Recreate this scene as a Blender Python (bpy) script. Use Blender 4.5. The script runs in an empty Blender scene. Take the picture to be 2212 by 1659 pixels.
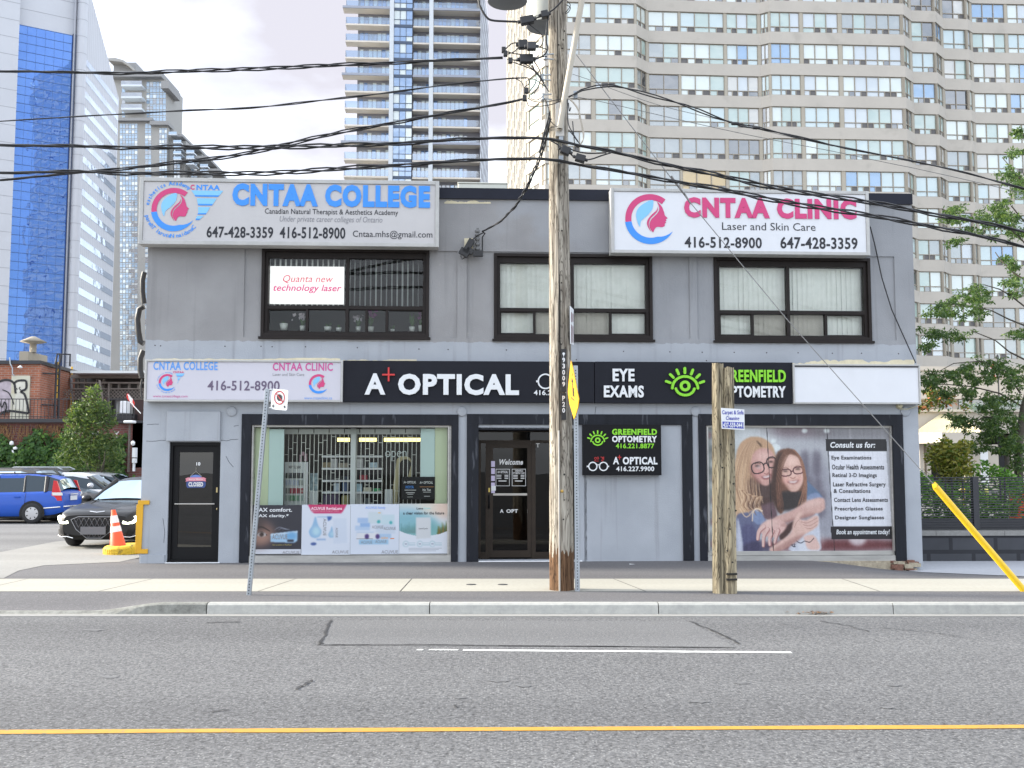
import bpy, bmesh, math, random
import numpy as np
from mathutils import Vector, Matrix
R = math.radians
scene = bpy.context.scene
COL = scene.collection
random.seed(7)
PI = math.pi
# ------------------------------------------------------------------ camera
F = 2250.0
PITCH = R(4.637)
CH = 1.674
cam_d = bpy.data.cameras.new('camera')
cam = bpy.data.objects.new('camera', cam_d)
COL.objects.link(cam)
cam.location = (0, 0, CH)
cam.rotation_euler = (R(90) + PITCH, 0, 0)
cam_d.sensor_width = 36.0
cam_d.lens = 36.0 * F / 2212.0
cam_d.clip_start = 0.1
cam_d.clip_end = 3000
scene.camera = cam
# ------------------------------------------------------------------ sky, sun, exposure
SUN_EL, SUN_ROT = R(23), R(277)
world = bpy.data.worlds.new('World')
scene.world = world
world.use_nodes = True
wt = world.node_tree
for n in list(wt.nodes): wt.nodes.remove(n)
wo = wt.nodes.new('ShaderNodeOutputWorld')
wb = wt.nodes.new('ShaderNodeBackground')
sk = wt.nodes.new('ShaderNodeTexSky')
sk.sky_type = 'NISHITA'; sk.sun_disc = False
sk.sun_elevation = SUN_EL; sk.sun_rotation = SUN_ROT
sk.air_density = 1.0; sk.dust_density = 2.0; sk.ozone_density = 1.0
tc = wt.nodes.new('ShaderNodeTexCoord')
mp = wt.nodes.new('ShaderNodeMapping'); mp.inputs['Scale'].default_value = (1.0, 1.0, 2.6)
ns = wt.nodes.new('ShaderNodeTexNoise'); ns.inputs['Scale'].default_value = 2.3; ns.inputs['Detail'].default_value = 7; ns.inputs['Roughness'].default_value = .55
rp = wt.nodes.new('ShaderNodeValToRGB')
rp.color_ramp.elements[0].position = .42; rp.color_ramp.elements[0].color = (.4, .4, .4, 1)
rp.color_ramp.elements[1].position = .66; rp.color_ramp.elements[1].color = (.9, .9, .9, 1)
mx = wt.nodes.new('ShaderNodeMix'); mx.data_type = 'RGBA'
mx.inputs['B'].default_value = (8.2, 8.6, 9.3, 1)
wt.links.new(tc.outputs['Generated'], mp.inputs['Vector']); wt.links.new(mp.outputs['Vector'], ns.inputs['Vector'])
wt.links.new(ns.outputs['Fac'], rp.inputs['Fac']); wt.links.new(rp.outputs['Color'], mx.inputs['Factor'])
wt.links.new(sk.outputs['Color'], mx.inputs['A'])
def wn(t, **k):
 n = wt.nodes.new(t)
 for a, v in k.items(): setattr(n, a, v)
 return n
vm = wn('ShaderNodeVectorMath', operation='DISTANCE'); vm.inputs[1].default_value = (-.06, .86, .46)
nz = wn('ShaderNodeTexNoise'); nz.inputs['Scale'].default_value = 9; nz.inputs['Detail'].default_value = 6
wt.links.new(tc.outputs['Generated'], vm.inputs[0]); wt.links.new(mp.outputs['Vector'], nz.inputs['Vector'])
ma = wn('ShaderNodeMath', operation='MULTIPLY_ADD'); ma.inputs[1].default_value = .22; wt.links.new(nz.outputs['Fac'], ma.inputs[0]); wt.links.new(vm.outputs['Value'], ma.inputs[2])
gr = wn('ShaderNodeValToRGB'); gr.color_ramp.elements[0].position = .28; gr.color_ramp.elements[0].color = (1, 1, 1, 1); gr.color_ramp.elements[1].position = .50; gr.color_ramp.elements[1].color = (0, 0, 0, 1)
wt.links.new(ma.outputs['Value'], gr.inputs['Fac'])
m2 = wn('ShaderNodeMix', data_type='RGBA'); m2.inputs['B'].default_value = (2.46, 2.43, 2.72, 1)
wt.links.new(gr.outputs['Color'], m2.inputs['Factor']); wt.links.new(mx.outputs['Result'], m2.inputs['A']); wt.links.new(m2.outputs['Result'], wb.inputs['Color'])
wb.inputs['Strength'].default_value = 0.12
wt.links.new(wb.outputs['Background'], wo.inputs['Surface'])
sun_d = bpy.data.lights.new('sun', 'SUN')
sun_d.energy = 3.2; sun_d.angle = R(7); sun_d.color = (1, .93, .80)
sun = bpy.data.objects.new('sun', sun_d); COL.objects.link(sun)
sdir = Vector((math.sin(SUN_ROT) * math.cos(SUN_EL), math.cos(SUN_ROT) * math.cos(SUN_EL), math.sin(SUN_EL)))
sun.rotation_euler = sdir.to_track_quat('Z', 'Y').to_euler()
sun.location = (-40, 10, 60)
scene.view_settings.view_transform = 'Standard'
scene.view_settings.look = 'None'
scene.view_settings.gamma = 1
scene.view_settings.exposure = 1.5
scene.cycles.use_denoising = True
scene.cycles.max_bounces = 8
scene.cycles.transparent_max_bounces = 16
scene.cycles.sample_clamp_indirect = 6
# ------------------------------------------------------------------ measuring
_fw = Vector((0, math.cos(PITCH), math.sin(PITCH))); _up = Vector((0, -math.sin(PITCH), math.cos(PITCH)))
def ray(px, py):
 return Vector((1, 0, 0)) * ((px - 1106) / F) + _up * ((829.5 - py) / F) + _fw
def at(px, py, Y):
 d = ray(px, py); t = Y / d.y
 return Vector((d.x * t, Y, CH + d.z * t))
def gnd(px, py, z=0.0):
 d = ray(px, py); t = (z - CH) / d.z
 return Vector((d.x * t, d.y * t, z))
FA = R(2.8)
FO = Vector((0, 19.0, 0))
FU = Vector((math.cos(FA), math.sin(FA), 0)); FN = Vector((math.sin(FA), -math.cos(FA), 0))
def fac(px, py, d=0.0):
 """pixel -> (x, z) in the front's own frame, on the plane d metres in front of the wall"""
 r = ray(px, py); c = Vector((0, 0, CH))
 o = FO + FN * d
 t = (o - c).dot(FN) / r.dot(FN)
 p = c + r * t
 return ((p - FO).dot(FU), p.z)
def facr(x0, y0, x1, y1, d=0.0):
 """pixel box -> x0, x1, z0, z1 on the front"""
 ym = (y0 + y1) / 2; xm = (x0 + x1) / 2
 return (fac(x0, ym, d)[0], fac(x1, ym, d)[0], fac(xm, y1, d)[1], fac(xm, y0, d)[1])
FM = Matrix.Translation(FO) @ Matrix.Rotation(FA, 4, 'Z')
# ------------------------------------------------------------------ objects
def tag(o, label=None, cat=None, group=None, kind=None):
 if label: o['label'] = label
 if cat: o['category'] = cat
 if group: o['group'] = group
 if kind: o['kind'] = kind
 return o
def empty(name, label, cat, loc=(0, 0, 0), rz=0, group=None, mat=None):
 o = bpy.data.objects.new(name, None); COL.objects.link(o)
 o.empty_display_size = .2
 if mat is not None: o.matrix_world = mat
 else: o.location = loc; o.rotation_euler = (0, 0, rz)
 return tag(o, label, cat, group)
class MB:
 def __init__(s): s.v = []; s.f = []; s.m = []; s.s = []; s.M = None; s.mi = 0; s.col = None; s.more = []
 def add(s, vs, fs, m=None, smooth=False):
  b = len(s.v)
  if s.M is not None: vs = [s.M @ Vector(p) for p in vs]
  s.v += [tuple(p) for p in vs]
  for f in fs:
   s.f.append([b + i for i in f]); s.m.append(s.mi if m is None else m); s.s.append(smooth)
  return s
 def box(s, x0, x1, y0, y1, z0, z1, m=None):
  return s.add([(x0,y0,z0),(x1,y0,z0),(x1,y1,z0),(x0,y1,z0),(x0,y0,z1),(x1,y0,z1),(x1,y1,z1),(x0,y1,z1)],
      [(0,3,2,1),(4,5,6,7),(0,1,5,4),(1,2,6,5),(2,3,7,6),(3,0,4,7)], m)
 def quad(s, a, b, c, d, m=None): return s.add([a, b, c, d], [(0, 1, 2, 3)], m)
 def poly(s, pts, m=None): return s.add(pts, [tuple(range(len(pts)))], m)
 def prism(s, p2, y0, y1, m=None):
  """outline in x,z (counter-clockwise seen from -y), front at y0, back at y1"""
  n = len(p2)
  vs = [(x, y0, z) for x, z in p2] + [(x, y1, z) for x, z in p2]
  fs = [tuple(range(n)), tuple(range(2*n-1, n-1, -1))] + [(i, n+i, n+(i+1) % n, (i+1) % n) for i in range(n)]
  return s.add(vs, fs, m)
 def slab(s, p2, z0, z1, m=None):
  n = len(p2)
  vs = [(x, y, z0) for x, y in p2] + [(x, y, z1) for x, y in p2]
  fs = [tuple(range(n-1, -1, -1)), tuple(range(n, 2*n))] + [(i, (i+1) % n, n+(i+1) % n, n+i) for i in range(n)]
  return s.add(vs, fs, m)
 def tube(s, path, r, n=8, m=None, cap=True):
  path = [Vector(p) for p in path]; k = len(path)
  rr = r if isinstance(r, (list, tuple)) else [r] * k
  vs = []; fs = []; prev = None
  for i, p in enumerate(path):
   d = (path[min(i+1, k-1)] - path[max(i-1, 0)])
   if d.length < 1e-9: d = Vector((0, 0, 1))
   d.normalize()
   a = prev if prev is not None else (Vector((0, 0, 1)) if abs(d.z) < .9 else Vector((1, 0, 0)))
   e1 = (a - d * a.dot(d))
   if e1.length < 1e-6: e1 = d.orthogonal()
   e1.normalize(); e2 = d.cross(e1); prev = e1
   for j in range(n):
    t = 2 * PI * j / n
    vs.append(p + (e1 * math.cos(t) + e2 * math.sin(t)) * rr[i])
  for i in range(k - 1):
   for j in range(n):
    fs.append((i*n+j, i*n+(j+1) % n, (i+1)*n+(j+1) % n, (i+1)*n+j))
  s.add(vs, fs, m, True)
  if cap:
   s.add([vs[j] for j in range(n)], [tuple(range(n-1, -1, -1))], m) if s.M is None else s.add([s.M.inverted() @ (s.M @ Vector(vs[j])) for j in range(n)], [tuple(range(n-1, -1, -1))], m)
   s.add([vs[(k-1)*n+j] for j in range(n)], [tuple(range(n))], m)
  return s
 def lathe(s, prof, c=(0, 0, 0), n=24, m=None, axis='Z'):
  vs = []; fs = []; k = len(prof)
  for r, z in prof:
   for j in range(n):
    t = 2 * PI * j / n
    q = (r * math.cos(t), r * math.sin(t), z)
    if axis == 'Y': q = (q[0], q[2], q[1])
    if axis == 'X': q = (q[2], q[0], q[1])
    vs.append((c[0]+q[0], c[1]+q[1], c[2]+q[2]))
  for i in range(k - 1):
   for j in range(n):
    f = (i*n+j, i*n+(j+1) % n, (i+1)*n+(j+1) % n, (i+1)*n+j)
    fs.append(f if axis != 'Y' else f[::-1])
  return s.add(vs, fs, m, True)
 def build(s, name, mats, parent=None, mat=None, bevel=0, sub=0, loc=None):
  me = bpy.data.meshes.new(name)
  me.from_pydata(s.v, [], s.f)
  if not isinstance(mats, (list, tuple)): mats = [mats]
  for m in mats: me.materials.append(m)
  me.polygons.foreach_set('material_index', s.m)
  me.polygons.foreach_set('use_smooth', s.s)
  if s.col is not None:
   ca = me.color_attributes.new('Col', 'FLOAT_COLOR', 'POINT')
   ca.data.foreach_set('color', np.asarray(s.col, dtype=np.float32).ravel())
  me.update()
  o = bpy.data.objects.new(name, me); COL.objects.link(o)
  if parent is not None: o.parent = parent
  if mat is not None: o.matrix_world = mat
  if loc is not None: o.location = loc
  for it in s.more:
   k = MB(); txt0(k, *it[:7], **it[7]); k.build(name, mats, parent, mat, bevel)
  if bevel:
   b = o.modifiers.new('bevel', 'BEVEL'); b.width = bevel; b.segments = 2; b.limit_method = 'ANGLE'; b.angle_limit = R(40)
  if sub:
   b = o.modifiers.new('sub', 'SUBSURF'); b.levels = sub; b.render_levels = sub
  return o
def single(mb, name, mats, label, cat, group=None, kind=None, mat=None, bevel=0, sub=0):
 return tag(mb.build(name, mats, None, mat, bevel, sub), label, cat, group, kind)
def copy_tree(o, parent=None):
 c = o.copy(); COL.objects.link(c)
 if parent is not None: c.parent = parent
 for ch in list(o.children): copy_tree(ch, c)
 return c
_tc = {}
def text_geo(s, bold=0.0, shear=0.0, res=3):
 k = (s, bold, shear, res)
 if k in _tc: return _tc[k]
 cu = bpy.data.curves.new('t', 'FONT'); cu.body = s; cu.size = 1; cu.shear = shear; cu.resolution_u = res
 cu.space_character = 1 + max(0, bold) * 2.6
 ob = bpy.data.objects.new('t', cu); COL.objects.link(ob)
 h0 = None
 for k_ in (0, 1, .8, 1.2, .5, 1.4, 0):
  cu.offset = bold * k_
  bpy.context.view_layer.update(); dg = bpy.context.evaluated_depsgraph_get()
  me = bpy.data.meshes.new_from_object(ob.evaluated_get(dg)); ys = [q.co.y for q in me.vertices] or [0]; ar = sum(q.area for q in me.polygons)
  if h0 is None:
   h0 = max(ys) - min(ys); a0 = ar
   if bold == 0: break
  elif max(ys) - min(ys) < h0 + abs(bold) * 3 + .03 and (ar > a0 * .9 or bold < 0) or (k_ == 0): break
  bpy.data.meshes.remove(me)
 v = np.zeros(len(me.vertices) * 3, dtype=np.float32); me.vertices.foreach_get('co', v); v = v.reshape(-1, 3)[:, :2].copy()
 f = [tuple(p.vertices) for p in me.polygons]
 ed = {}
 for q in f:
  for i in range(len(q)):
   a, b = q[i], q[(i+1) % len(q)]
   if (b, a) in ed: del ed[(b, a)]
   else: ed[(a, b)] = 1
 bpy.data.objects.remove(ob); bpy.data.curves.remove(cu); bpy.data.meshes.remove(me)
 _tc[k] = (v, f, list(ed))
 return _tc[k]
def put_text(mb, s, x0, x1, z0, z1, y, th=0.0, bold=0.0, shear=0.0, m=None, res=3, keep=False, shift=0.0):
 """letters filling the box x0..x1, z0..z1 on the plane y (front face), th thick; shift lowers the right end"""
 v, f, ed = text_geo(s, bold, shear, res)
 if not len(v): return
 lo = v.min(0); hi = v.max(0)
 sx = (x1 - x0) / max(hi[0] - lo[0], 1e-6); sz = (z1 - z0) / max(hi[1] - lo[1], 1e-6)
 if keep: sx = min(sx, sz * 1.05)
 xs = x0 + (v[:, 0] - lo[0]) * sx; zs = z0 + (v[:, 1] - lo[1]) * sz
 if shift: zs = zs - shift * (v[:, 0] - lo[0]) / (hi[0] - lo[0])
 n = len(v)
 vs = [(a, y, b) for a, b in zip(xs, zs)]
 fs = list(f)
 if th:
  vs += [(a, y + th, b) for a, b in zip(xs, zs)]
  fs += [(b, a, a + n, b + n) for a, b in ed]
 mb.add(vs, fs, m)
# ------------------------------------------------------------------ materials
def srgb(r, g, b):
 def l(c):
  c /= 255.0
  return c / 12.92 if c <= .04045 else ((c + .055) / 1.055) ** 2.4
 return (l(r), l(g), l(b), 1)
def mat(name, col, rough=.6, metal=0, spec=.5, var=0, scale=5, bump=0, bscale=60, coat=0, emit=None, estr=0, trans=0, obj=True, stretch=None, dirt=None):
 m = bpy.data.materials.new(name); m.use_nodes = True
 nt = m.node_tree; b = nt.nodes['Principled BSDF']; L = nt.links.new
 if len(col) == 3: col = (*col, 1)
 b.inputs['Base Color'].default_value = col
 b.inputs['Roughness'].default_value = rough; b.inputs['Metallic'].default_value = metal
 b.inputs['Specular IOR Level'].default_value = spec
 b.inputs['Coat Weight'].default_value = coat; b.inputs['Coat Roughness'].default_value = .05
 if emit: b.inputs['Emission Color'].default_value = (*emit[:3], 1); b.inputs['Emission Strength'].default_value = estr
 if var or bump or dirt:
  t = nt.nodes.new('ShaderNodeTexCoord'); mp = nt.nodes.new('ShaderNodeMapping')
  L(t.outputs['Object'], mp.inputs['Vector'])
  if stretch: mp.inputs['Scale'].default_value = stretch
 last = None
 if var:
  n = nt.nodes.new('ShaderNodeTexNoise'); n.inputs['Scale'].default_value = scale; n.inputs['Detail'].default_value = 6; n.inputs['Roughness'].default_value = .65
  L(mp.outputs['Vector'], n.inputs['Vector'])
  r = nt.nodes.new('ShaderNodeValToRGB')
  r.color_ramp.elements[0].position = .3; r.color_ramp.elements[1].position = .7
  r.color_ramp.elements[0].color = tuple(c * (1 - var) for c in col[:3]) + (1,)
  r.color_ramp.elements[1].color = tuple(min(1, c * (1 + var)) for c in col[:3]) + (1,)
  L(n.outputs['Fac'], r.inputs['Fac']); last = r.outputs['Color']
  L(last, b.inputs['Base Color'])
 if dirt:
  n = nt.nodes.new('ShaderNodeTexNoise'); n.inputs['Scale'].default_value = dirt[1]; n.inputs['Detail'].default_value = 8
  L(mp.outputs['Vector'], n.inputs['Vector'])
  r = nt.nodes.new('ShaderNodeValToRGB'); r.color_ramp.elements[0].position = dirt[2]; r.color_ramp.elements[1].position = min(1, dirt[2] + .12)
  r.color_ramp.elements[0].color = (0, 0, 0, 1); r.color_ramp.elements[1].color = (1, 1, 1, 1)
  L(n.outputs['Fac'], r.inputs['Fac'])
  x = nt.nodes.new('ShaderNodeMix'); x.data_type = 'RGBA'
  L(r.outputs['Color'], x.inputs['Factor'])
  if last: L(last, x.inputs['A'])
  else: x.inputs['A'].default_value = col
  x.inputs['B'].default_value = (*dirt[0][:3], 1)
  L(x.outputs['Result'], b.inputs['Base Color'])
 if bump:
  n = nt.nodes.new('ShaderNodeTexNoise'); n.inputs['Scale'].default_value = bscale; n.inputs['Detail'].default_value = 4
  L(mp.outputs['Vector'], n.inputs['Vector'])
  bp = nt.nodes.new('ShaderNodeBump'); bp.inputs['Strength'].default_value = bump; bp.inputs['Distance'].default_value = .02
  L(n.outputs['Fac'], bp.inputs['Height']); L(bp.outputs['Normal'], b.inputs['Normal'])
 return m
def glass(name, tint=(1, 1, 1), refl=.08, rough=.0, wave=0):
 m = bpy.data.materials.new(name); m.use_nodes = True
 nt = m.node_tree; L = nt.links.new
 for n in list(nt.nodes): nt.nodes.remove(n)
 o = nt.nodes.new('ShaderNodeOutputMaterial'); x = nt.nodes.new('ShaderNodeMixShader')
 t = nt.nodes.new('ShaderNodeBsdfTransparent'); t.inputs['Color'].default_value = (*tint, 1)
 g = nt.nodes.new('ShaderNodeBsdfGlossy'); g.inputs['Roughness'].default_value = rough
 lw = nt.nodes.new('ShaderNodeFresnel'); lw.inputs['IOR'].default_value = 1.5
 ad = nt.nodes.new('ShaderNodeMath'); ad.operation = 'ADD'; ad.use_clamp = True; ad.inputs[1].default_value = refl
 L(lw.outputs['Fac'], ad.inputs[0]); L(ad.outputs['Value'], x.inputs['Fac'])
 L(t.outputs['BSDF'], x.inputs[1]); L(g.outputs['BSDF'], x.inputs[2]); L(x.outputs['Shader'], o.inputs['Surface'])
 if wave:
  tcn = nt.nodes.new('ShaderNodeTexCoord'); n = nt.nodes.new('ShaderNodeTexNoise'); n.inputs['Scale'].default_value = .9; n.inputs['Detail'].default_value = 1
  L(tcn.outputs['Object'], n.inputs['Vector'])
  bp = nt.nodes.new('ShaderNodeBump'); bp.inputs['Strength'].default_value = wave; bp.inputs['Distance'].default_value = .05
  L(n.outputs['Fac'], bp.inputs['Height']); L(bp.outputs['Normal'], g.inputs['Normal'])
 return m
def pane(name, col, refl=.3, tint=(1, 1, 1), wave=.15, wscale=.35, streak=0):
 """opaque-looking window pane: blind or dark room behind coated glass that mirrors the sky"""
 m = bpy.data.materials.new(name); m.use_nodes = True
 nt = m.node_tree; L = nt.links.new
 for n in list(nt.nodes): nt.nodes.remove(n)
 o = nt.nodes.new('ShaderNodeOutputMaterial'); x = nt.nodes.new('ShaderNodeMixShader')
 d = nt.nodes.new('ShaderNodeBsdfDiffuse'); d.inputs['Color'].default_value = (*col[:3], 1)
 g = nt.nodes.new('ShaderNodeBsdfGlossy'); g.inputs['Roughness'].default_value = .01; g.inputs['Color'].default_value = (*tint, 1)
 lw = nt.nodes.new('ShaderNodeFresnel'); lw.inputs['IOR'].default_value = 1.5
 ad = nt.nodes.new('ShaderNodeMath'); ad.operation = 'ADD'; ad.use_clamp = True; ad.inputs[1].default_value = refl
 L(lw.outputs['Fac'], ad.inputs[0]); L(ad.outputs['Value'], x.inputs['Fac'])
 L(d.outputs['BSDF'], x.inputs[1]); L(g.outputs['BSDF'], x.inputs[2]); L(x.outputs['Shader'], o.inputs['Surface'])
 tcn = nt.nodes.new('ShaderNodeTexCoord')
 if streak:
  w = nt.nodes.new('ShaderNodeTexWave'); w.wave_type = 'BANDS'; w.bands_direction = 'X' if streak > 0 else 'Z'
  w.inputs['Scale'].default_value = abs(streak); w.inputs['Distortion'].default_value = .6
  L(tcn.outputs['Object'], w.inputs['Vector'])
  r = nt.nodes.new('ShaderNodeMix'); r.data_type = 'RGBA'
  r.inputs['A'].default_value = tuple(c * .62 for c in col[:3]) + (1,); r.inputs['B'].default_value = (*col[:3], 1)
  L(w.outputs['Fac'], r.inputs['Factor']); L(r.outputs['Result'], d.inputs['Color'])
 if wave:
  n = nt.nodes.new('ShaderNodeTexNoise'); n.inputs['Scale'].default_value = wscale; n.inputs['Detail'].default_value = 2
  L(tcn.outputs['Object'], n.inputs['Vector'])
  bp = nt.nodes.new('ShaderNodeBump'); bp.inputs['Strength'].default_value = wave; bp.inputs['Distance'].default_value = .3
  L(n.outputs['Fac'], bp.inputs['Height']); L(bp.outputs['Normal'], g.inputs['Normal'])
 return m
def vcol_mat(name, rough=.5):
 m = mat(name, (.5, .5, .5), rough)
 nt = m.node_tree; a = nt.nodes.new('ShaderNodeAttribute'); a.attribute_name = 'Col'
 nt.links.new(a.outputs['Color'], nt.nodes['Principled BSDF'].inputs['Base Color'])
 return m
# ------------------------------------------------------------------ ground materials
def ground_mat(name, lo, hi, sc, speck=0, spcol=(.3, .3, .3), big=.12, bump=.4, tint=None):
 m = bpy.data.materials.new(name); m.use_nodes = True
 nt = m.node_tree; b = nt.nodes['Principled BSDF']; L = nt.links.new
 b.inputs['Roughness'].default_value = .85; b.inputs['Specular IOR Level'].default_value = .3
 t = nt.nodes.new('ShaderNodeTexCoord')
 n1 = nt.nodes.new('ShaderNodeTexNoise'); n1.inputs['Scale'].default_value = sc; n1.inputs['Detail'].default_value = 5; n1.inputs['Roughness'].default_value = .75
 n2 = nt.nodes.new('ShaderNodeTexNoise'); n2.inputs['Scale'].default_value = .55; n2.inputs['Detail'].default_value = 6
 mp = nt.nodes.new('ShaderNodeMapping'); mp.inputs['Scale'].default_value = (.12, 1.3, 1)
 L(t.outputs['Object'], n1.inputs['Vector']); L(t.outputs['Object'], mp.inputs['Vector']); L(mp.outputs['Vector'], n2.inputs['Vector'])
 r = nt.nodes.new('ShaderNodeValToRGB'); r.color_ramp.elements[0].position = .3; r.color_ramp.elements[1].position = .72
 r.color_ramp.elements[0].color = (*lo, 1); r.color_ramp.elements[1].color = (*hi, 1)
 L(n1.outputs['Fac'], r.inputs['Fac'])
 last = r.outputs['Color']
 if speck:
  v = nt.nodes.new('ShaderNodeTexVoronoi'); v.inputs['Scale'].default_value = speck
  L(t.outputs['Object'], v.inputs['Vector'])
  r2 = nt.nodes.new('ShaderNodeValToRGB'); r2.color_ramp.elements[0].position = .15; r2.color_ramp.elements[0].color = (.85, .85, .85, 1)
  r2.color_ramp.elements[1].position = .45; r2.color_ramp.elements[1].color = (0, 0, 0, 1)
  L(v.outputs['Distance'], r2.inputs['Fac'])
  g = nt.nodes.new('ShaderNodeSeparateColor'); L(v.outputs['Color'], g.inputs['Color'])
  gt = nt.nodes.new('ShaderNodeMath'); gt.operation = 'GREATER_THAN'; gt.inputs[1].default_value = .72; L(g.outputs['Red'], gt.inputs[0])
  mu = nt.nodes.new('ShaderNodeMath'); mu.operation = 'MULTIPLY'; L(gt.outputs['Value'], mu.inputs[0]); L(r2.outputs['Color'], mu.inputs[1])
  x = nt.nodes.new('ShaderNodeMix'); x.data_type = 'RGBA'; L(mu.outputs['Value'], x.inputs['Factor']); L(last, x.inputs['A']); x.inputs['B'].default_value = (*spcol, 1)
  last = x.outputs['Result']
 k = nt.nodes.new('ShaderNodeMix'); k.data_type = 'RGBA'; k.blend_type = 'MULTIPLY'; k.inputs['Factor'].default_value = 1
 r3 = nt.nodes.new('ShaderNodeValToRGB'); r3.color_ramp.elements[0].position = .3; r3.color_ramp.elements[1].position = .7
 r3.color_ramp.elements[0].color = (1 - big, 1 - big, 1 - big * .96, 1); r3.color_ramp.elements[1].color = (1, 1, 1, 1)
 L(n2.outputs['Fac'], r3.inputs['Fac']); L(last, k.inputs['A']); L(r3.outputs['Color'], k.inputs['B'])
 L(k.outputs['Result'], b.inputs['Base Color'])
 bp = nt.nodes.new('ShaderNodeBump'); bp.inputs['Strength'].default_value = bump; bp.inputs['Distance'].default_value = .012
 L(n1.outputs['Fac'], bp.inputs['Height']); L(bp.outputs['Normal'], b.inputs['Normal'])
 return m
M_ROAD = ground_mat('asphalt_road', (.028, .028, .03), (.245, .244, .245), 30, 46, (.33, .33, .325), .24, .8)
M_LOT = ground_mat('asphalt_lot', (.13, .13, .132), (.24, .238, .235), 30, 40, (.3, .3, .3), .3, .4)
M_VERGE = ground_mat('asphalt_verge', (.095, .092, .095), (.185, .18, .182), 32, 45, (.26, .25, .25), .3, .4)
M_PATCH = ground_mat('asphalt_patch', (.07, .07, .071), (.235, .235, .236), 44, 55, (.36, .36, .36), .2, .6)
M_WALK = ground_mat('concrete_walk', (.35, .335, .285), (.43, .415, .36), 16, 0, big=.2, bump=.15)
M_WALK2 = ground_mat('concrete_walk_pale', (.36, .37, .39), (.43, .44, .47), 14, 0, big=.10, bump=.15)
M_APRON = ground_mat('concrete_apron', (.235, .23, .215), (.31, .305, .29), 14, 0, big=.2, bump=.15)
M_CURB = ground_mat('concrete_curb', (.33, .33, .31), (.46, .455, .42), 9, 0, big=.35, bump=.2)
M_CURB_OLD = ground_mat('concrete_curb_old', (.13, .13, .115), (.33, .33, .30), 7, 0, big=.4, bump=.4)
M_GROUND = ground_mat('ground_dirt', (.10, .098, .095), (.19, .185, .18), 10, 0, big=.2)
M_YELLOW = mat('paint_yellow', (.46, .235, .03), .7, var=.13, scale=9, dirt=((.2, .17, .1), 24, .6))
M_WHITE_LINE = mat('paint_white_line', (.5, .5, .49), .7, var=.12, scale=9, dirt=((.2, .2, .2), 30, .62))
M_TAR = mat('tar', (.03, .03, .032), .6, var=.3, scale=20)
ZR = -0.14
def strip(name, pts, m, z=0.0, kind='structure', mats=None):
 b = MB(); b.poly([(p[0], p[1], z) for p in pts])
 return tag(b.build(name, m), kind=kind)
def gp(px, py, z=0.0): p = gnd(px, py, z); return (p.x, p.y)
strip('ground', [(-1500, -300), (1500, -300), (1500, 2500), (-1500, 2500)], M_GROUND, -0.30)
strip('road', [(-90, -9), (90, -9), (90, 13.12), (-90, 13.02)], M_ROAD, ZR)
def line(name, a, b, w, m, ext0=0, ext1=0, z=ZR + .004, n=1, rag=0):
 a = Vector((*a, 0)); b = Vector((*b, 0)); d = (b - a).normalized(); nn = Vector((-d.y, d.x, 0)) * (w / 2)
 a = a - d * ext0; b = b + d * ext1
 mb = MB(); N = 60 if rag else 1; rnd = random.Random(3)
 up = []; dn = []
 for i in range(N + 1):
  p = a + (b - a) * (i / N)
  up.append(p + nn * (1 + rag * rnd.uniform(-1, .6))); dn.append(p - nn * (1 + rag * rnd.uniform(-1, .6)))
 for i in range(N):
  mb.add([(q.x, q.y, z) for q in (dn[i], dn[i+1], up[i+1], up[i])], [(0, 1, 2, 3)])
 return tag(mb.build(name, m), kind='structure')
line('yellow_road_line', gp(0, 1582, ZR), gp(2212, 1570, ZR), .105, M_YELLOW, 20, 20, rag=.2)
line('white_lane_line', gp(1000, 1405, ZR), gp(1710, 1410, ZR), .105, M_WHITE_LINE, rag=.12)
for k, (x0, x1) in enumerate(((900, 914), (926, 990))):
 line('worn_lane_line', gp(x0, 1404, ZR), gp(x1, 1404.6, ZR), .075, M_WHITE_LINE, rag=.5)
pp = [gp(706, 1342, ZR), gp(695, 1392, ZR), gp(900, 1394, ZR), gp(1300, 1395, ZR), gp(1640, 1398, ZR), gp(1540, 1344, ZR), (2.4, 13.0), (-2.4, 13.0)]
pp = [gp(716, 1340, ZR), gp(693, 1394, ZR), gp(1590, 1399, ZR), gp(1490, 1343, ZR)]
strip('road_patch', pp, M_PATCH, ZR + .004)
def crack(pxs, w=.035):
 mb = MB(); rnd = random.Random(len(pxs) * 7 + int(pxs[0][0]))
 P = [gnd(x, y, ZR) for x, y in pxs]
 pts = []
 for a, b in zip(P, P[1:]):
  for i in range(8): pts.append(a.lerp(b, i / 8))
 pts.append(P[-1])
 for i, p in enumerate(pts):
  p.x += rnd.uniform(-.02, .02)
 for i in range(len(pts) - 1):
  d = pts[i+1] - pts[i]; nn = Vector((-d.y, d.x, 0)).normalized()
  a = w * rnd.uniform(.3, .8); b2 = a
  q = [pts[i] - nn * a, pts[i+1] - nn * b2, pts[i+1] + nn * b2, pts[i] + nn * a]
  mb.add([(v.x, v.y, ZR + .008) for v in q], [(0, 1, 2, 3)])
 tag(mb.build('road_crack', M_TAR), kind='structure')
crack([(716, 1341), (708, 1362), (695, 1385), (692, 1394)], .03)
crack([(693, 1394), (900, 1393), (1100, 1396), (1300, 1397), (1590, 1400)], .02)
crack([(1490, 1343), (1540, 1362), (1600, 1392)], .02)
crack([(1770, 1342), (1830, 1352), (1880, 1366)], .016)
crack([(1900, 1356), (2000, 1366), (2090, 1378)], .013)
crack([(448, 1346), (470, 1345), (520, 1344)], .03)
crack([(640, 1490), (672, 1470)], .02); crack([(440, 1540), (490, 1535)], .015)
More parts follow.
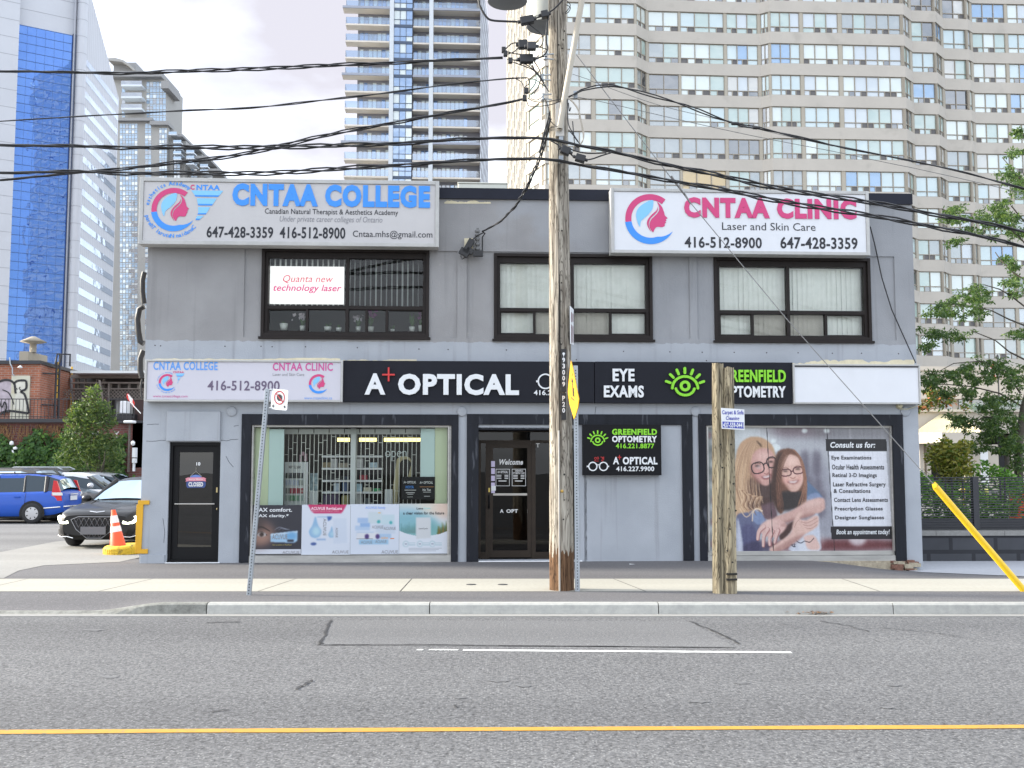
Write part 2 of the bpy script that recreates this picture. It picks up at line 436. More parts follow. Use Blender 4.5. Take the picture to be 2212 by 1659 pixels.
for px_ in ([(980, 1530), (985, 1524)], [(1690, 1348), (1730, 1356)], [(760, 1535), (795, 1533)]): crack(px_, .010)
rs_ = random.Random(14)
M_OIL = mat('oil_stain', (.12, .12, .122), .7, var=.25, scale=12)
for k in range(10):
 c_ = gnd(rs_.uniform(0, 2212), rs_.choice((1375, 1470, 1490, 1520)) + rs_.uniform(-14, 14), ZR); mb = MB(); r_ = rs_.uniform(.03, .10); mb.add([(c_.x + r_ * 1.6 * rs_.uniform(.6, 1.2) * math.cos(a * PI / 7), c_.y + r_ * rs_.uniform(.6, 1.2) * math.sin(a * PI / 7), ZR + .0045) for a in range(14)], [tuple(range(14))]); tag(mb.build('road_stain', M_OIL), kind='structure')
YB, YF = 13.30, 13.16
def kerb_x(px): return (px - 1106) / F * 13.3
kx0 = kerb_x(232); kx1 = kerb_x(462)
mb = MB()
prev = None
segs = [kx1] + [kerb_x(x) for x in (932, 1415, 1910)] + [12.5, 17, 23, 40]
for a, b in zip(segs, segs[1:]):
 g = .006
 prof = [(YF, ZR + .004), (YF + .015, -.025), (YF + .04, -.002), (YB, 0.0), (YB, -.28), (YF, -.28)]
 vs = [(a + g, y, z) for y, z in prof] + [(b - g, y, z) for y, z in prof]
 n = len(prof)
 mb.add(vs, [tuple(range(n)), tuple(range(2*n-1, n-1, -1))] + [(i, n+i, n+(i+1) % n, (i+1) % n) for i in range(n)])
tag(mb.build('curb', M_CURB), kind='structure')
mb = MB()
N = 14; vs = []
for i in range(N + 1):
 t = i / N; x = -40 if i == 0 else kx0 - .5 + (kx1 - .006 - kx0 + .5) * (i - 1) / (N - 1)
 s = 0 if i == 0 else min(1, max(0, (x - kx0 + .1) / .95)); s = s * s * (3 - 2 * s)
 h = -.105 + .105 * s
 vs += [(x, YF - .03 * (1 - s), ZR + .004), (x, YF + .02, h - .02), (x, YF + .05, h), (x, YB, h), (x, YB, -.3)]
fs = []
for i in range(N):
 for j in range(4): fs.append((5*i+j, 5*(i+1)+j, 5*(i+1)+j+1, 5*i+j+1))
mb.add(vs, fs, smooth=False)
tag(mb.build('old_curb', M_CURB_OLD), kind='structure')
mb = MB(); mb.box(-40, 40, YF - .20, YF - .001, ZR - .1, ZR + .009)
tag(mb.build('gutter', M_APRON), kind='structure')
def hz(x, y):
 s = min(1, max(0, (x - 5.3) / 2.0)); s = s * s * (3 - 2 * s)
 t = min(1, max(0, (y - 16.0) / 3.0))
 return -.19 * s * t
def sheet(name, poly_fn, m, x0, x1, dz=0.0, nx=60, ny=6):
 """grid between two y-curves"""
 mb = MB(); vs = []
 for j in range(ny + 1):
  for i in range(nx + 1):
   x = x0 + (x1 - x0) * i / nx
   ya, yb = poly_fn(x)
   y = ya + (yb - ya) * j / ny
   vs.append((x, y, hz(x, y) + dz))
 fs = [(j*(nx+1)+i, j*(nx+1)+i+1, (j+1)*(nx+1)+i+1, (j+1)*(nx+1)+i) for j in range(ny) for i in range(nx)]
 mb.add(vs, fs, smooth=True)
 return tag(mb.build(name, m), kind='structure')
def vz(x): s = min(1, max(0, (x - kx0 + .1) / .95)); return -.105 * (1 - s * s * (3 - 2 * s))
mb = MB(); vs = []; nx = 400
for j in range(5):
 for i in range(nx + 1):
  x = -30 + 60 * i / nx
  if nx: y = YB + (14.42 - YB) * j / 4
  vs.append((x, y, vz(x) * (1 - j / 4) - .001))
mb.add(vs, [(j*(nx+1)+i, j*(nx+1)+i+1, (j+1)*(nx+1)+i+1, (j+1)*(nx+1)+i) for j in range(4) for i in range(nx)], smooth=True)
tag(mb.build('asphalt_verge', M_VERGE), kind='structure')
ww = [-30] + [gp(x, 1264)[0] for x in (0, 258, 585, 877, 1380, 1860)] + [30]
mb = MB()
for k, (a, b) in enumerate(zip(ww, ww[1:])):
 sk1 = -.18 if k in (1, 2) else (.28 if k == 4 else 0)
 sk0 = -.18 if k in (2, 3) else (.28 if k == 5 else 0)
 mb.add([(a + .008 - sk0*0, 14.42, .001), (b - .008, 14.42, .001), (b - .008 - sk1, 16.05, .001), (a + .008 - sk0, 16.05, .001)], [(0, 1, 2, 3)])
tag(mb.build('sidewalk', M_WALK), kind='structure')
strip('sidewalk_joint_bed', [(-30, 14.42), (30, 14.42), (30, 16.05), (-30, 16.05)], M_TAR, -.004)
for px in (1018, 1086):
 c = gnd(px, 1262.5, .003); mb = MB()
 mb.lathe([(0, .004), (.07, .004), (.075, 0)], (c.x, c.y, .002), 16)
 single(mb, 'valve_cover', mat('iron_cover', (.05, .05, .05), .6), 'small round iron valve cover set in the concrete sidewalk', 'valve cover', 'valve covers in the sidewalk')
sheet('forecourt', lambda x: (16.05, 19.6), M_VERGE, -9.0, 8.7, -.002)
sheet('walkway', lambda x: (16.05 + max(0, (8.75 - x)) * 2.1, 21.6), M_WALK2, 7.25, 9.6, .004, 20)
sheet('walkway_side', lambda x: (16.05, 21.6), M_WALK2, 9.6, 24, .004, 20)
strip('parking_lot', [(-60, 16.05), (-7.2, 16.05), (-6.6, 19.0), (-6.6, 80), (-60, 80)], M_LOT, -.012)
ap = [gp(-500, 1330), gp(-400, 1250), gp(30, 1238), gp(95, 1221), gp(300, 1212), gp(330, 1160), gp(180, 1162), gp(115, 1170), gp(0, 1193), gp(-500, 1290)]
strip('driveway', [(-30, 16.05), gp(8, 1249), gp(40, 1233), gp(95, 1221.5), (-7.05, 18.9), (-6.9, 23.5), gp(190, 1163), gp(120, 1170), gp(0, 1193), (-30, 19.8)], M_APRON, .0025)
# ------------------------------------------------------------------ the two-storey grey shop building
def stucco():
 m = bpy.data.materials.new('stucco'); m.use_nodes = True
 nt = m.node_tree; b = nt.nodes['Principled BSDF']; L = nt.links.new
 b.inputs['Roughness'].default_value = .85; b.inputs['Specular IOR Level'].default_value = .25
 t = nt.nodes.new('ShaderNodeTexCoord'); sp = nt.nodes.new('ShaderNodeSeparateXYZ'); L(t.outputs['Object'], sp.inputs['Vector'])
 n = nt.nodes.new('ShaderNodeTexNoise'); n.inputs['Scale'].default_value = 1.3; n.inputs['Detail'].default_value = 8; L(t.outputs['Object'], n.inputs['Vector'])
 n0 = nt.nodes.new('ShaderNodeTexNoise'); n0.inputs['Scale'].default_value = 6; n0.inputs['Detail'].default_value = 3; L(t.outputs['Object'], n0.inputs['Vector'])
 def ramp(src, p0, p1, c0, c1):
  r = nt.nodes.new('ShaderNodeValToRGB'); r.color_ramp.elements[0].position = p0; r.color_ramp.elements[1].position = p1
  r.color_ramp.elements[0].color = (*c0, 1); r.color_ramp.elements[1].color = (*c1, 1); L(src, r.inputs['Fac']); return r.outputs['Color']
 def mth(op, a, b2):
  q = nt.nodes.new('ShaderNodeMath'); q.operation = op; q.use_clamp = False
  for i, v in enumerate((a, b2)):
   if isinstance(v, (int, float)): q.inputs[i].default_value = v
   else: L(v, q.inputs[i])
  return q.outputs['Value']
 def mixc(f, a, b2):
  x = nt.nodes.new('ShaderNodeMix'); x.data_type = 'RGBA'; L(f, x.inputs['Factor'])
  for s, v in (('A', a), ('B', b2)):
   if isinstance(v, tuple): x.inputs[s].default_value = (*v, 1)
   else: L(v, x.inputs[s])
  return x.outputs['Result']
 warm = ramp(n.outputs['Fac'], .3, .7, (.245, .242, .246), (.30, .298, .302))
 cool = ramp(n.outputs['Fac'], .3, .7, (.248, .256, .272), (.30, .308, .325))
 pale = ramp(n.outputs['Fac'], .3, .7, (.315, .337, .37), (.373, .394, .43))  # lower storey: repainted tone plus light bounced off the ground, put into the colour
 fx = mth('ADD', mth('MULTIPLY', mth('SUBTRACT', n.outputs['Fac'], .5), 6), sp.outputs['X'])
 base = mixc(mth('GREATER_THAN', fx, 9.0), mixc(ramp(fx, .0, .9, (0, 0, 0), (1, 1, 1)), warm, cool), cool)
 zz = mth('ADD', mth('MULTIPLY', mth('SUBTRACT', n0.outputs['Fac'], .5), .10), sp.outputs['Z'])
 low = mth('LESS_THAN', zz, ZPATCH)
 col = mixc(low, base, pale)
 n2 = nt.nodes.new('ShaderNodeTexNoise'); n2.inputs['Scale'].default_value = 3.2; n2.inputs['Detail'].default_value = 10; n2.inputs['Roughness'].default_value = .7
 L(t.outputs['Object'], n2.inputs['Vector'])
 spots = ramp(n2.outputs['Fac'], .66, .72, (0, 0, 0), (1, 1, 1))
 col = mixc(mth('MULTIPLY', spots, .45), col, (.42, .40, .37))
 mp = nt.nodes.new('ShaderNodeMapping'); mp.inputs['Scale'].default_value = (7, 7, .35); L(t.outputs['Object'], mp.inputs['Vector'])
 n3 = nt.nodes.new('ShaderNodeTexNoise'); n3.inputs['Scale'].default_value = 1.0; n3.inputs['Detail'].default_value = 5; L(mp.outputs['Vector'], n3.inputs['Vector'])
 runs = ramp(n3.outputs['Fac'], .58, .75, (0, 0, 0), (1, 1, 1))
 col = mixc(mth('MULTIPLY', runs, .42), col, (.17, .17, .175))
 L(col, b.inputs['Base Color'])
 nb = nt.nodes.new('ShaderNodeTexNoise'); nb.inputs['Scale'].default_value = 55; nb.inputs['Detail'].default_value = 4; L(t.outputs['Object'], nb.inputs['Vector'])
 bp = nt.nodes.new('ShaderNodeBump'); bp.inputs['Strength'].default_value = .35; bp.inputs['Distance'].default_value = .012
 L(nb.outputs['Fac'], bp.inputs['Height'])
 bp2 = nt.nodes.new('ShaderNodeBump'); bp2.inputs['Strength'].default_value = .3; bp2.inputs['Distance'].default_value = .05
 L(n.outputs['Fac'], bp2.inputs['Height']); L(bp.outputs['Normal'], bp2.inputs['Normal']); L(bp2.outputs['Normal'], b.inputs['Normal'])
 return m
ZPATCH = fac(800, 738)[1]
M_STUCCO = stucco()
M_DARKTILE = mat('dark_tile', (.012, .0135, .019), .55, spec=.2, var=.25, scale=3, dirt=((.075, .08, .095), 4, .62), stretch=(3, 3, .5))
M_CAP = mat('parapet_metal', (.012, .014, .024), .5, spec=.2, var=.15, scale=2)
M_BRONZE = mat('bronze_frame', (.017, .013, .012), .5, spec=.2, var=.15, scale=5)
M_BRONZE2 = mat('brown_door_frame', (.032, .022, .015), .5, spec=.25, var=.15, scale=5)
M_ALU = mat('aluminium', (.42, .40, .37), .38, metal=.6, var=.1, scale=3)
M_ALU_PLAIN = mat('aluminium_sill', (.40, .39, .37), .42, metal=.45, var=.2, scale=1.6, stretch=(1, 1, 4))
M_BLACKF = mat('black_frame', (.006, .006, .007), .5, spec=.2)
M_GLASS = glass('window_glass', (.94, .97, .95), -.02)
M_GLASS_UP = glass('upper_glass', (.96, .985, .965), -.005, wave=.05)
M_GLASS_DK = glass('tinted_glass', (.33, .34, .36), -.005, wave=.05)
M_DARK = mat('dark_room', (.02, .02, .022), .9)
M_ROOM = mat('room_wall', (.12, .12, .125), .9)
M_ROOMDK = mat('room_wall_dark', (.07, .066, .06), .9)
M_CREAM = mat('bare_plaster', (.62, .56, .40), .9, var=.12, scale=8)
M_BLIND = mat('blind_fabric', (.95, .96, .90), .9, var=.06, scale=6)
M_BLIND_W = mat('blind_fabric_white', (.70, .73, .72), .9)
M_WHITE = mat('white_paint', (.78, .79, .80), .5)
M_SCREW = mat('rust_hole', (.06, .05, .05), .8)
XL = fac(311, 850)[0]; XR = fac(1982, 850)[0]
ZT = fac(1135, 409)[1]; ZB = -.55
shop = empty('shop_building', 'two storey grey stucco shop building with black shopfront surrounds facing the road', 'building', mat=FM)
def depth_wall(name, x0, x1, z0, z1, rects, m, parent, back=.28, base=0.0):
 """front skin with recesses; a rect is (x0,x1,z0,z1,depth or None for a hole)"""
 xs = sorted({x0, x1, *[r[0] for r in rects], *[r[1] for r in rects]}); zs = sorted({z0, z1, *[r[2] for r in rects], *[r[3] for r in rects]})
 def dep(x, z):
  d = base
  for r in rects:
   if r[0] < x < r[1] and r[2] < z < r[3]: d = r[4]
  return d
 D = [[dep((a + b) / 2, (c + e) / 2) for c, e in zip(zs, zs[1:])] for a, b in zip(xs, xs[1:])]
 mb = MB()
 for i in range(len(xs) - 1):
  for j in range(len(zs) - 1):
   d = D[i][j]
   if d is not None:
    mb.quad((xs[i], d, zs[j]), (xs[i+1], d, zs[j]), (xs[i+1], d, zs[j+1]), (xs[i], d, zs[j+1]))
   if i + 1 < len(xs) - 1 and D[i+1][j] != d:
    a = back if d is None else d; b = back if D[i+1][j] is None else D[i+1][j]
    mb.quad((xs[i+1], a, zs[j]), (xs[i+1], b, zs[j]), (xs[i+1], b, zs[j+1]), (xs[i+1], a, zs[j+1]))
   if j + 1 < len(zs) - 1 and D[i][j+1] != d:
    a = back if d is None else d; b = back if D[i][j+1] is None else D[i][j+1]
    mb.quad((xs[i], a, zs[j+1]), (xs[i+1], a, zs[j+1]), (xs[i+1], b, zs[j+1]), (xs[i], b, zs[j+1]))
 return mb.build(name, m, parent)
def fr(x0, y0, x1, y1): return facr(x0, y0, x1, y1, 0)
W = [fr(564, 537, 927, 728), fr(1067, 548, 1410, 733), fr(1543, 556, 1882, 736)]
PAN = [fr(527, 540, 988, 729), fr(1008, 545, 1490, 731), fr(1506, 552, 1934, 734)]
SF1 = fr(520, 895, 990, 1214); SF1o = fr(540, 918, 975, 1212)
ENT = fr(1008, 895, 1497, 1212); ENTo = fr(1033, 926, 1244, 1211); GPAN = fr(1244, 918, 1474, 1211)
SF2 = fr(1510, 895, 1953, 1214); SF2o = fr(1526, 919, 1931, 1212)
DR = fr(363, 955, 474, 1216)
rects = [(*p, .025) for p in PAN] + [(*w, None) for w in W] + [(*SF1o, None), (*ENTo, None), (*SF2o, None), (*DR, None)]
depth_wall('front_wall', XL, XR, ZB, ZT - .06, rects, M_STUCCO, shop)
mb = MB(); T = .28; BK = 13.0
mb.quad((XL, 0, ZB), (XL, 0, ZT - .06), (XL, BK, ZT - .06), (XL, BK, ZB)); mb.quad((XR, 0, ZB), (XR, BK, ZB), (XR, BK, ZT - .06), (XR, 0, ZT - .06))
mb.quad((XL, BK, ZB), (XL, BK, ZT - .06), (XR, BK, ZT - .06), (XR, BK, ZB))
mb.build('side_wall', M_STUCCO, shop)
mb = MB(); mb.box(XL + .02, XR - .02, .3, BK - .02, ZT - .5, ZT - .35)
mb.build('roof', mat('roof_felt', (.12, .12, .12), .9, var=.2), shop)
mb = MB(); zc = fac(1135, 432)[1]
mb.box(XL - .03, XR + .0, -.05, .22, zc, ZT); mb.box(XL - .03, XL + .2, .22, BK, zc, ZT); mb.box(XR - .2, XR, .22, BK, zc, ZT)
mb.build('parapet_cap', M_CAP, shop)
ZF2 = fac(1106, 800)[1]
mb = MB()
mb.box(XL + .05, XR - .05, .29, 9, ZF2, ZF2 + .25)
mb.build('upper_floor', M_ROOM, shop)
mb = MB(); mb.box(XL + .05, XR - .05, 4.6, 4.7, ZF2 + .26, ZT - .52); mb.box(-1.0, -.9, .3, 4.6, ZF2 + .26, ZT - .52); mb.box(3.0, 3.1, .3, 4.6, ZF2 + .26, ZT - .52)
mb.build('upper_partition', M_ROOM, shop)
mb = MB(); mb.box(XL + .05, XR - .05, 5.5, 5.6, -.1, ZF2 - .01); mb.box(SF1[0] - .3, SF1[0] - .2, .3, 5.5, -.1, ZF2 - .01); mb.box(-.97, -.87, 1.2, 5.5, -.1, ZF2 - .01); mb.box(XL + .05, XR - .05, .3, 5.5, -.08, -.02); mb.box(1.3, 1.4, .9, 5.5, -.1, ZF2 - .01)
mb.build('shop_interior', M_ROOMDK, shop)
def frame_boxes(mb, x0, x1, z0, z1, w, ya, yb, wt=None, wb=None):
 wt = w if wt is None else wt; wb = w if wb is None else wb
 mb.box(x0, x0 + w, ya, yb, z0, z1); mb.box(x1 - w, x1, ya, yb, z0, z1)
 mb.box(x0 + w, x1 - w, ya, yb, z1 - wt, z1); mb.box(x0 + w, x1 - w, ya, yb, z0, z0 + wb)
def blind_mesh(x0, x1, z0, z1, y, step, w, ang, seed=0, jit=.06):
 mb = MB(); rnd = random.Random(seed); x = x0
 while x < x1:
  a = ang + rnd.uniform(-jit, jit); c, s = math.cos(a) * w / 2, math.sin(a) * w / 2
  xa, xb = max(x0, x - c), min(x1, x + c)
  mb.add([(xa, y - s, z0), (x, y - .004, z0), (xb, y + s, z0), (xb, y + s, z1), (x, y - .004, z1), (xa, y - s, z1)], [(0, 1, 4, 5), (1, 2, 3, 4)])
  x += step
 return mb
wl = [(fac(750, 600)[0], fac(662, 690)[0], [fac(791, 690)[0], fac(835, 690)[0]], 663.5),
  (fac(1237, 600)[0], fac(1155, 690)[0], [fac(1320, 700)[0]], 669),
  (fac(1704, 620)[0], fac(1628, 700)[0], [fac(1787, 700)[0]], 674)]
wlab = ['upper left window with a lit screen and potted plants behind the glass', None, None]
for k, (w, (xm, xa, xb, ysill)) in enumerate(zip(W, wl)):
 x0, x1, z0, z1 = w; zt = fac((564 + 927) / 2 if k == 0 else (1238 if k == 1 else 1712), ysill)[1]
 mb = MB(); fw = .09
 frame_boxes(mb, x0 + .002, x1 - .002, z0 + .002, z1 - .002, .055, -.012, .26, .06, .07)
 frame_boxes(mb, x0 + .057, x1 - .057, z0 + .072, z1 - .062, .06, .045, .2, .11, .03)
 mb.box(xm - .03, xm + .03, .04, .17, z0 + .1, z1 - .17)
 mb.box(x0 + .115, x1 - .115, .05, .16, zt - .035, zt + .035)
 for q in [xa] + xb: mb.box(q - .024, q + .024, .06, .15, z0 + .1, zt - .03)
 for a, b in ((x0 + .115, xa), (xb[-1], x1 - .115)): frame_boxes(mb, a, b, z0 + .1, zt - .03, .022, .075, .14)
 mb.box(x0 - .03, x1 + .03, -.05, .05, z0 - .045, z0 + .0)
 f = mb.build('window', M_BRONZE, shop, bevel=.004)
 if wlab[k]: f['label'] = wlab[k]
 g = MB()
 g.quad((x0 + .1, .10, zt), (xm, .10, zt), (xm, .10, z1 - .15), (x0 + .1, .10, z1 - .15)); g.quad((xm, .10, zt), (x1 - .1, .10, zt), (x1 - .1, .10, z1 - .15), (xm, .10, z1 - .15))
 g.quad((x0 + .1, .112, z0 + .09), (x1 - .1, .112, z0 + .09), (x1 - .1, .112, zt - .02), (x0 + .1, .112, zt - .02))
 g.build('pane', M_GLASS_UP, f)
 if k == 0:
  bm_ = blind_mesh(x0 + .1, x1 - .05, z0 + .55, z1 - .12, .26, .098, .06, 1.2, k, .14)
  bm_.build('vertical_blind', M_BLIND_W, f)
 else:
  bm_ = blind_mesh(x0 + .1, x1 - .08, z0 + .08, z1 - .19, .24, .094, .098, .13, k, .10)
  bm_.box(x0 + .1, x1 - .1, .21, .25, z1 - .19, z1 - .15)
  bm_.build('vertical_blind', M_BLIND, f)
  sc = MB(); a, b = (xa, xm) if k == 2 else (xm, xb[0])
  for a, b in ((xa, xm), (xm, xb[0])):
   sc.quad((a + .03, .09, z0 + .1), (b - .03, .09, z0 + .1), (b - .03, .09, zt - .04), (a + .03, .09, zt - .04))
  sc.build('insect_screen', glass('screen_mesh', (.80, .77, .75), -.03), f)
def surround(o, i, label=None, sides=True, z0=None):
 mb = MB(); ya = -.035
 zb = o[2] if z0 is None else z0
 mb.box(o[0], o[1], ya, .0 - .001, i[3], o[3])
 mb.box(o[0], i[0], ya, -.001, zb, i[3] - .001); mb.box(i[1], o[1], ya, -.001, zb, i[3] - .001)
 mb.box(i[0] - .0, i[0] + .004, -.034, .27, zb, i[3]); mb.box(i[1] - .004, i[1], -.034, .27, zb, i[3]); mb.box(i[0] + .005, i[1] - .005, -.034, .27, i[3] - .004, i[3])
 return mb.build('shopfront_surround', M_DARKTILE, shop)
surround(SF1, SF1o); surround((SF2[0], SF2[1], SF2[2] - .0, SF2[3]), SF2o)
mb = MB(); o = ENT
mb.box(o[0], o[1], -.035, -.001, GPAN[3], o[3]); mb.box(o[0], ENTo[0], -.035, -.001, o[2], GPAN[3] - .001)
mb.box(GPAN[1], o[1], -.035, -.001, o[2], GPAN[3] - .001)
mb.box(ENTo[0] + .001, ENTo[1], .0, .8, ENTo[3] - .02, ENTo[3] + .02); mb.box(ENTo[0] - .02, ENTo[0] + .006, .0, .8, o[2], ENTo[3])
mb.build('shopfront_surround', M_DARKTILE, shop)
for px in (501, 998, 1502, 1955):
 c = fac(px, 889)
 mb = MB(); mb.lathe([(0, -.03), (.078, -.03), (.088, -.022), (.088, 0)], (c[0], 0, c[1]), 20, axis='Y')
 mb.build('round_cap', M_STUCCO, shop)
mb = MB(); p = fr(362, 889, 477, 953); mb.box(p[0], p[1], -.06, -.001, p[2], p[3]); mb.build('blank_panel', M_STUCCO, shop, bevel=.008)
mb = MB(); p = fr(302, 1198, 357, 1216); mb.box(XL + .02, DR[0] - .03, -.03, -.001, p[2] - .3, p[3]); mb.build('plinth', M_STUCCO, shop, bevel=.008)
rnd = random.Random(5); mb = MB(); M_BRICKOLD = mat('old_brick', (.17, .085, .06), .9, var=.4, scale=20); M_MORTAR = mat('old_mortar', (.36, .31, .23), .95, var=.3, scale=14, bump=.6, bscale=30)
f0 = fac(1790, 1214); f1 = fac(1972, 1236)
mb.box(f0[0] - .6, XR - .25, -.03, .1, -.45, SF2o[2] + .0, 0)
for i in range(26):
 x = random.uniform(f1[0] - .42, f1[0] + .12); z = -.02 - random.random() * .22
 s = random.uniform(.03, .08)
 mb.box(x - s, x + s, -.05 - s * .6, .05, z - s * .5, z + s * .5, i % 2)
mb.build('broken_footing', [M_MORTAR, M_BRICKOLD], shop)
def shopwin(o, glass_px, label, gmat, sillpx):
 mb = MB()
 gx0, gx1, gz0, gz1 = facr(*glass_px, -.08)
 x0, x1, z0, z1 = o
 mb.box(x0 + .005, gx0, .03, .2, z0 + .02, z1 - .005); mb.box(gx1, x1 - .005, .03, .2, z0 + .02, z1 - .005)
 mb.box(gx0, gx1, .03, .2, gz1, z1 - .005)
 mb.box(gx0, gx1, .05, .2, z0 + .10, gz0); mb.box(x0 - .01, x1 + .01, -.01, .2, z0 - .05, z0 + .095)
 mb.box(gx0 - .03, gx0, .01, .03, gz0, gz1 + .03); mb.box(gx1, gx1 + .03, .01, .03, gz0, gz1 + .03); mb.box(gx0 - .03, gx1 + .03, .01, .03, gz1 + .03, gz1 + .055)
 f = mb.build('shopfront_window', M_ALU_PLAIN, shop, bevel=.003)
 if label: f['label'] = label
 g = MB(); g.quad((gx0, .09, gz0), (gx1, .09, gz0), (gx1, .09, gz1), (gx0, .09, gz1)); g.build('pane', gmat, f)
 return gx0, gx1, gz0, gz1
G1 = shopwin(SF1o, (547, 923, 967, 1198), 'shopfront window showing the eyewear display', M_GLASS, 1198)
G2 = shopwin(SF2o, (1530, 924, 1924, 1190), 'shopfront window filled by a printed poster', M_GLASS, 1190)
x0, x1, z0, z1 = DR
mb = MB(); frame_boxes(mb, x0, x1, z0 + .03, z1, .05, .05, .2, .06, .02); mb.box(x0 - .0, x1, .0, .25, z0 - .4, z0 + .03)
d = mb.build('side_door', M_BLACKF, shop); d['label'] = 'narrow black glass door with a closed sign'
mb = MB(); frame_boxes(mb, x0 + .052, x1 - .052, z0 + .052, z1 - .062, .1, .1, .15, .12, .22); mb.build('door_leaf', M_BLACKF, d)
mb = MB(); mb.quad((x0 + .15, .12, z0 + .27), (x1 - .15, .12, z0 + .27), (x1 - .15, .12, z1 - .18), (x0 + .15, .12, z1 - .18)); mb.build('pane', glass('door_glass', (.08, .085, .09), .06, wave=.05), d)
mb = MB(); zz = fac(420, 1089)[1]; mb.tube([(x0 + .1, .06, zz), (x1 - .1, .06, zz)], .014, 8); mb.build('push_bar', M_ALU, d)
mb = MB(); c = fac(467.5, 1058); mb.box(c[0] - .025, c[0] + .02, .085, .1, c[1] - .05, c[1] + .04); c = fac(467, 1100); mb.lathe([(0, .085), (.022, .085), (.025, .1)], (c[0], 0, c[1]), 12, axis='Y'); mb.build('lock', mat('brass', (.5, .4, .2), .35, metal=.7), d)
mb = MB(); mb.box(x0 + .1, x1 - .1, .2, .21, z0, z1); mb.build('back_panel', M_DARK, d)
mb = MB(); mb.box(x0 - .02, x1 + .03, -.04, .05, z0 - .03, z0 + .012); mb.build('threshold', M_WHITE, d)
c = fac(425, 1002); mb = MB(); put_text(mb, '10', c[0] - .035, c[0] + .035, c[1] - .03, c[1] + .03, .115, bold=.03); mb.build('door_number', M_WHITE, d)
E = ENTo; ye = .62
def el(x0, y0, x1, y1, d=-.62): return facr(x0, y0, x1, y1, d)
mb = MB()
a = el(1036, 951, 1215, 957); t0 = el(1036, 929, 1215, 951); xd0 = el(1049, 957, 1056, 1196); xd1 = el(1148, 957, 1157, 1196)
xs0 = E[0] + .01; xs1 = E[1] + .15
mb.box(xs0, xs1, ye, ye + .07, a[2], a[3]); mb.box(xs0, xs1, ye, ye + .06, t0[3] - .03, E[3] + .1); mb.box(xs0, xs0 + .05, ye, ye + .06, E[2], a[2])
mb.box(xd0[0], xd0[1], ye, ye + .06, -.01, a[2] - .001); mb.box(xd1[0], xd1[1], ye, ye + .06, -.01, a[2] - .001)
mb.box(xs1 - .05, xs1, ye, ye + .06, -.01, a[2]); mb.box(xd1[1], xs1 - .05, ye, ye + .06, -.01, .12); mb.box(xs0 + .05, xd0[0], ye, ye + .06, -.01, .12)
ent = mb.build('entrance', M_BRONZE2, shop); ent['label'] = 'recessed glazed shop entrance behind the utility pole'
mb = MB(); g = el(1060, 965, 1148, 1183)
frame_boxes(mb, xd0[1] + .002, xd1[0] - .002, .02, a[2] - .003, .075, ye + .01, ye + .05, .09, .13)
mb.build('entrance_door', M_BRONZE2, ent)
mb = MB()
for q in ((xd0[1], xd1[0], .1, a[2]), (xd1[1], xs1 - .04, .12, a[2]), (xs0 + .04, xd0[0], .12, a[2]), (xs0, xs1, a[3], t0[3])):
 mb.quad((q[0], ye + .03, q[2]), (q[1], ye + .03, q[2]), (q[1], ye + .03, q[3]), (q[0], ye + .03, q[3]))
mb.build('pane', M_GLASS_DK, ent)
mb = MB(); h0 = fac(1056, 1070, -.62); h1 = fac(1056, 1097, -.62); mb.tube([(h0[0], ye, h0[1]), (h0[0], ye - .06, h0[1]), (h1[0], ye - .06, h1[1]), (h1[0], ye, h1[1])], .016, 8); mb.build('door_handle', M_BLACKF, ent)
mb = MB(); hb = fac(1100, 1068, -.62); mb.box(xd0[1] + .08, xd1[0] - .08, ye, ye + .03, hb[1] - .02, hb[1] + .02); mb.build('push_bar', M_ALU, ent)
mb = MB(); mb.box(xs0 - .02, xs1, .02, ye + .3, -.2, -.015); mb.build('entrance_floor', M_APRON, ent)
mb = MB(); mb.box(xs0, xs1 - .04, -.03, .02, -.1, .012); mb.build('threshold', M_WHITE, ent)
mb = MB(); mb.box(xs1 - .001, xs1 + .05, .0, ye + .1, -.1, E[3]); mb.build('entrance_return_wall', M_STUCCO, ent)
M_LET = mat('white_vinyl', (.72, .72, .72), .6)
mb = MB()
def etxt(s, x0, y0, x1, y1, **k):
 q = el(x0, y0, x1, y1); put_text(mb, s, q[0], q[1], q[2], q[3], ye + .022, **k)
etxt('Welcome', 1079, 992, 1130, 1004, bold=.03, shear=.3)
def ebox(x0, y0, x1, y1, w=.008):
 q = el(x0, y0, x1, y1); frame_boxes(mb, q[0], q[1], q[2], q[3], w, ye + .018, ye + .022)
ebox(1071, 1013, 1101, 1050); ebox(1106, 1013, 1136, 1050)
etxt('A+ OPTICAL', 1075, 1017, 1097, 1022, bold=.02)
etxt('GREENFIELD', 1113, 1015, 1130, 1019, bold=.02); etxt('OPTOMETRIC CLINIC', 1108, 1020, 1134, 1024, bold=.02)
for (xa, xb) in ((1073, 1098), (1108.5, 1133)):
 for r_ in range(3):
  y = 1026 + r_ * 3.4; q = el(xa, y, xa + 10, y + 1.5); mb.box(q[0], q[1], ye + .018, ye + .022, q[2], q[3]); q = el(xb - 8, y, xb, y + 1.5); mb.box(q[0], q[1], ye + .018, ye + .022, q[2], q[3])
 q = el(xa + 4, 1038, xb - 4, 1040); mb.box(q[0], q[1], ye + .018, ye + .022, q[2], q[3])
etxt('A', 1080, 1100, 1088, 1108, bold=.03); etxt('OPT', 1094, 1100, 1119, 1108, bold=.03); etxt('L', 1139, 1100, 1146, 1108, bold=.03)
etxt('T', 1158, 957.5, 1166, 966, bold=.02)
mb.build('door_lettering', M_LET, ent)
mb = MB()
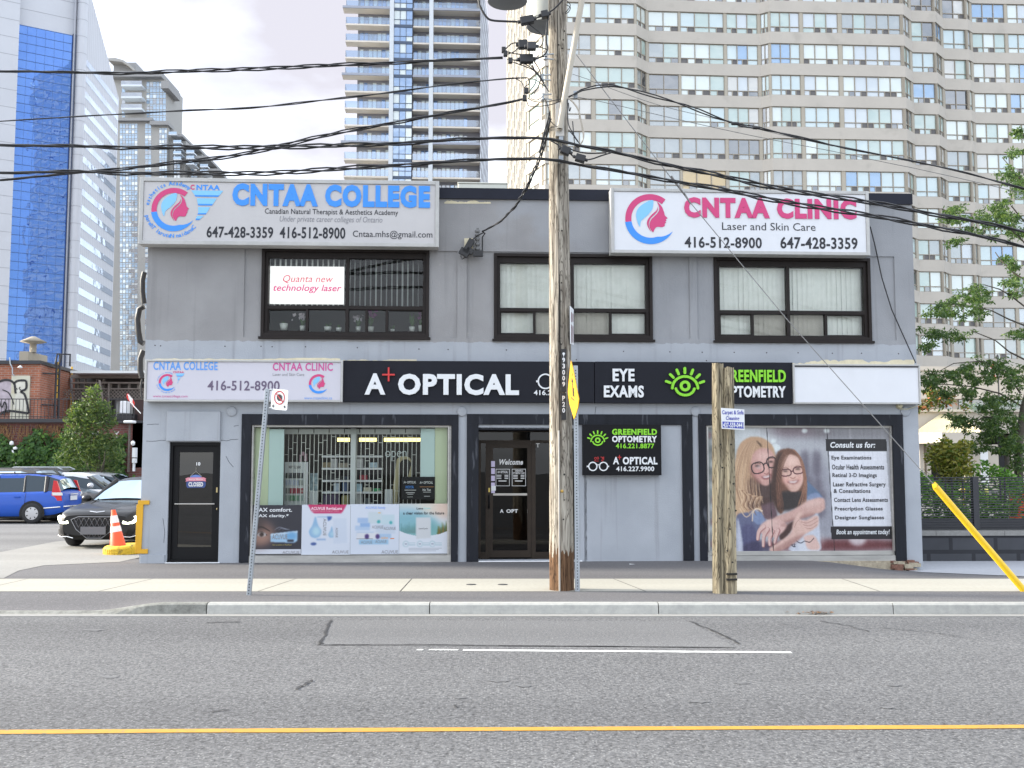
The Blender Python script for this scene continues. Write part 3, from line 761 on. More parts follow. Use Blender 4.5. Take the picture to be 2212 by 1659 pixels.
for y0, y1 in ((996, 1008.5), (1011.5, 1024), (1027.5, 1039), (1042.5, 1050), (1059, 1065)):
 q = el(1061, y0, 1069, y1); mb.box(q[0], q[1], ye - .004, ye + .0, q[2], q[3])
mb.build('notice_sticker', mat('lilac_paper', (.62, .55, .74), .7), ent)
mb = MB(); q = el(1061, 1049.5, 1071, 1060); mb.box(q[0], q[1], ye - .008, ye - .005, q[2], q[3]); mb.build('notice_sticker', M_WHITE, ent)
mb = MB(); q = el(1055, 1054, 1058.5, 1063); mb.box(q[0], q[1], ye - .006, ye, q[2], q[3]); mb.build('lock', mat('brass2', (.5, .38, .1), .35, metal=.6), ent)
q = fac(1040, 1205); mb = MB()
xm0 = xs0 + .05; xm1 = fac(1140, 1205, -.3)[0]
for i in range(17):
 y = .05 + i * .03
 mb.box(xm0, xm1, y, y + .018, -.012, .004)
mb.box(xm0, xm1, .05, .55, -.014, -.006)
single(mb, 'door_mat', mat('rubber_mat', (.018, .02, .024), .8), 'black ribbed mat lying in the recessed shop entrance', 'mat', mat=FM)
gx0, gx1, gz0, gz1 = G1
def ib(mb, x0, y0, x1, y1, d0, d1, m=None):
 """box whose front face fills the pixel box at depth d0 behind the wall"""
 q = facr(x0, y0, x1, y1, -d0); mb.box(q[0], q[1], d0, d1, q[2], q[3], m); return q
M_PALE_G = mat('pale_green_panel', (.66, .73, .50), .7); M_PALE_B = mat('pale_blue_panel', (.62, .78, .76), .7)
M_DARK_BROWN = mat('dark_curtain', (.02, .018, .016), .9)
for nm, a, m in (('divider_screen', (549, 924, 580, 1092), M_PALE_G), ('divider_screen', (580.5, 927, 612.5, 1092), M_PALE_B), ('divider_screen', (908.5, 926, 939, 1030), M_PALE_B), ('divider_screen', (939.5, 923, 966, 1092), M_PALE_G)):
 mb = MB(); ib(mb, *a, .22, .25)
 lab = {549: 'pale green panel inside the shopfront at its left edge', 580.5: 'pale blue panel inside the shopfront beside the left green one', 908.5: 'pale blue panel inside the shopfront above the black window sign', 939.5: 'pale green panel inside the shopfront at its right edge'}[a[0]]
 single(mb, nm, m, lab, 'screen', 'pale panels at the sides of the eyewear window', mat=FM)
mb = MB(); M_BARS = mat('grille_bars', (.62, .63, .58), .4, metal=.4)
rnd = random.Random(9)
y_ = .62; q = facr(613, 938, 908, 1100, -y_); nb = 32
for i in range(nb + 1):
 x = q[0] + (q[1] - q[0]) * i / nb
 mb.box(x - .005, x + .005, y_, y_ + .010, q[2], q[3])
 if i < nb:
  for j in range(6):
   z = q[2] + (q[3] - q[2]) * (j + .5 + (i % 2) * .5 * (1 if i % 3 else .4)) / 6.2
   if rnd.random() < .3: mb.box(x + .008, x + (q[1] - q[0]) / nb - .008, y_ + .003, y_ + .012, z - .004, z + .004)
mb.box(q[0], q[1], y_ - .01, y_ + .05, q[3], q[3] + .03)
single(mb, 'security_grille', M_BARS, 'folding metal security grille behind the eyewear shop window', 'grille', mat=FM)
mb = MB(); ib(mb, 757, 926, 768, 1092, .5, .6); single(mb, 'interior_post', M_BLIND_W, 'pale post standing in the middle behind the eyewear window', 'post', mat=FM)
mb = MB()
for i in range(9): ib(mb, 613 + i * 33, 927, 644 + i * 33, 937.5, .55, .56)
single(mb, 'window_valance', M_BLIND_W, 'short pale valance hanging along the top of the eyewear window', 'valance', mat=FM)
M_TUBE = mat('lamp_tube', (.9, .9, .6), .5, emit=(1, .86, .28), estr=1.1)
for i, (x0, x1) in enumerate(((728.5, 754.5), (776, 812.5), (829.5, 861.5), (863, 909))):
 mb = MB(); ib(mb, x0, 946, x1, 953.5, 2.2, 2.3)
 single(mb, 'ceiling_lamp', M_TUBE, ['short lit yellow ceiling lamp left of the middle post, first of four', 'lit yellow ceiling lamp just right of the middle post', 'lit yellow ceiling lamp above the open sign, third of four', 'longest lit yellow ceiling lamp above the open sign, last of four'][i], 'lamp', 'ceiling lamps inside the eyewear shop', mat=FM)
sh = empty('display_shelf', 'white wall shelves of eyewear boxes behind the shop window grille', 'shelf', mat=FM)
ys = 1.0
mb = MB(); ib(mb, 694, 980, 826, 1095, ys + .3, ys + .32); mb.build('back_panel', M_DARK, sh)
for y0 in (984, 1010.5, 1037, 1062):
 for xa, xb in ((695, 757), (768, 825)):
  mb = MB(); ib(mb, xa, y0, xb, y0 + 4.2, ys - .05, ys + .3); mb.build('shelf_board', M_WHITE, sh)
goods = [(697, 999, 715, 1010, (.22, .17, .09)), (716, 991, 729, 1010, (.45, .45, .45)), (731, 1000, 752, 1010, (.3, .26, .2)), (770, 990, 784, 1010, (.5, .5, .5)), (797, 999, 815, 1010, (.45, .58, .66)),
   (729, 1028, 741, 1036, (.03, .03, .03)), (742, 1029, 753, 1036, (.04, .05, .08)), (777, 1026, 793, 1036.5, (.33, .03, .05)), (697, 1027, 727, 1036.5, (.02, .02, .02)),
   (721, 1044, 733, 1062, (.42, .5, .58)), (739, 1040, 752, 1062, (.06, .1, .2)), (770, 1045, 782, 1062, (.35, .5, .58)), (785, 1053, 802, 1062, (.55, .52, .4)), (805, 1055, 821, 1062, (.05, .32, .13)),
   (698, 1068, 733, 1090, (.06, .04, .09)), (738, 1070, 753, 1090, (.33, .3, .12)), (769, 1066, 783, 1090, (.42, .42, .40)), (787, 1076, 800, 1090, (.08, .1, .1))]
gl = ['tan', 'grey picture', 'beige', 'black and white picture', 'pale blue', 'small black', 'small navy', 'red', 'long black', 'pale picture', 'dark blue', 'sky blue picture', 'cream', 'green', 'large dark purple', 'ochre', 'grey portrait', 'dark green']
rowname = ['top', 'top', 'top', 'top', 'top', 'second', 'second', 'second', 'second', 'third', 'third', 'third', 'third', 'third', 'bottom', 'bottom', 'bottom', 'bottom']
for g_, nm, rw in zip(goods, gl, rowname):
 mb = MB(); ib(mb, *g_[:4], ys + .02, ys + .15)
 single(mb, 'eyewear_box', mat('box_' + nm, g_[4], .6, var=.25, scale=14), nm + ' box on the ' + rw + ' row of the wall shelf behind the grille', 'box', 'boxes on the eyewear shelf', mat=FM)
st = empty('display_stand', 'white eyewear stand with five rows of coloured cases at the left of the window', 'stand', mat=FM)
mb = MB(); ib(mb, 614.5, 998, 660, 1094, .75, .8); mb.build('stand_body', M_BLIND_W, st)
mb = MB(); ib(mb, 660.5, 998, 664.5, 1094, .72, .78); mb.build('edge_light', M_WHITE, st)
for y0, cs in ((1021.5, [(.05, .06, .05), (.04, .05, .06), (.03, .03, .03), (.04, .04, .05)]), (1037, [(.5, .56, .66), (.55, .6, .7), (.5, .56, .66), (.3, .33, .3)]), (1054.5, [(.25, .25, .23), (.4, .04, .07), (.4, .04, .07), (.32, .05, .06)]), (1070, [(.4, .5, .42), (.1, .3, .14), (.2, .4, .25), (.35, .45, .4)])):
 for i, c_ in enumerate(cs):
  mb = MB(); ib(mb, 617 + i * 9.6, y0, 625.6 + i * 9.6, y0 + 11.5, .72, .75); mb.build('eyewear_case', mat('case', c_, .5), st)
mb = MB(); q = facr(624, 1006, 650, 1012, -.74); put_text(mb, 'NEW DESIGNS', q[0], q[1], q[2], q[3], .745, bold=.02); mb.build('stand_lettering', M_BLACKF, st)
mb = MB(); ib(mb, 668, 1022, 686.5, 1060, .9, .93)
single(mb, 'portrait_card', mat('portrait_card_print', (.22, .3, .33), .5, var=.8, scale=9), 'blue grey portrait card standing between the stand and the shelf', 'card', mat=FM)
mb = MB(); ib(mb, 669, 1060, 685, 1092, .85, 1.0); single(mb, 'display_plinth', M_BLIND_W, 'narrow white plinth under the portrait card', 'plinth', 'white plinths in the eyewear window', mat=FM)
mb = MB(); ib(mb, 831, 1057, 848, 1092, .85, 1.0); single(mb, 'display_plinth', M_BLIND_W, 'narrow white plinth below the open sign', 'plinth', 'white plinths in the eyewear window', mat=FM)
mb = MB()
for x0, y0, x1, y1 in ((647, 982, 651, 998), (651, 976, 657, 984), (657, 980, 663, 996)): ib(mb, x0, y0, x1, y1, .8, .86)
single(mb, 'photo_card', mat('pink_card', (.45, .28, .33), .6, var=.6, scale=20), 'small pink and grey photo card on top of the eyewear stand', 'card', mat=FM)
mb = MB(); q = facr(856, 985, 888, 1090, -.95)
pts = []
for i in range(13):
 t = PI - PI * i / 12; pts.append(((q[0] + q[1]) / 2 + (q[1] - q[0]) / 2 * math.cos(t), q[3] - .1 + .1 * math.sin(t)))
outer = [(q[0], q[2])] + pts + [(q[1], q[2] + .4)]
inn = [(x * .8 + (q[0] + q[1]) / 2 * .2 + .03, z - .06) for x, z in pts]
mb.prism(list(reversed([(q[0] - .1, q[2]), (q[0], q[3] - .1)] + pts + [(q[1], q[3] - .4), (q[1] - .06, q[3] - .4)] + list(reversed(inn)) + [(q[0] + .02, q[2])])), .95, 1.05)
single(mb, 'arched_display', mat('cream_display', (.55, .48, .26), .6), 'tall cream arched spectacle display at the right behind the grille', 'display', mat=FM)
mb = MB(); q = facr(832, 974, 878, 994, -.4)
cz = q[2] + (q[3] - q[2]) * .45;
put_text(mb, 'open', q[0], q[1], q[2], q[3], .4, th=.02, bold=-.012)
single(mb, 'open_sign', mat('tube_sign', (.55, .62, .60), .4), 'unlit tube sign reading open behind the shop window', 'sign', mat=FM)
# ------------------------------------------------------------------ signs on the front
C_MAG = srgb(205, 58, 118); C_BLUE = srgb(52, 140, 232); C_LBLUE = srgb(124, 190, 236)
M_MAG = mat('sign_magenta', (.55, .04, .17), .5); M_BLU = mat('sign_blue', (.035, .25, .75), .5); M_LBL = mat('sign_light_blue', (.20, .50, .80), .5)
M_INK = mat('sign_ink', (.010, .011, .018), .5); M_GREYINK = mat('sign_grey_ink', (.22, .22, .24), .5)
M_FACE = mat('sign_face', (.64, .655, .69), .45, var=.03, scale=2.0); M_FACE_WARM = mat('sign_face_warm', (.475, .465, .47), .45, var=.04, scale=1.3)
M_FRAME = mat('sign_frame', (.42, .42, .41), .5, var=.1, scale=4)
M_BLACKS = mat('sign_black', (.010, .011, .017), .6, spec=.2, var=.1, scale=3)
M_LETW = mat('letter_white', (.66, .68, .70), .5); M_LIME = mat('letter_lime', (.22, .60, .02), .5, emit=(.3, .9, .03), estr=.0); M_RED = mat('letter_red', (.55, .03, .03), .5)
EM = [M_MAG, M_BLU, M_LBL]
def smooth(pts, n=4, closed=True):
 out = []; k = len(pts)
 for i in range(k if closed else k - 1):
  p0, p1, p2, p3 = [np.array(pts[(i + d) % k] if closed else pts[min(max(i + d, 0), k - 1)], float) for d in (-1, 0, 1, 2)]
  for j in range(n):
   t = j / n
   out.append(tuple(.5 * (2*p1 + (p2-p0)*t + (2*p0-5*p1+4*p2-p3)*t*t + (3*p1-p0-3*p2+p3)*t**3)))
 if not closed: out.append(tuple(pts[-1]))
 return out
def emblem(parent, cx, cz, r, y, wing=None, circ=None, d=.004):
 """ring, leaf and profile; centre cx,cz, outer radius r, lying on plane y"""
 mb = MB()
 def arc(a0, a1, r0, r1, m, taper=0):
  N = 26
  for i in range(N):
   t0, t1 = R(a0 + (a1 - a0) * i / N), R(a0 + (a1 - a0) * (i + 1) / N)
   k0 = r0 + (r1 - r0) * taper * max(0, (i / N - .72) / .28) * 1; k1 = r0 + (r1 - r0) * taper * max(0, ((i + 1) / N - .72) / .28)
   q = [(r1, t0), (r1, t1), (k1, t1), (k0, t0)]
   pp = [(cx + r * a * math.cos(t), y, cz + r * a * math.sin(t)) for a, t in q]
   mb.add(pp if a1 < a0 else pp, [(0, 3, 2, 1) if a1 > a0 else (0, 1, 2, 3)], m)
 arc(52, 188, .76, 1.0, 0); arc(188, 330, .76, 1.02, 1, .98)
 def P(pts, m, nsm=4):
  q = [((x - 1190) / 215, (265 - z) / 215) for x, z in pts]
  q = smooth(q, nsm) if nsm else q
  mb.poly([(cx + r * a, y, cz + r * b) for a, b in q], m)
 P([(1212, 102), (1160, 118), (1095, 165), (1068, 225), (1078, 290), (1100, 335), (1110, 285), (1165, 235), (1205, 185), (1216, 140)], 2)
 P([(1250, 118), (1288, 155), (1308, 205), (1316, 235), (1338, 257), (1324, 268), (1328, 280), (1318, 288), (1326, 297), (1314, 306), (1312, 325), (1290, 336), (1250, 334), (1228, 350), (1212, 381), (1186, 345), (1182, 315), (1196, 272), (1228, 240), (1258, 205), (1268, 165)], 0, 3)
 P([(1256, 158), (1244, 190), (1205, 225), (1172, 265), (1160, 300), (1168, 335), (1196, 378), (1178, 335), (1178, 300), (1192, 262), (1226, 228), (1252, 195)], 0, 3)
 o = mb.build('emblem', EM, parent)
 if wing:
  mb = MB()
  for (x0, x1, z0, z1, m) in wing:
   mb.add([(x0[0], y, z1), (x0[1], y, z0), (x1[1], y, z0), (x1[0], y, z1)], [(0, 1, 2, 3)], m)
  mb.build('wing_emblem', EM, parent)
 if circ:
  mb = MB()
  for s, a0, a1, rad, hgt, flip in circ:
   n = len(s)
   for i, ch in enumerate(s):
    if ch == ' ': continue
    a = R(a0 + (a1 - a0) * i / max(1, n - 1))
    v, f, ed = text_geo(ch, .02, 0, 2)
    if not len(v): continue
    px, pz = cx + rad * math.cos(a), cz + rad * math.sin(a)
    rot = a - PI / 2
    if flip: rot += PI
    c_, s_ = math.cos(rot), math.sin(rot)
    mid = (v[:, 0].min() + v[:, 0].max()) / 2
    X = (v[:, 0] - mid) * hgt * 1.3; Z = (v[:, 1] - .35) * hgt * 1.3
    mb.add([(px + a_ * c_ - b_ * s_, y, pz + a_ * s_ + b_ * c_) for a_, b_ in zip(X, Z)], f, 1)
  mb.build('circular_lettering', EM, parent)
def signbox(name, label, cat, quad, d0, d1, frame_w, mface, mframe, under=True, group=None):
 """box sign; quad px (x0,yt0,yb0, x1,yt1,yb1) on its front plane; returns root, front y and bounds"""
 x0, yt0, yb0, x1, yt1, yb1 = quad
 a = fac(x0, yt0, d1); b = fac(x0, yb0, d1); c = fac(x1, yt1, d1); e = fac(x1, yb1, d1)
 X0, X1, Z0, Z1 = (a[0] + b[0]) / 2, (c[0] + e[0]) / 2, (b[1] + e[1]) / 2, (a[1] + c[1]) / 2
 root = empty(name, label, cat, mat=FM, group=group)
 mb = MB(); mb.box(X0, X1, -d1 + .02, -d0, Z0, Z1)
 frame_boxes(mb, X0 - .004, X1 + .004, Z0 - .004, Z1 + .004, frame_w, -d1 - .012, -d1 + .05)
 mb.build('cabinet', mframe, root, bevel=.006)
 mb = MB(); mb.quad((X0 + frame_w, -d1 + .012, Z0 + frame_w), (X1 - frame_w, -d1 + .012, Z0 + frame_w), (X1 - frame_w, -d1 + .012, Z1 - frame_w), (X0 + frame_w, -d1 + .012, Z1 - frame_w))
 mb.build('sign_face', mface, root)
 return root, -d1 + .008, (X0, X1, Z0, Z1)
def txt(mb, s, x0, y0, x1, y1, d, y, **k):
 if mb.v: mb.more.append((s, x0, y0, x1, y1, d, y, k)); return
 txt0(mb, s, x0, y0, x1, y1, d, y, **k)
def txt0(mb, s, x0, y0, x1, y1, d, y, skew=0, **k):
 """text in the pixel box; skew = px the right end lies lower"""
 q = facr(x0, y0, x1, y1, d)
 sh = 0
 put_text(mb, s, q[0], q[1], q[2], q[3], y, **k)
# ---- roof sign, college
d1 = .32
S, y, B_ = signbox('roof_sign', 'large white roof sign with blue college lettering above the left upper window', 'sign', (301, 383, 525, 948, 392, 535), .02, d1, .07, M_FACE_WARM, M_FRAME)
mb = MB(); txt(mb, 'CNTAA COLLEGE', 502, 398.5, 929, 447, d1, y - .012, th=.012, bold=.06); mb.build('lettering', M_BLU, S)
mb = MB(); txt(mb, 'Canadian Natural Therapist & Aesthetics Academy', 572, 451.5, 860, 466.5, d1, y, bold=.008)
mb.build('lettering', M_INK, S)
mb = MB(); txt(mb, 'Under private career colleges of Ontario', 604, 467, 826, 483.5, d1, y, shear=.2); mb.build('lettering', M_GREYINK, S)
mb = MB(); txt(mb, '647-428-3359', 446, 489, 590, 514, d1, y, bold=.025); txt(mb, '416-512-8900', 604, 490, 746, 515.5, d1, y, bold=.025); txt(mb, 'Cntaa.mhs@gmail.com', 762, 498, 934, 516.5, d1, y, bold=.004)
mb.build('lettering', M_INK, S)
def ez(px, py, d): return fac(px, py, d)
c = fac(375, 452, d1); rr = fac(423, 450, d1)[0] - fac(375, 450, d1)[0]
def wingq(px, d):
 out = []
 for (xa0, xa1, xb0, xb1, y0, y1, m) in px:
  P = lambda x, yy: fac(x, yy, d)
  out.append(((P(xa0, y0)[0], P(xa1, y1)[0]), (P(xb0, y0)[0], P(xb1, y1)[0]), P(xa0, y1)[1], P(xa0, y0)[1], m))
 return out
wing = wingq([(413, 420, 482, 474, 411, 421, 2), (420, 422, 474, 471, 421, 424.5, 1), (425, 427, 468, 460, 428, 440, 2), (427, 428, 460, 457, 440, 443.5, 1), (428, 428, 454, 446, 447, 460, 2), (428, 426, 446, 444, 460, 463, 1), (426, 423, 440, 433, 466, 472, 2), (423, 422, 433, 430, 472, 475, 1)], d1)
emblem(S, c[0], c[1], rr, y - .003, wing, [('esthetics Academy', 168, 56, rr * 1.22, rr * .2, False), ('Canadian Natural Therap', 318, 196, rr * 1.22, rr * .2, True)])
mb = MB(); txt(mb, 'C', 411, 398.5, 420, 409.5, d1, y, bold=.04); mb.build('lettering', M_MAG, S)
mb = MB(); txt(mb, 'NTAA', 424, 399, 475, 410.5, d1, y, bold=.04); mb.build('lettering', M_BLU, S)
# ---- roof sign, clinic
S, y, B_ = signbox('roof_sign', 'white roof sign with magenta clinic lettering above the right upper window', 'sign', (1320, 405, 547, 1877.5, 415, 550), .02, d1, .06, M_FACE, M_FRAME)
mb = MB(); txt(mb, 'CNTAA CLINIC', 1478, 428, 1850, 472, d1, y - .012, th=.012, bold=.055); mb.build('lettering', M_MAG, S)
mb = MB(); txt(mb, 'Laser and Skin Care', 1560, 481, 1762, 497.5, d1, y); txt(mb, '416-512-8900', 1479, 511.5, 1646, 536, d1, y, bold=.025); txt(mb, '647-428-3359', 1686, 512, 1853, 538, d1, y, bold=.025); mb.build('lettering', M_INK, S)
c = fac(1405, 472.5, d1); rr = fac(1459, 472, d1)[0] - fac(1405, 472, d1)[0]
emblem(S, c[0], c[1], rr, y - .003)
# ---- strip signs over the shopfronts
d1 = .2
S, y, B_ = signbox('shopfront_sign', 'white sign with small blue and magenta lettering over the narrow side door', 'sign', (313, 777, 866, 740, 779, 869), .001, d1, .035, mat('sign_face_violet', (.52, .51, .57), .45, var=.03, scale=.8), M_FRAME)
mb = MB(); txt(mb, 'CNTAA COLLEGE', 331, 781, 470, 799.5, d1, y, bold=.025); txt(mb, 'www.cntaaclinic.ca', 657, 856.5, 717, 862.5, d1, y); mb.build('lettering', mat('sign_blue_soft', (.10, .29, .70), .5), S)
mb = MB(); txt(mb, 'CNTAA CLINIC', 589, 783.5, 719, 801, d1, y, bold=.025); txt(mb, 'www.cntaacollege.com', 330, 853, 405, 860, d1, y); mb.build('lettering', mat('sign_magenta_soft', (.52, .08, .27), .5), S)
mb = MB(); txt(mb, '416-512-8900', 448, 822, 604, 844, d1, y, bold=.02); mb.build('lettering', mat('sign_plum', (.12, .09, .15), .5), S)
mb = MB(); txt(mb, 'Laser and Skin Care', 589, 805.5, 657, 812, d1, y); mb.build('lettering', M_GREYINK, S)
c = fac(361, 826, d1); rr = fac(379.5, 826, d1)[0] - fac(361, 826, d1)[0]
wing = wingq([(379, 381, 399, 395, 806.5, 811.5, 2), (381, 382, 395, 393, 811.5, 813, 1), (383, 384, 390, 387, 815, 820, 2), (384, 384, 387, 386, 820, 821.5, 1), (384, 382, 386, 381, 824, 828, 2)], d1)
emblem(S, c[0], c[1], rr, y - .003, wing, [('esthetics Academy', 168, 60, rr * 1.2, rr * .15, False), ('Canadian Natural Therap', 318, 196, rr * 1.2, rr * .15, True)])
mb = MB(); txt(mb, 'CNTAA', 373.5, 801.5, 397, 806, d1, y, bold=.03); mb.build('lettering', M_MAG, S)
c = fac(688, 829, d1); rr = fac(709, 829, d1)[0] - fac(688, 829, d1)[0]
emblem(S, c[0], c[1], rr, y - .003)
# ---- black optical sign
d1 = .16
def blacksign(label, quad):
 x0, yt, yb, x1 = quad
 q = facr(x0, yt, x1, yb, d1); root = empty('shopfront_sign', label, 'sign', mat=FM)
 mb = MB(); mb.box(q[0], q[1], -d1, -.001, q[2], q[3]); mb.build('panel', M_BLACKS, root, bevel=.004); return root
S = blacksign('long black sign with raised white optical lettering over the eyewear window', (741, 780, 869, 1283.5)); y = -d1 - .045
mb = MB(); txt(mb, 'A', 788, 807, 833, 853, d1, y, th=.04, bold=.035); txt(mb, 'OPTICAL', 860, 808, 1121, 854, d1, y, th=.04, bold=.045); mb.build('raised_lettering', M_LETW, S, bevel=.004)
mb = MB(); q = facr(826, 808, 853, 811.5, d1); mb.box(q[0], q[1], y, y + .04, q[2], q[3]); q1 = facr(838, 794, 841.5, 808, d1); q2 = facr(838, 811.5, 841.5, 824, d1)
mb.box(q1[0], q1[1], y, y + .04, q[3], q1[3]); mb.box(q2[0], q2[1], y, y + .04, q2[2], q[2]); mb.build('plus_mark', M_RED, S)
def ring(mb, cx, cz, r0, r1, y, th, m=None, a0=0, a1=360, N=32):
 for i in range(N):
  t0, t1 = R(a0 + (a1 - a0) * i / N), R(a0 + (a1 - a0) * (i + 1) / N)
  mb.prism([(cx + r0 * math.cos(t0), cz + r0 * math.sin(t0)), (cx + r1 * math.cos(t0), cz + r1 * math.sin(t0)), (cx + r1 * math.cos(t1), cz + r1 * math.sin(t1)), (cx + r0 * math.cos(t1), cz + r0 * math.sin(t1))], y, y + th, m)
pxm = fac(1107, 820, d1)[0] - fac(1106, 820, d1)[0]
mb = MB()
for px in (1178, 1214):
 c = fac(px, 824, d1); ring(mb, c[0], c[1], 14 * pxm, 17 * pxm, y + .02, .02)
c0 = fac(1161, 824, d1); mb.box(c0[0] - 3 * pxm, c0[0], y + .02, y + .04, c0[1] - 2 * pxm, c0[1] + 2 * pxm); c0 = fac(1196, 824, d1); mb.box(c0[0] - 2 * pxm, c0[0] + 2 * pxm, y + .02, y + .04, c0[1], c0[1] + 3 * pxm)
mb.build('glasses_mark', M_LETW, S)
mb = MB(); txt(mb, '416.227.9900', 1153, 843, 1247, 854, d1, y + .02, th=.02, bold=.02); mb.build('raised_lettering', M_LETW, S)
# ---- black optometry sign
S = blacksign('black sign with a lime eye mark and eye exams lettering above the entrance wall', (1285, 782, 871, 1713))
mb = MB(); txt(mb, 'EYE', 1323, 797, 1370, 824, d1, y, th=.04, bold=.035); txt(mb, 'EXAMS', 1304, 833, 1390, 859, d1, y, th=.04, bold=.035); txt(mb, 'OPTOMETRY', 1561, 834, 1696, 859, d1, y, th=.04, bold=.03); mb.build('raised_lettering', M_LETW, S)
mb = MB(); txt(mb, 'GREENFIELD', 1561, 799, 1696, 826, d1, y, th=.04, bold=.03); mb.build('raised_lettering', M_LIME, S)
def eye(S, px, py, s, d, y, th):
 """lime eye mark: iris ring, two lids, seven lashes; s = half width of the lids in px"""
 mb = MB(); pm = fac(px + 1, py, d)[0] - fac(px, py, d)[0]
 c = fac(px, py, d); u = s * pm
 ring(mb, c[0], c[1], .20 * u, .42 * u, y, th)
 def stroke(pts, w):
  for (a, b) in zip(pts, pts[1:]):
   dx, dz = b[0] - a[0], b[1] - a[1]; L_ = math.hypot(dx, dz); nx, nz = -dz / L_ * w / 2, dx / L_ * w / 2
   mb.prism([(a[0] - nx, a[1] - nz), (b[0] - nx, b[1] - nz), (b[0] + nx, b[1] + nz), (a[0] + nx, a[1] + nz)], y, y + th)
  for a in (pts[0], pts[-1]):
   mb.prism([(a[0] + w / 2 * math.cos(t * PI / 6), a[1] + w / 2 * math.sin(t * PI / 6)) for t in range(12)], y + .001, y + th)
 up = [(c[0] + u * math.cos(t), c[1] - .18 * u + u * .92 * math.sin(t)) for t in [PI - PI * i / 20 for i in range(21)]]
 stroke(up, .2 * u)
 lo = [(c[0] + .74 * u * math.cos(t), c[1] - .1 * u + .62 * u * math.sin(t)) for t in [PI * 1.06 + PI * .88 * i / 16 for i in range(17)]]
 stroke(lo, .2 * u)
 for i in range(7):
  t = PI - (R(18) + R(144) * i / 6); a = (c[0] + 1.22 * u * math.cos(t) , c[1] - .1 * u + 1.12 * u * math.sin(t)); b = (c[0] + 1.55 * u * math.cos(t), c[1] - .1 * u + 1.48 * u * math.sin(t))
  stroke([a, b], .2 * u)
 mb.build('eye_mark', M_LIME, S)
eye(S, 1479, 834, 27.5, d1, y, .04)
# ---- blank white sign on the right
S, y, B_ = signbox('shopfront_sign', 'blank white sign box at the right end of the shopfronts', 'sign', (1714, 786.5, 871.5, 1988, 788, 873), .001, .2, .03, M_FACE, M_FRAME)
mb = MB(); mb.box(B_[0] + .03, B_[1] - .03, -.205, -.2, B_[3] - .05, B_[3] - .03); mb.build('seam', M_INK, S)
# ---- hanging panel by the entrance
d1 = .17
q = facr(1259.5, 917, 1428.5, 1026.5, d1); S = empty('wall_sign', 'square black wall sign with lime and white lettering on the grey panel beside the entrance', 'sign', mat=FM)
mb = MB(); mb.box(q[0], q[1], -d1, -.001, q[2], q[3]); mb.build('panel', mat('sign_black_deep', (.004, .004, .006), .55, spec=.2), S, bevel=.004)
y = -d1 - .012
mb = MB(); txt(mb, 'OPTOMETRY', 1322, 941.5, 1419, 955.5, d1, y, th=.01, bold=.04); txt(mb, 'A', 1324, 987, 1337, 1003, d1, y, th=.01, bold=.03); txt(mb, 'OPTICAL', 1345, 987, 1420, 1003.5, d1, y, th=.01, bold=.04); txt(mb, '416.227.9900', 1331, 1007.5, 1413, 1018, d1, y, th=.01, bold=.02)
mb.build('raised_lettering', M_LETW, S); mb = MB()
pxm = fac(1281, 1006, d1)[0] - fac(1280, 1006, d1)[0]
for px in (1280.5, 1303.5):
 c = fac(px, 1007.5, d1); ring(mb, c[0], c[1], 7.6 * pxm, 10 * pxm, y, .01)
c = fac(1292, 1005, d1); ring(mb, c[0], c[1] - 2 * pxm, 2 * pxm, 4 * pxm, y, .01, None, 20, 160, 8)
for px in (1269, 1314): c = fac(px, 1007.5, d1); mb.box(c[0] - 1.5 * pxm, c[0] + 1.5 * pxm, y, y + .01, c[1] - 1.6 * pxm, c[1] + 1.6 * pxm)
mb.build('glasses_mark', M_LETW, S)
mb = MB(); txt(mb, 'GREENFIELD', 1322, 926.5, 1419, 939.5, d1, y, th=.01, bold=.04); txt(mb, '416.221.8877', 1330, 958, 1413, 968.5, d1, y, th=.01, bold=.02); mb.build('raised_lettering', M_LIME, S)
eye(S, 1291, 951, 14.5, d1, y, .01)
mb = MB()
def bar(x0, y0, x1, y1): q = facr(x0, y0, x1, y1, d1); mb.box(q[0], q[1], y, y + .008, q[2], q[3])
bar(1334, 987, 1342, 988.4); bar(1337.4, 983, 1338.8, 993)
pm = pxm
c = fac(1286.5, 990, d1); ring(mb, c[0], c[1], 1.7 * pm, 2.6 * pm, y, .008, None, 0, 360, 14)
bar(1291, 986.5, 1292, 993); bar(1292, 989, 1294, 990); bar(1284.6, 993.4, 1285.6, 996.4); bar(1285.6, 995.6, 1293, 996.4)
bar(1297, 987, 1301.4, 988); bar(1300.6, 988, 1301.5, 991.5); bar(1303.6, 986.4, 1304.6, 993); bar(1301.8, 988.4, 1303.6, 989.2); bar(1301.8, 990.6, 1303.6, 991.4)
c = fac(1301, 994.8, d1); ring(mb, c[0], c[1], 1.2 * pm, 2.0 * pm, y, .008, None, 0, 360, 12)
mb.build('red_mark', M_RED, S)
# ---- lit screen upstairs
q = facr(583.5, 576, 743, 656.5, -.16)
S = empty('led_screen', 'lit white screen with pink italic lettering behind the upper left window', 'screen', mat=FM)
M_LED = mat('led_white', (.1, .1, .1), .5, emit=(1, 1, 1), estr=.36); M_LEDP = mat('led_pink', (.1, .01, .03), .5, emit=(.9, .05, .30), estr=.30); M_LEDR = mat('led_red', (.1, .01, .02), .5, emit=(.9, .06, .14), estr=.30)
mb = MB(); mb.box(q[0], q[1], .14, .2, q[2], q[3]); mb.build('screen', M_LED, S)
mb = MB(); txt(mb, 'Quanta new', 612, 595, 720, 613, -.16, .134, shear=.25, bold=.012); mb.build('lettering', M_LEDR, S)
mb = MB(); txt(mb, 'technology laser', 591, 615, 738, 634, -.16, .134, shear=.25, bold=.012); mb.build('lettering', M_LEDP, S)
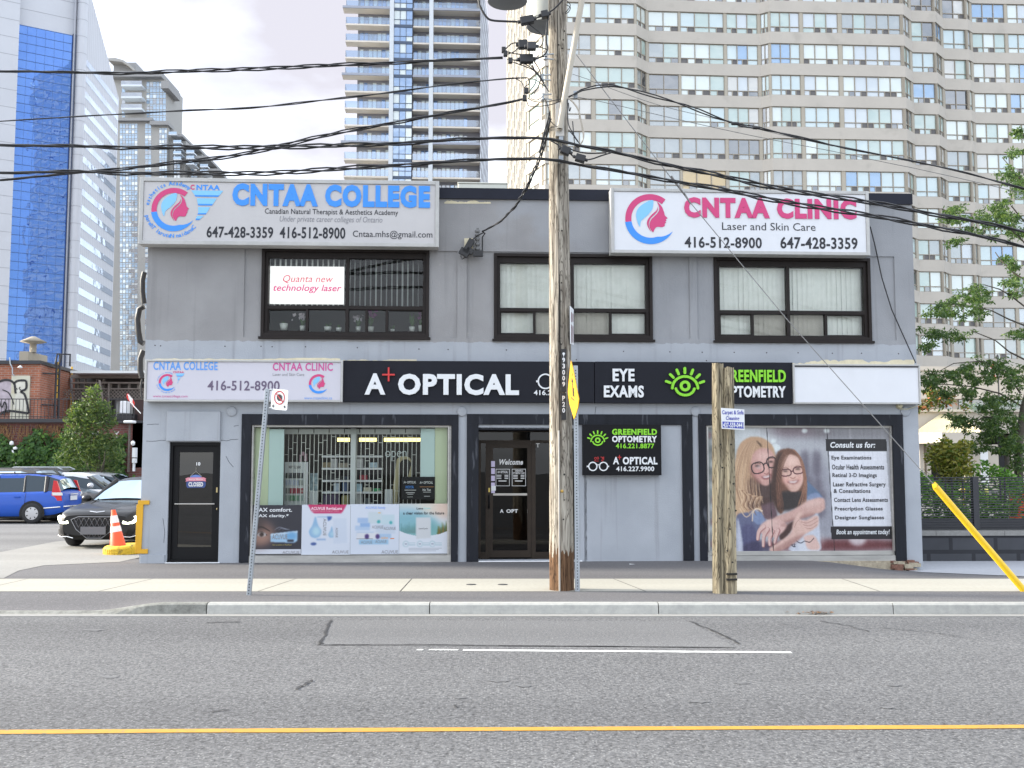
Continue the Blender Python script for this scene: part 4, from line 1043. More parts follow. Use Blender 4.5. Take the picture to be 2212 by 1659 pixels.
# ---- black window sign, closed sign
q = facr(867.5, 1030, 939.5, 1079, -.2); S = empty('window_sign', 'black two part paper sign hanging inside the eyewear window', 'sign', mat=FM)
mb = MB(); mb.box(q[0], q[1], .19, .2, q[2], q[3]); mb.build('panel', mat('card_black', (.008, .009, .011), .5, spec=.2), S)
mb = MB()
for s, a in (('A+ OPTICAL', (872, 1039, 899, 1044.5)), ('A+ OPTICAL', (907, 1039.5, 935, 1045)), ('No Tax', (913, 1055.5, 931, 1060.5))): txt(mb, s, *a, -.2, .185, bold=.03)
for a in ((874, 1058, 899, 1059.3), (877, 1063.5, 896, 1065), (880, 1067, 893, 1068), (914, 1062.5, 931, 1063.5), (916, 1071.5, 929, 1072.5), (880, 1073, 892, 1073.8)):
 q = facr(*a, -.2); mb.box(q[0], q[1], .185, .188, q[2], q[3])
mb.build('lettering', M_LET, S)
mb = MB(); txt(mb, 'HOYA', 876.5, 1049, 894, 1055, -.2, .185, bold=.03); mb.build('lettering', M_BLU, S)
mb = MB(); q = facr(907, 1051, 937.5, 1052.3, -.2); mb.box(q[0], q[1], .185, .188, q[2], q[3]); mb.build('lettering', mat('orange_ink', (.4, .17, .05), .5), S)
S = empty('closed_sign', 'blue and pink closed sign hanging on a cord inside the side door', 'sign', mat=FM)
mb = MB(); P = lambda x, z: fac(x, z, -.11)
pl = [(402.5, 1042), (404, 1039.5), (442, 1039.5), (444.5, 1042), (444.5, 1049), (441, 1053.5), (405, 1054), (402.5, 1050)]
mb.prism([P(*p) for p in reversed(pl)], .108, .112); mb.build('plate', mat('navy_plate', (.03, .06, .20), .5), S)
mb = MB(); pl = [(400.5, 1034), (406, 1031.5), (440, 1031), (445.5, 1033.5), (444, 1036.5), (445.5, 1040), (440, 1039), (406, 1039.5), (401, 1040.5), (402.5, 1037)]
mb.prism([P(*p) for p in reversed(pl)], .102, .106); mb.build('ribbon', mat('pink_ribbon', (.62, .22, .28), .5), S)
mb = MB(); pts = [(423 + 13 * math.cos(t), 1032 - 6.5 * math.sin(t)) for t in [PI * i / 10 for i in range(11)]]
mb.prism([P(*p) for p in pts], .107, .1075); mb.build('arch', mat('blue_arch', (.12, .2, .5), .5), S)
mb = MB(); txt(mb, 'CLOSED', 407.5, 1041.5, 439, 1051, -.11, .1, bold=.04); txt(mb, 'Sorry We\'re', 408, 1033, 438, 1038, -.11, .1, bold=.01); mb.build('lettering', M_LET, S)
mb = MB(); a, b, c = P(411, 1029), P(424, 1018), P(436, 1029); mb.tube([(a[0], .1, a[1]), (b[0], .1, b[1]), (c[0], .1, c[1])], .006, 6); t = P(424, 1010); mb.tube([(b[0], .1, b[1]), (t[0], .1, t[1])], .005, 6); mb.build('cord', mat('cord_grey', (.3, .28, .24), .7), S)
# ------------------------------------------------------------------ printed pictures: a raster of vertex colours, painted with polygons
class Paint:
 def __init__(s, w, h, x0, y0, x1, y1, col=(128, 128, 128)):
  s.w, s.h = w, h
  s.X, s.Y = np.meshgrid(np.linspace(x0, x1, w), np.linspace(y0, y1, h))
  s.a = np.zeros((h, w, 3)) + np.array(col, float)
  s.dx = (x1 - x0) / w
 def mask(s, pts):
  m = np.zeros(s.X.shape, bool); k = len(pts)
  for i in range(k):
   x0, y0 = pts[i]; x1, y1 = pts[(i + 1) % k]
   if y0 == y1: continue
   c = (s.Y >= min(y0, y1)) & (s.Y < max(y0, y1))
   m ^= c & (s.X < (x1 - x0) * (s.Y - y0) / (y1 - y0) + x0)
  return m.astype(float)
 def blur(s, m, r):
  r = int(round(r / s.dx))
  for _ in range(2):
   for ax in (0, 1):
    if r < 1: continue
    p = np.pad(m, [(r + 1, r) if i == ax else (0, 0) for i in range(m.ndim)], mode='edge')
    c = np.cumsum(p, ax); k = 2 * r + 1
    m = (np.take(c, range(k, c.shape[ax]), ax) - np.take(c, range(0, c.shape[ax] - k), ax)) / k
  return m
 def poly(s, pts, col, soft=3, sm=4, op=1.0, clip=None):
  m = s.mask(smooth(pts, sm) if sm else pts)
  if soft: m = s.blur(m, soft)
  if clip is not None: m = m * clip
  m = (m * op)[..., None]; s.a = s.a * (1 - m) + np.array(col, float) * m
 def ell(s, cx, cy, rx, ry, col, soft=3, op=1.0, rot=0, clip=None):
  c, n = math.cos(rot), math.sin(rot); u = (s.X - cx) * c + (s.Y - cy) * n; v = -(s.X - cx) * n + (s.Y - cy) * c
  m = ((u / rx) ** 2 + (v / ry) ** 2 < 1).astype(float)
  if soft: m = s.blur(m, soft)
  if clip is not None: m = m * clip
  m = (m * op)[..., None]; s.a = s.a * (1 - m) + np.array(col, float) * m
 def line(s, pts, w, col, soft=1, op=1.0, sm=4, clip=None):
  if sm: pts = smooth(pts, sm, False)
  d = np.full(s.X.shape, 1e9)
  ws = w if isinstance(w, (list, tuple)) else (w, w)
  n = len(pts) - 1; m = np.zeros(s.X.shape)
  for i in range(n):
   (x0, y0), (x1, y1) = pts[i], pts[i+1]; L2 = (x1-x0)**2 + (y1-y0)**2 + 1e-9
   t = np.clip(((s.X-x0)*(x1-x0) + (s.Y-y0)*(y1-y0)) / L2, 0, 1)
   dd = np.hypot(s.X - x0 - t*(x1-x0), s.Y - y0 - t*(y1-y0)); wi = ws[0] + (ws[1] - ws[0]) * i / max(1, n - 1)
   m = np.maximum(m, np.clip((wi / 2 - dd) / max(soft, .5) + .5, 0, 1))
  if clip is not None: m = m * clip
  m = (m * op)[..., None]; s.a = s.a * (1 - m) + np.array(col, float) * m
 def noise(s, amt, seed=0, sx=2, sy=2):
  r = np.random.RandomState(seed).randn(s.h // sy + 2, s.w // sx + 2)
  r = np.repeat(np.repeat(r, sy, 0), sx, 1)[:s.h, :s.w]
  s.a = s.a + (r * amt)[..., None]
 def mesh(s, name, quadfn, parent, gain=1.0, rough=.35):
  mb = MB(); a = np.clip(s.a, 0, 255) / 255
  lin = np.where(a <= .04045, a / 12.92, ((a + .055) / 1.055) ** 2.4) * gain
  vs = [quadfn(x, y) for x, y in zip(((s.X - s.X[0, 0]) / (s.X[0, -1] - s.X[0, 0])).ravel(), ((s.Y - s.Y[0, 0]) / (s.Y[-1, 0] - s.Y[0, 0])).ravel())]
  w = s.w
  mb.add(vs, [(j*w+i, (j+1)*w+i, (j+1)*w+i+1, j*w+i+1) for j in range(s.h - 1) for i in range(w - 1)])
  mb.col = np.concatenate([lin.reshape(-1, 3), np.ones((s.w * s.h, 1))], 1)
  return mb.build(name, vcol_mat('print_' + name, rough), parent)
# ------------------------------------------------------------------ the big printed poster of two people with glasses (a flat print)
p = Paint(330, 224, 145, 120, 2065, 1400, (176, 178, 184))
for cx, cy, rx, ry, c_, s_, o in ((300, 500, 200, 500, (150, 160, 155), 90, .8), (1050, 165, 420, 50, (120, 100, 108), 34, .7), (1700, 180, 500, 60, (120, 118, 122), 50, .8), (620, 250, 260, 140, (206, 212, 214), 70, .8),
         (1300, 900, 300, 420, (150, 150, 162), 80, .7), (1500, 1340, 800, 60, (120, 62, 66), 26, .9), (1700, 1290, 90, 60, (205, 195, 198), 20, .9), (1300, 1290, 60, 60, (200, 195, 198), 30, .5)):
 p.ell(cx, cy, rx, ry, c_, s_, o)
p.poly([(145, 120), (260, 120), (260, 1400), (145, 1400)], (140, 146, 144), 20, 0, .6)
for i in range(16): p.ell(165 + (i * 37) % 60, 200 + i * 75, 22, 40, ((150, 100, 104), (205, 208, 208), (110, 112, 112))[i % 3], 10, .6)
for cx, cy in ((1165, 440), (1290, 440), (1170, 560), (1290, 560), (1200, 700), (1300, 720), (1330, 850), (1320, 980)): p.ell(cx, cy, 48, 85, (110, 104, 118), 24, .75)
for cx, cy, r_ in ((1170, 152, 30), (1403, 152, 30), (836, 262, 30), (860, 330, 50)): p.ell(cx, cy, r_, r_ * .8, (214, 222, 222), 8, .9)
p.poly([(1640, 120), (1652, 120), (1652, 240), (1640, 240)], (170, 170, 172), 6, 0)
# ---- woman
hair = (196, 160, 128); hair_d = (142, 108, 84); hair_l = (226, 196, 164)
p.poly([(470, 320), (520, 255), (620, 212), (740, 235), (820, 300), (850, 380), (850, 460), (700, 560), (640, 760), (720, 900), (700, 990), (600, 1060), (520, 1110), (440, 1050), (400, 900), (420, 600), (440, 420)], hair, 6)
p.poly([(400, 560), (470, 450), (560, 520), (570, 680), (520, 860), (560, 1000), (470, 1060), (380, 980)], (206, 172, 138), 10, 4, .9)
p.poly([(440, 1030), (560, 1000), (660, 975), (740, 1060), (720, 1180), (640, 1280), (700, 1400), (460, 1400), (440, 1200)], (112, 116, 146), 6)
p.poly([(600, 985), (660, 970), (735, 1070), (680, 1130), (610, 1090)], (132, 148, 182), 5)
p.poly([(490, 1160), (600, 1130), (650, 1260), (660, 1400), (500, 1400)], (96, 96, 132), 14, 4, .8)
p.poly([(520, 1330), (700, 1290), (780, 1400), (460, 1400)], (78, 72, 100), 14, 4, .7)
p.poly([(445, 1060), (480, 1200), (500, 1400), (440, 1400)], (196, 200, 214), 8, 4, .9)
p.poly([(700, 890), (800, 850), (860, 1010), (840, 1080), (730, 1060)], (120, 96, 104), 8)
p.poly([(560, 680), (640, 640), (830, 700), (840, 860), (700, 930), (560, 960)], (92, 70, 66), 14, 4, .92)
rs = np.random.RandomState(4)
for i in range(46):
 x = 455 + i * 5.2; c_ = (hair, hair_l, hair_d)[i % 3]
 p.line([(560 + i * 3.6, 250 + abs(i - 20) * 1.5), (x + 20, 420 + rs.randn() * 14), (x - 20 + rs.randn() * 12, 700), (x + 10 + rs.randn() * 16, 900 + rs.randn() * 40)], (5, 10), c_, 4, .45)
p.poly([(660, 255), (700, 290), (716, 330), (690, 300)], (70, 52, 42), 4)
for i in range(14):
 x = 500 + i * 15
 p.line([(x - 30, 760 + i * 8), (x + 16, 840), (x - 16, 930), (x + 20, 1000 + rs.randn() * 30)], (14, 8), (hair_l, hair, hair_d)[i % 3], 5, .6)
p.line([(470, 960), (540, 1050), (640, 960), (700, 990)], 12, hair_l, 4, .7); p.line([(600, 1090), (610, 1000), (650, 965), (706, 985)], 12, (228, 204, 178), 4, .8)
p.poly([(640, 370), (720, 335), (800, 350), (846, 420), (856, 520), (840, 620), (800, 700), (750, 726), (700, 706), (640, 640), (600, 560), (600, 460)], (205, 160, 150), 8)
p.poly([(600, 480), (640, 620), (720, 712), (660, 690), (590, 600)], (150, 104, 96), 12, 4, .7)
p.ell(730, 420, 70, 50, (222, 184, 174), 30, .9); p.ell(680, 600, 50, 36, (214, 150, 146), 24, .8); p.ell(815, 600, 26, 34, (214, 158, 150), 16, .7)
p.ell(742, 555, 24, 44, (224, 176, 166), 12, .8); p.line([(735, 596), (760, 606), (782, 590)], 8, (150, 96, 92), 5, .8)
p.poly([(704, 632), (750, 626), (806, 604), (796, 640), (760, 658), (722, 652)], (130, 60, 64), 4); p.poly([(716, 632), (752, 628), (796, 612), (786, 634), (752, 646), (724, 642)], (238, 232, 228), 3)
p.line([(640, 500), (664, 490), (700, 500)], 8, (120, 86, 74), 4, .8); p.line([(770, 460), (800, 440), (836, 440)], 8, (120, 86, 74), 4, .8)
p.ell(664, 520, 26, 10, (70, 54, 52), 5, .9); p.ell(808, 476, 22, 10, (70, 54, 52), 5, .9)
def glasses(cx, cy, rx, ry, rot, w, col):
 pts = []
 for i in range(17):
  t = 2 * PI * i / 16; x = rx * math.copysign(abs(math.cos(t)) ** .75, math.cos(t)); y = ry * math.copysign(abs(math.sin(t)) ** .75, math.sin(t))
  pts.append((cx + x * math.cos(rot) - y * math.sin(rot), cy + x * math.sin(rot) + y * math.cos(rot)))
 p.line(pts, w, col, 3, 1, 0)
glasses(668, 540, 66, 58, -.25, 12, (58, 44, 52)); glasses(816, 482, 50, 56, -.3, 12, (62, 48, 58)); p.line([(730, 505), (752, 490), (768, 490)], 14, (58, 44, 52), 3); p.ell(680, 530, 24, 20, (205, 190, 190), 10, .6)
# ---- girl
g_h = (128, 92, 76); g_d = (84, 62, 56); g_l = (176, 128, 104)
p.poly([(860, 420), (900, 360), (970, 338), (1050, 350), (1110, 420), (1150, 520), (1180, 700), (1170, 860), (1110, 950), (960, 960), (900, 1020), (850, 940), (820, 800), (830, 600)], g_h, 6)
p.poly([(820, 560), (870, 420), (930, 380), (900, 600), (880, 840), (900, 1000), (850, 960), (790, 800)], g_d, 10, 4, .85)
p.poly([(1176, 670), (1230, 720), (1310, 800), (1366, 890), (1300, 880), (1180, 860), (1170, 760)], (104, 126, 156), 6); p.poly([(1190, 830), (1290, 800), (1360, 890), (1300, 900), (1200, 870)], (134, 150, 182), 6)
p.poly([(900, 800), (1040, 780), (1140, 800), (1150, 900), (1000, 980), (900, 960)], (70, 64, 66), 10, 4, .95)
p.poly([(935, 470), (970, 415), (1020, 400), (1080, 420), (1120, 480), (1142, 580), (1140, 680), (1100, 760), (1050, 790), (1000, 778), (950, 710), (915, 620), (912, 540)], (216, 176, 162), 7)
p.poly([(912, 560), (960, 700), (1020, 784), (960, 740), (915, 650)], (160, 116, 102), 12, 4, .7); p.ell(1030, 470, 60, 44, (232, 198, 184), 26, .9)
p.ell(965, 670, 40, 30, (224, 168, 156), 20, .8); p.ell(1105, 650, 30, 30, (226, 172, 160), 18, .8); p.ell(1038, 610, 20, 34, (232, 192, 178), 12, .8); p.line([(1010, 640), (1038, 650), (1060, 636)], 8, (168, 112, 100), 5, .8)
p.poly([(974, 680), (1036, 676), (1098, 664), (1074, 698), (1036, 706), (1000, 700)], (150, 84, 84), 4); p.poly([(988, 683), (1036, 680), (1086, 670), (1066, 692), (1036, 698), (1008, 695)], (238, 232, 226), 3)
p.ell(956, 572, 26, 9, (84, 66, 62), 5, .9); p.ell(1090, 552, 26, 9, (84, 66, 62), 5, .9); p.line([(920, 550), (955, 535), (990, 545)], 7, (140, 104, 88), 4, .7); p.line([(1056, 530), (1090, 516), (1126, 528)], 7, (140, 104, 88), 4, .7)
glasses(960, 590, 58, 36, -.06, 11, (96, 46, 62)); glasses(1092, 566, 52, 36, -.1, 11, (96, 46, 62)); p.line([(1014, 580), (1040, 570)], 12, (96, 46, 62), 3, 1, 0)
for i in range(22):
 p.line([(985 + i * 2, 352), (900 + i * 2.2, 440 + i * 3), (858 + i * 2.4, 700), (870 + i * 3, 960 + rs.randn() * 20)], (3, 8), (g_h, g_l, g_d)[i % 3], 3, .5)
for i in range(18):
 p.line([(1040 + i, 350), (1108 + i * 2, 450 + i), (1148 + i * 2, 700), (1080 + i * 5, 930 + rs.randn() * 16)], (3, 8), (g_h, g_l, g_l)[i % 3], 3, .5)
# ---- arms: the woman's forearm over the girl, hands
skin = (206, 168, 158); skin_d = (166, 122, 116); skin_l = (224, 192, 182)
p.poly([(1200, 880), (1340, 850), (1370, 920), (1340, 990), (1200, 1040), (1000, 1090), (880, 1120), (820, 1080), (860, 1040), (1000, 990)], skin, 6)
p.poly([(1220, 1010), (1000, 1075), (860, 1120), (1000, 1100), (1240, 1040)], skin_d, 10, 4, .7); p.ell(1230, 910, 110, 34, skin_l, 22, .7, -.2)
p.poly([(1280, 1010), (1300, 1100), (1310, 1300), (1290, 1400), (1000, 1400), (990, 1340), (1100, 1250), (1200, 1100)], (196, 200, 212), 7)
p.poly([(1090, 1290), (1210, 1260), (1290, 1330), (1280, 1400), (1100, 1400)], (206, 208, 216), 9, 4, .8)
for q in ([(1000, 1340), (1040, 1330), (1030, 1360)], [(1060, 1300), (1100, 1320), (1140, 1300)], [(1005, 1320), (1015, 1350), (1045, 1355)]): p.line(q, 10, (70, 74, 92), 3, .9)
p.poly([(940, 1150), (1040, 1090), (1040, 1140), (960, 1250), (900, 1290), (880, 1240)], (84, 56, 54), 6, 4, .9)
p.poly([(1030, 1090), (1080, 1010), (1110, 995), (1126, 1012), (1100, 1070), (1170, 1080), (1250, 1040), (1296, 1050), (1290, 1130), (1240, 1180), (1150, 1230), (1040, 1310), (900, 1390), (790, 1400), (780, 1370), (900, 1290), (1000, 1210)], (216, 180, 168), 5)
p.poly([(960, 1300), (1060, 1250), (1150, 1220), (1050, 1320), (900, 1400), (800, 1400)], skin_d, 14, 4, .6)
for a in ([(1110, 1100), (1180, 1110), (1280, 1060)], [(1130, 1130), (1200, 1140), (1290, 1090)], [(1150, 1160), (1210, 1170), (1280, 1130)], [(1090, 1080), (1060, 1110), (1040, 1160)]): p.line(a, 5, skin_d, 4, .7)
p.poly([(1140, 1250), (1240, 1240), (1300, 1340), (1280, 1390), (1180, 1380), (1150, 1310)], (218, 184, 174), 6); p.line([(1150, 1300), (1200, 1310), (1240, 1270)], 8, (80, 66, 74), 3)
p.poly([(700, 1120), (800, 1070), (900, 1080), (960, 1140), (900, 1220), (820, 1260), (720, 1240), (670, 1180)], (214, 176, 168), 6)
for pts, w in (([(720, 1150), (670, 1200), (655, 1280)], (50, 34)), ([(760, 1180), (720, 1250), (712, 1350)], (48, 32)), ([(810, 1200), (780, 1270), (780, 1340)], (46, 30)), ([(870, 1190), (850, 1250), (830, 1320)], (44, 28))):
 p.line(pts, w, (168, 112, 112), 4, .9); p.line([(x - 4, y - 4) for x, y in pts], (w[0] - 12, w[1] - 8), (218, 182, 174), 6)
p.ell(780, 1120, 80, 34, skin_l, 24, .7, -.3)
p.poly([(960, 1150), (1040, 1060), (900, 1130)], skin_d, 8, 4, .4)
# ---- text blocks of the print
def lr(v):
 p.line(v, 7, (40, 40, 46), 2, 1, 0)
lr([(770, 120), (815, 1400)]); lr([(1405, 120), (1455, 1400)])
def tblock(y0, y1, col):
 f = lambda y: 1388 + (y - 240) * .036
 p.poly([(f(y0), y0), (2035 + (y0 - 240) * .045, y0), (2035 + (y1 - 240) * .045, y1), (f(y1), y1)], col, 0, 0)
f_ = lambda y: 1422 + (y - 365) * .03
p.poly([(f_(365), 367), (2030, 367), (2066, 1146), (f_(1146), 1146)], (214, 216, 224), 0, 0)
tblock(238, 364, (46, 44, 52)); tblock(1150, 1282, (50, 46, 56))
p.line([(1413, 367), (1445, 1146)], 7, (50, 50, 56), 2, 1, 0)
p.a = p.a * .82 + p.a.mean(2, keepdims=True) * .18; p.a = 122 + (p.a - 132) * 1.24; p.noise(3, 1, 2, 2); p.noise(2, 2, 3, 60)
X0, X1, Z0, Z1 = G2
S = empty('window_poster', 'printed poster of a smiling woman hugging a girl, both in glasses, filling the right shopfront', 'poster', mat=FM)
yp = .084
p.mesh('poster_print', lambda u, v: (X0 + (X1 - X0) * u, yp, Z1 - (Z1 - Z0) * v), S, .78)
def pz(x, y):
 t = (y - 120) / 1280; xl = 145 + 25 * t; xr = 2025 + 60 * t
 u = (x - 145) / 1920.0
 return (X0 + (X1 - X0) * u, Z1 - (Z1 - Z0) * t)
M_PINK = mat('poster_ink', (.03, .03, .036), .5)
def ptxt(m, s, x0, y0, x1, y1, **k):
 mb = MB(); a = pz(x0, y1); b = pz(x1, y0); put_text(mb, s, a[0], b[0], a[1], b[1], yp - .004, **k); mb.build('lettering', m, S)
ptxt(M_LETW, 'Consult us for:', 1437, 268, 1915, 330, bold=.03, shear=.2); ptxt(M_LETW, 'Book an appointment today!', 1478, 1180, 2042, 1246, bold=.02, shear=.2)
for s, x0, y0, x1, y1 in (('Eye Examinations', 1447, 412, 1870, 465), ('Ocular Health Assessments', 1449, 504, 2002, 558), ('Retinal 3-D Imagings', 1452, 594, 1922, 650), ('Laser Refractive Surgery', 1456, 688, 2014, 748), ('& Consultations', 1460, 758, 1850, 802),
       ('Contact Lens Assessments', 1463, 850, 2032, 896), ('Prescription Glasses', 1467, 944, 1975, 996), ('Designer Sunglasses', 1470, 1036, 1986, 1088)):
 ptxt(M_PINK, s, x0, y0, x1, y1, bold=.028)
# ------------------------------------------------------------------ four lens posters along the bottom of the eyewear window
def q_(x0, y0, x1, y1, d=-.084): return facr(x0, y0, x1, y1, d)
yq = .084
def pst(label, box, w, h, painter, pname='window_poster'):
 S = empty(pname, label, 'poster', mat=FM, group='lens posters along the bottom of the eyewear window')
 q = q_(*box); pp = Paint(w, h, 0, 0, 100, 100 * h / w)
 painter(pp)
 pp.mesh('poster_print', lambda u, v: (q[0] + (q[1] - q[0]) * u, yq, q[3] - (q[3] - q[2]) * v), S, .68)
 return S
def T(S, items, m, name='lettering'):
 for s, x0, y0, x1, y1, k in items:
  mb = MB(); q = q_(x0, y0, x1, y1); put_text(mb, s, q[0], q[1], q[2], q[3], yq - .004, **k); mb.build(name, m, S)
def p1(a):
 a.a[:] = (44, 44, 56); H = 100 * a.h / a.w
 a.poly([(0, H * .90), (100, H * .90), (100, H), (0, H)], (222, 226, 236), 0, 0)
 a.ell(16, 57, 30, 26, (150, 112, 98), 9, .95); a.ell(4, 40, 22, 20, (60, 50, 52), 8, .8); a.ell(16, 66, 22, 10, (176, 138, 122), 6, .8)
 a.line([(6, 47), (20, 44), (36, 52)], (5, 2), (52, 38, 36), 1.5, .95); a.line([(10, 58), (20, 54), (30, 60)], 2.4, (46, 34, 34), 1)
 a.ell(20, 59, 9, 4.6, (196, 188, 186), 1.2); a.ell(20, 59, 4.6, 4.4, (62, 42, 36), .8); a.ell(21, 58, 1.4, 1.4, (15, 15, 18), .4)
 for i in range(5): a.line([(46 + i * 4, 50 - i % 2 * 3), (56 + i * 3, 44 + i), (68 + i * 2, 49)], 1.0, (150, 156, 170), 1.2, .6)
 a.poly([(38, 58), (92, 52), (92, 72), (86, 76), (38, 74)], (168, 206, 236), 1, 0); a.poly([(38, 58), (92, 52), (92, 55), (38, 61)], (206, 224, 240), .8, 0); a.ell(80, 62, 11, 8, (104, 168, 220), 3, .8); a.poly([(72, 69), (85, 69), (85, 74), (72, 74)], (40, 44, 60), .5, 0)
S = pst('dark poster with an eye and max comfort lettering at the left of the eyewear window', (544, 1091, 651, 1197), 110, 108, p1)
T(S, [('MAX comfort.', 549, 1097, 631, 1105.5, dict(bold=.02)), ('MAX clarity.*', 549, 1110.5, 624, 1119, dict(bold=.02))], M_LETW)
T(S, [('ACUVUE', 588, 1154, 621, 1165, dict(bold=.01)), ('ACUVUE', 610, 1190, 647, 1196.5, dict(bold=.008))], M_GREYINK)
T(S, [('Also available in Multifocal', 588, 1175, 630, 1178.5, dict(shear=.2))], mat('gold_ink', (.3, .25, .08), .5))
def p2(a):
 a.a[:] = (222, 229, 242); H = 100 * a.h / a.w
 a.poly([(12, 0), (92, 0), (84, 15), (80, 18), (26, 18), (20, 14)], (204, 48, 108), .6, 0)
 for cx, cy, s in ((28, 50, 1), (62, 58, .55)):
  a.poly([(cx, cy - 26 * s), (cx + 6 * s, cy - 8 * s), (cx + 13 * s, cy + 4 * s), (cx + 9 * s, cy + 15 * s), (cx, cy + 18 * s), (cx - 9 * s, cy + 15 * s), (cx - 13 * s, cy + 4 * s), (cx - 6 * s, cy - 8 * s)], (150, 190, 226), 1.2)
  a.ell(cx + 2 * s, cy + 4 * s, 8 * s, 9 * s, (190, 226, 238), 3, .9)
 a.poly([(32, 24), (60, 24), (60, 26.5), (32, 26.5)], (150, 184, 222), .6, 0); a.poly([(52, 24), (62, 24), (61, 30), (54, 34)], (60, 96, 170), .6, 0)
 a.poly([(64, 28), (92, 28), (94, 78), (66, 80)], (212, 222, 238), 1, 0); a.poly([(31, 69), (50, 69), (50, 73), (31, 73)], (160, 186, 222), .8, 0); a.ell(25, 80, 6, 3, (70, 96, 160), .8)
S = pst('white poster with a magenta tab and two blue drops in the eyewear window', (651.5, 1090, 756.5, 1198), 110, 112, p2)
T(S, [('ACUVUE RevitaLens', 672, 1095, 739, 1101.5, dict(bold=.02)), ('Effective disinfection. Exceptional comfort.', 673, 1103, 733, 1105, {})], mat('pale_pink_ink', (.8, .6, .68), .5))
T(S, [('ACUVUE', 717, 1189, 753, 1195.5, dict(bold=.008))], M_GREYINK)
mb = MB()
for x0, y0, x1, y1 in ((698, 1120, 705, 1157), (725, 1140, 730, 1161)):
 q = q_(x0, y0, x1, y1); v, f, ed = text_geo('ACUVUE', .01, 0, 3); lo, hi = v.min(0), v.max(0)
 mb.add([(q[0] + (b - lo[1]) / (hi[1] - lo[1]) * (q[1] - q[0]), yq - .004, q[3] - (a - lo[0]) / (hi[0] - lo[0]) * (q[3] - q[2])) for a, b in v], f)
mb.build('lettering', M_GREYINK, S)
def p3(a):
 a.a[:] = (220, 228, 242)
 for x0, y0, x1, y1, c_ in ((36, 16, 66, 40, (208, 222, 230)), (64, 22, 90, 46, (200, 222, 232)), (14, 28, 36, 38, (170, 196, 232)), (10, 44, 40, 54, (186, 208, 236)), (12, 56, 48, 66, (180, 204, 234)), (34, 60, 84, 70, (176, 204, 234)), (52, 42, 92, 60, (206, 218, 234)),
        (12, 58, 34, 71, (226, 228, 234)), (34, 58, 58, 71, (228, 230, 236)), (18, 72, 48, 82, (160, 202, 232)), (48, 72, 78, 82, (164, 204, 234)), (20, 38, 40, 46, (150, 184, 228))):
  a.poly([(x0, y0), (x1, y0), (x1, y1), (x0, y1)], c_, .8, 0)
 a.ell(58, 36, 3.4, 3.4, (60, 170, 176), .8); a.ell(83, 38, 3.2, 3.2, (60, 170, 176), .8); a.poly([(56, 17), (62, 17), (62, 18.6), (56, 18.6)], (240, 190, 90), .4, 0)
 a.ell(34, 66, 4.5, 5, (74, 50, 120), .8); a.ell(56, 66, 4.2, 5, (74, 50, 120), .8); a.poly([(12, 70), (46, 70), (46, 71.4), (12, 71.4)], (70, 66, 60), .4, 0); a.poly([(82, 69.5), (90, 69.5), (90, 71), (82, 71)], (226, 130, 40), .4, 0)
S = pst('white poster of stacked pale lens boxes, third of four in the eyewear window', (757, 1089, 862, 1197), 110, 112, p3)
T(S, [('ACUVUE Family', 789, 1094, 833, 1100.5, dict(bold=.02, shear=.1)), ], mat('family_blue', (.22, .35, .70), .5))
T(S, [('ACUVUE', 803.5, 1135, 828, 1141.5, {}), ('ACUVUE', 829, 1138, 855, 1144.5, {}), ('ACUVUE', 780, 1168, 804, 1174.5, {}), ('ACUVUE', 811, 1166.5, 835, 1173, {}), ('ACUVUE', 824, 1188.5, 860, 1195.5, dict(bold=.008))], M_GREYINK)
T(S, [('define', 823, 1159, 838, 1164, dict(shear=.3))], mat('orange_ink2', (.7, .35, .1), .5))
def p4(a):
 a.a[:] = (226, 232, 242); H = 100 * a.h / a.w
 a.poly([(0, 0), (100, 0), (100, 24), (0, 24)], (226, 222, 210), 6, 0); a.ell(10, 20, 40, 16, (170, 206, 226), 8, .9); a.ell(96, 10, 26, 20, (232, 206, 190), 8, .9)
 hill = a.mask([(0, 0), (100, 0), (100, 56), (84, 62), (60, 66), (36, 66), (14, 61), (0, 55)])
 a.ell(20, 40, 60, 22, (130, 186, 200), 6, .9, 0, hill); a.ell(60, 56, 50, 16, (104, 170, 170), 6, .8, 0, hill)
 for i in range(12): a.poly([(2 + i * 4, 60), (4 + i * 4, 36 + (i * 7) % 9), (7 + i * 4, 60)], (84 + i * 3, 140, 140), 1.2, 0, .75, hill)
 for i in range(9): a.poly([(78 + i * 3, 64), (81 + i * 2.6, 44 - i * 2.2 + (i % 3) * 4), (86 + i * 2.6, 64)], ((92, 106, 40), (140, 104, 42), (70, 92, 50))[i % 3], 1, 0, .95, hill)
 a.poly([(34, 28), (65, 28), (66, 70), (35, 72)], (214, 218, 222), .8, 0)
 for cx in (14, 43, 69): a.ell(cx, 82, 6, 6, (150, 190, 200), .5); a.ell(cx, 82, 5.2, 5.2, (226, 232, 242), .5); a.line([(cx - 2, 82), (cx + 2, 82)], 1.4, (110, 130, 150), .5)
 for i in range(3):
  for x in (21, 50, 76): a.line([(x, 80 + i * 2.4), (x + 12, 80 + i * 2.4)], .9, (160, 196, 206), .4, .9, 0)
  a.line([(20, 91 + i * 2.6), (88 - i * 6, 91 + i * 2.6)], .9, (150, 154, 164), .4, .9, 0)
S = pst('poster with a forest lake and a pale box, rightmost in the eyewear window', (862.5, 1088, 966.5, 1196), 110, 112, p4)
T(S, [('a clear vision for the future', 871, 1105, 959.5, 1111.5, dict(bold=.02)), ('Lens', 900, 1096, 914, 1100.5, dict(bold=.02)), ('LensCycle', 905, 1140, 924, 1144, {})], M_INK)
T(S, [('Cycle', 915, 1096, 930, 1100.5, dict(bold=.01))], mat('teal_ink', (.25, .6, .6), .5))
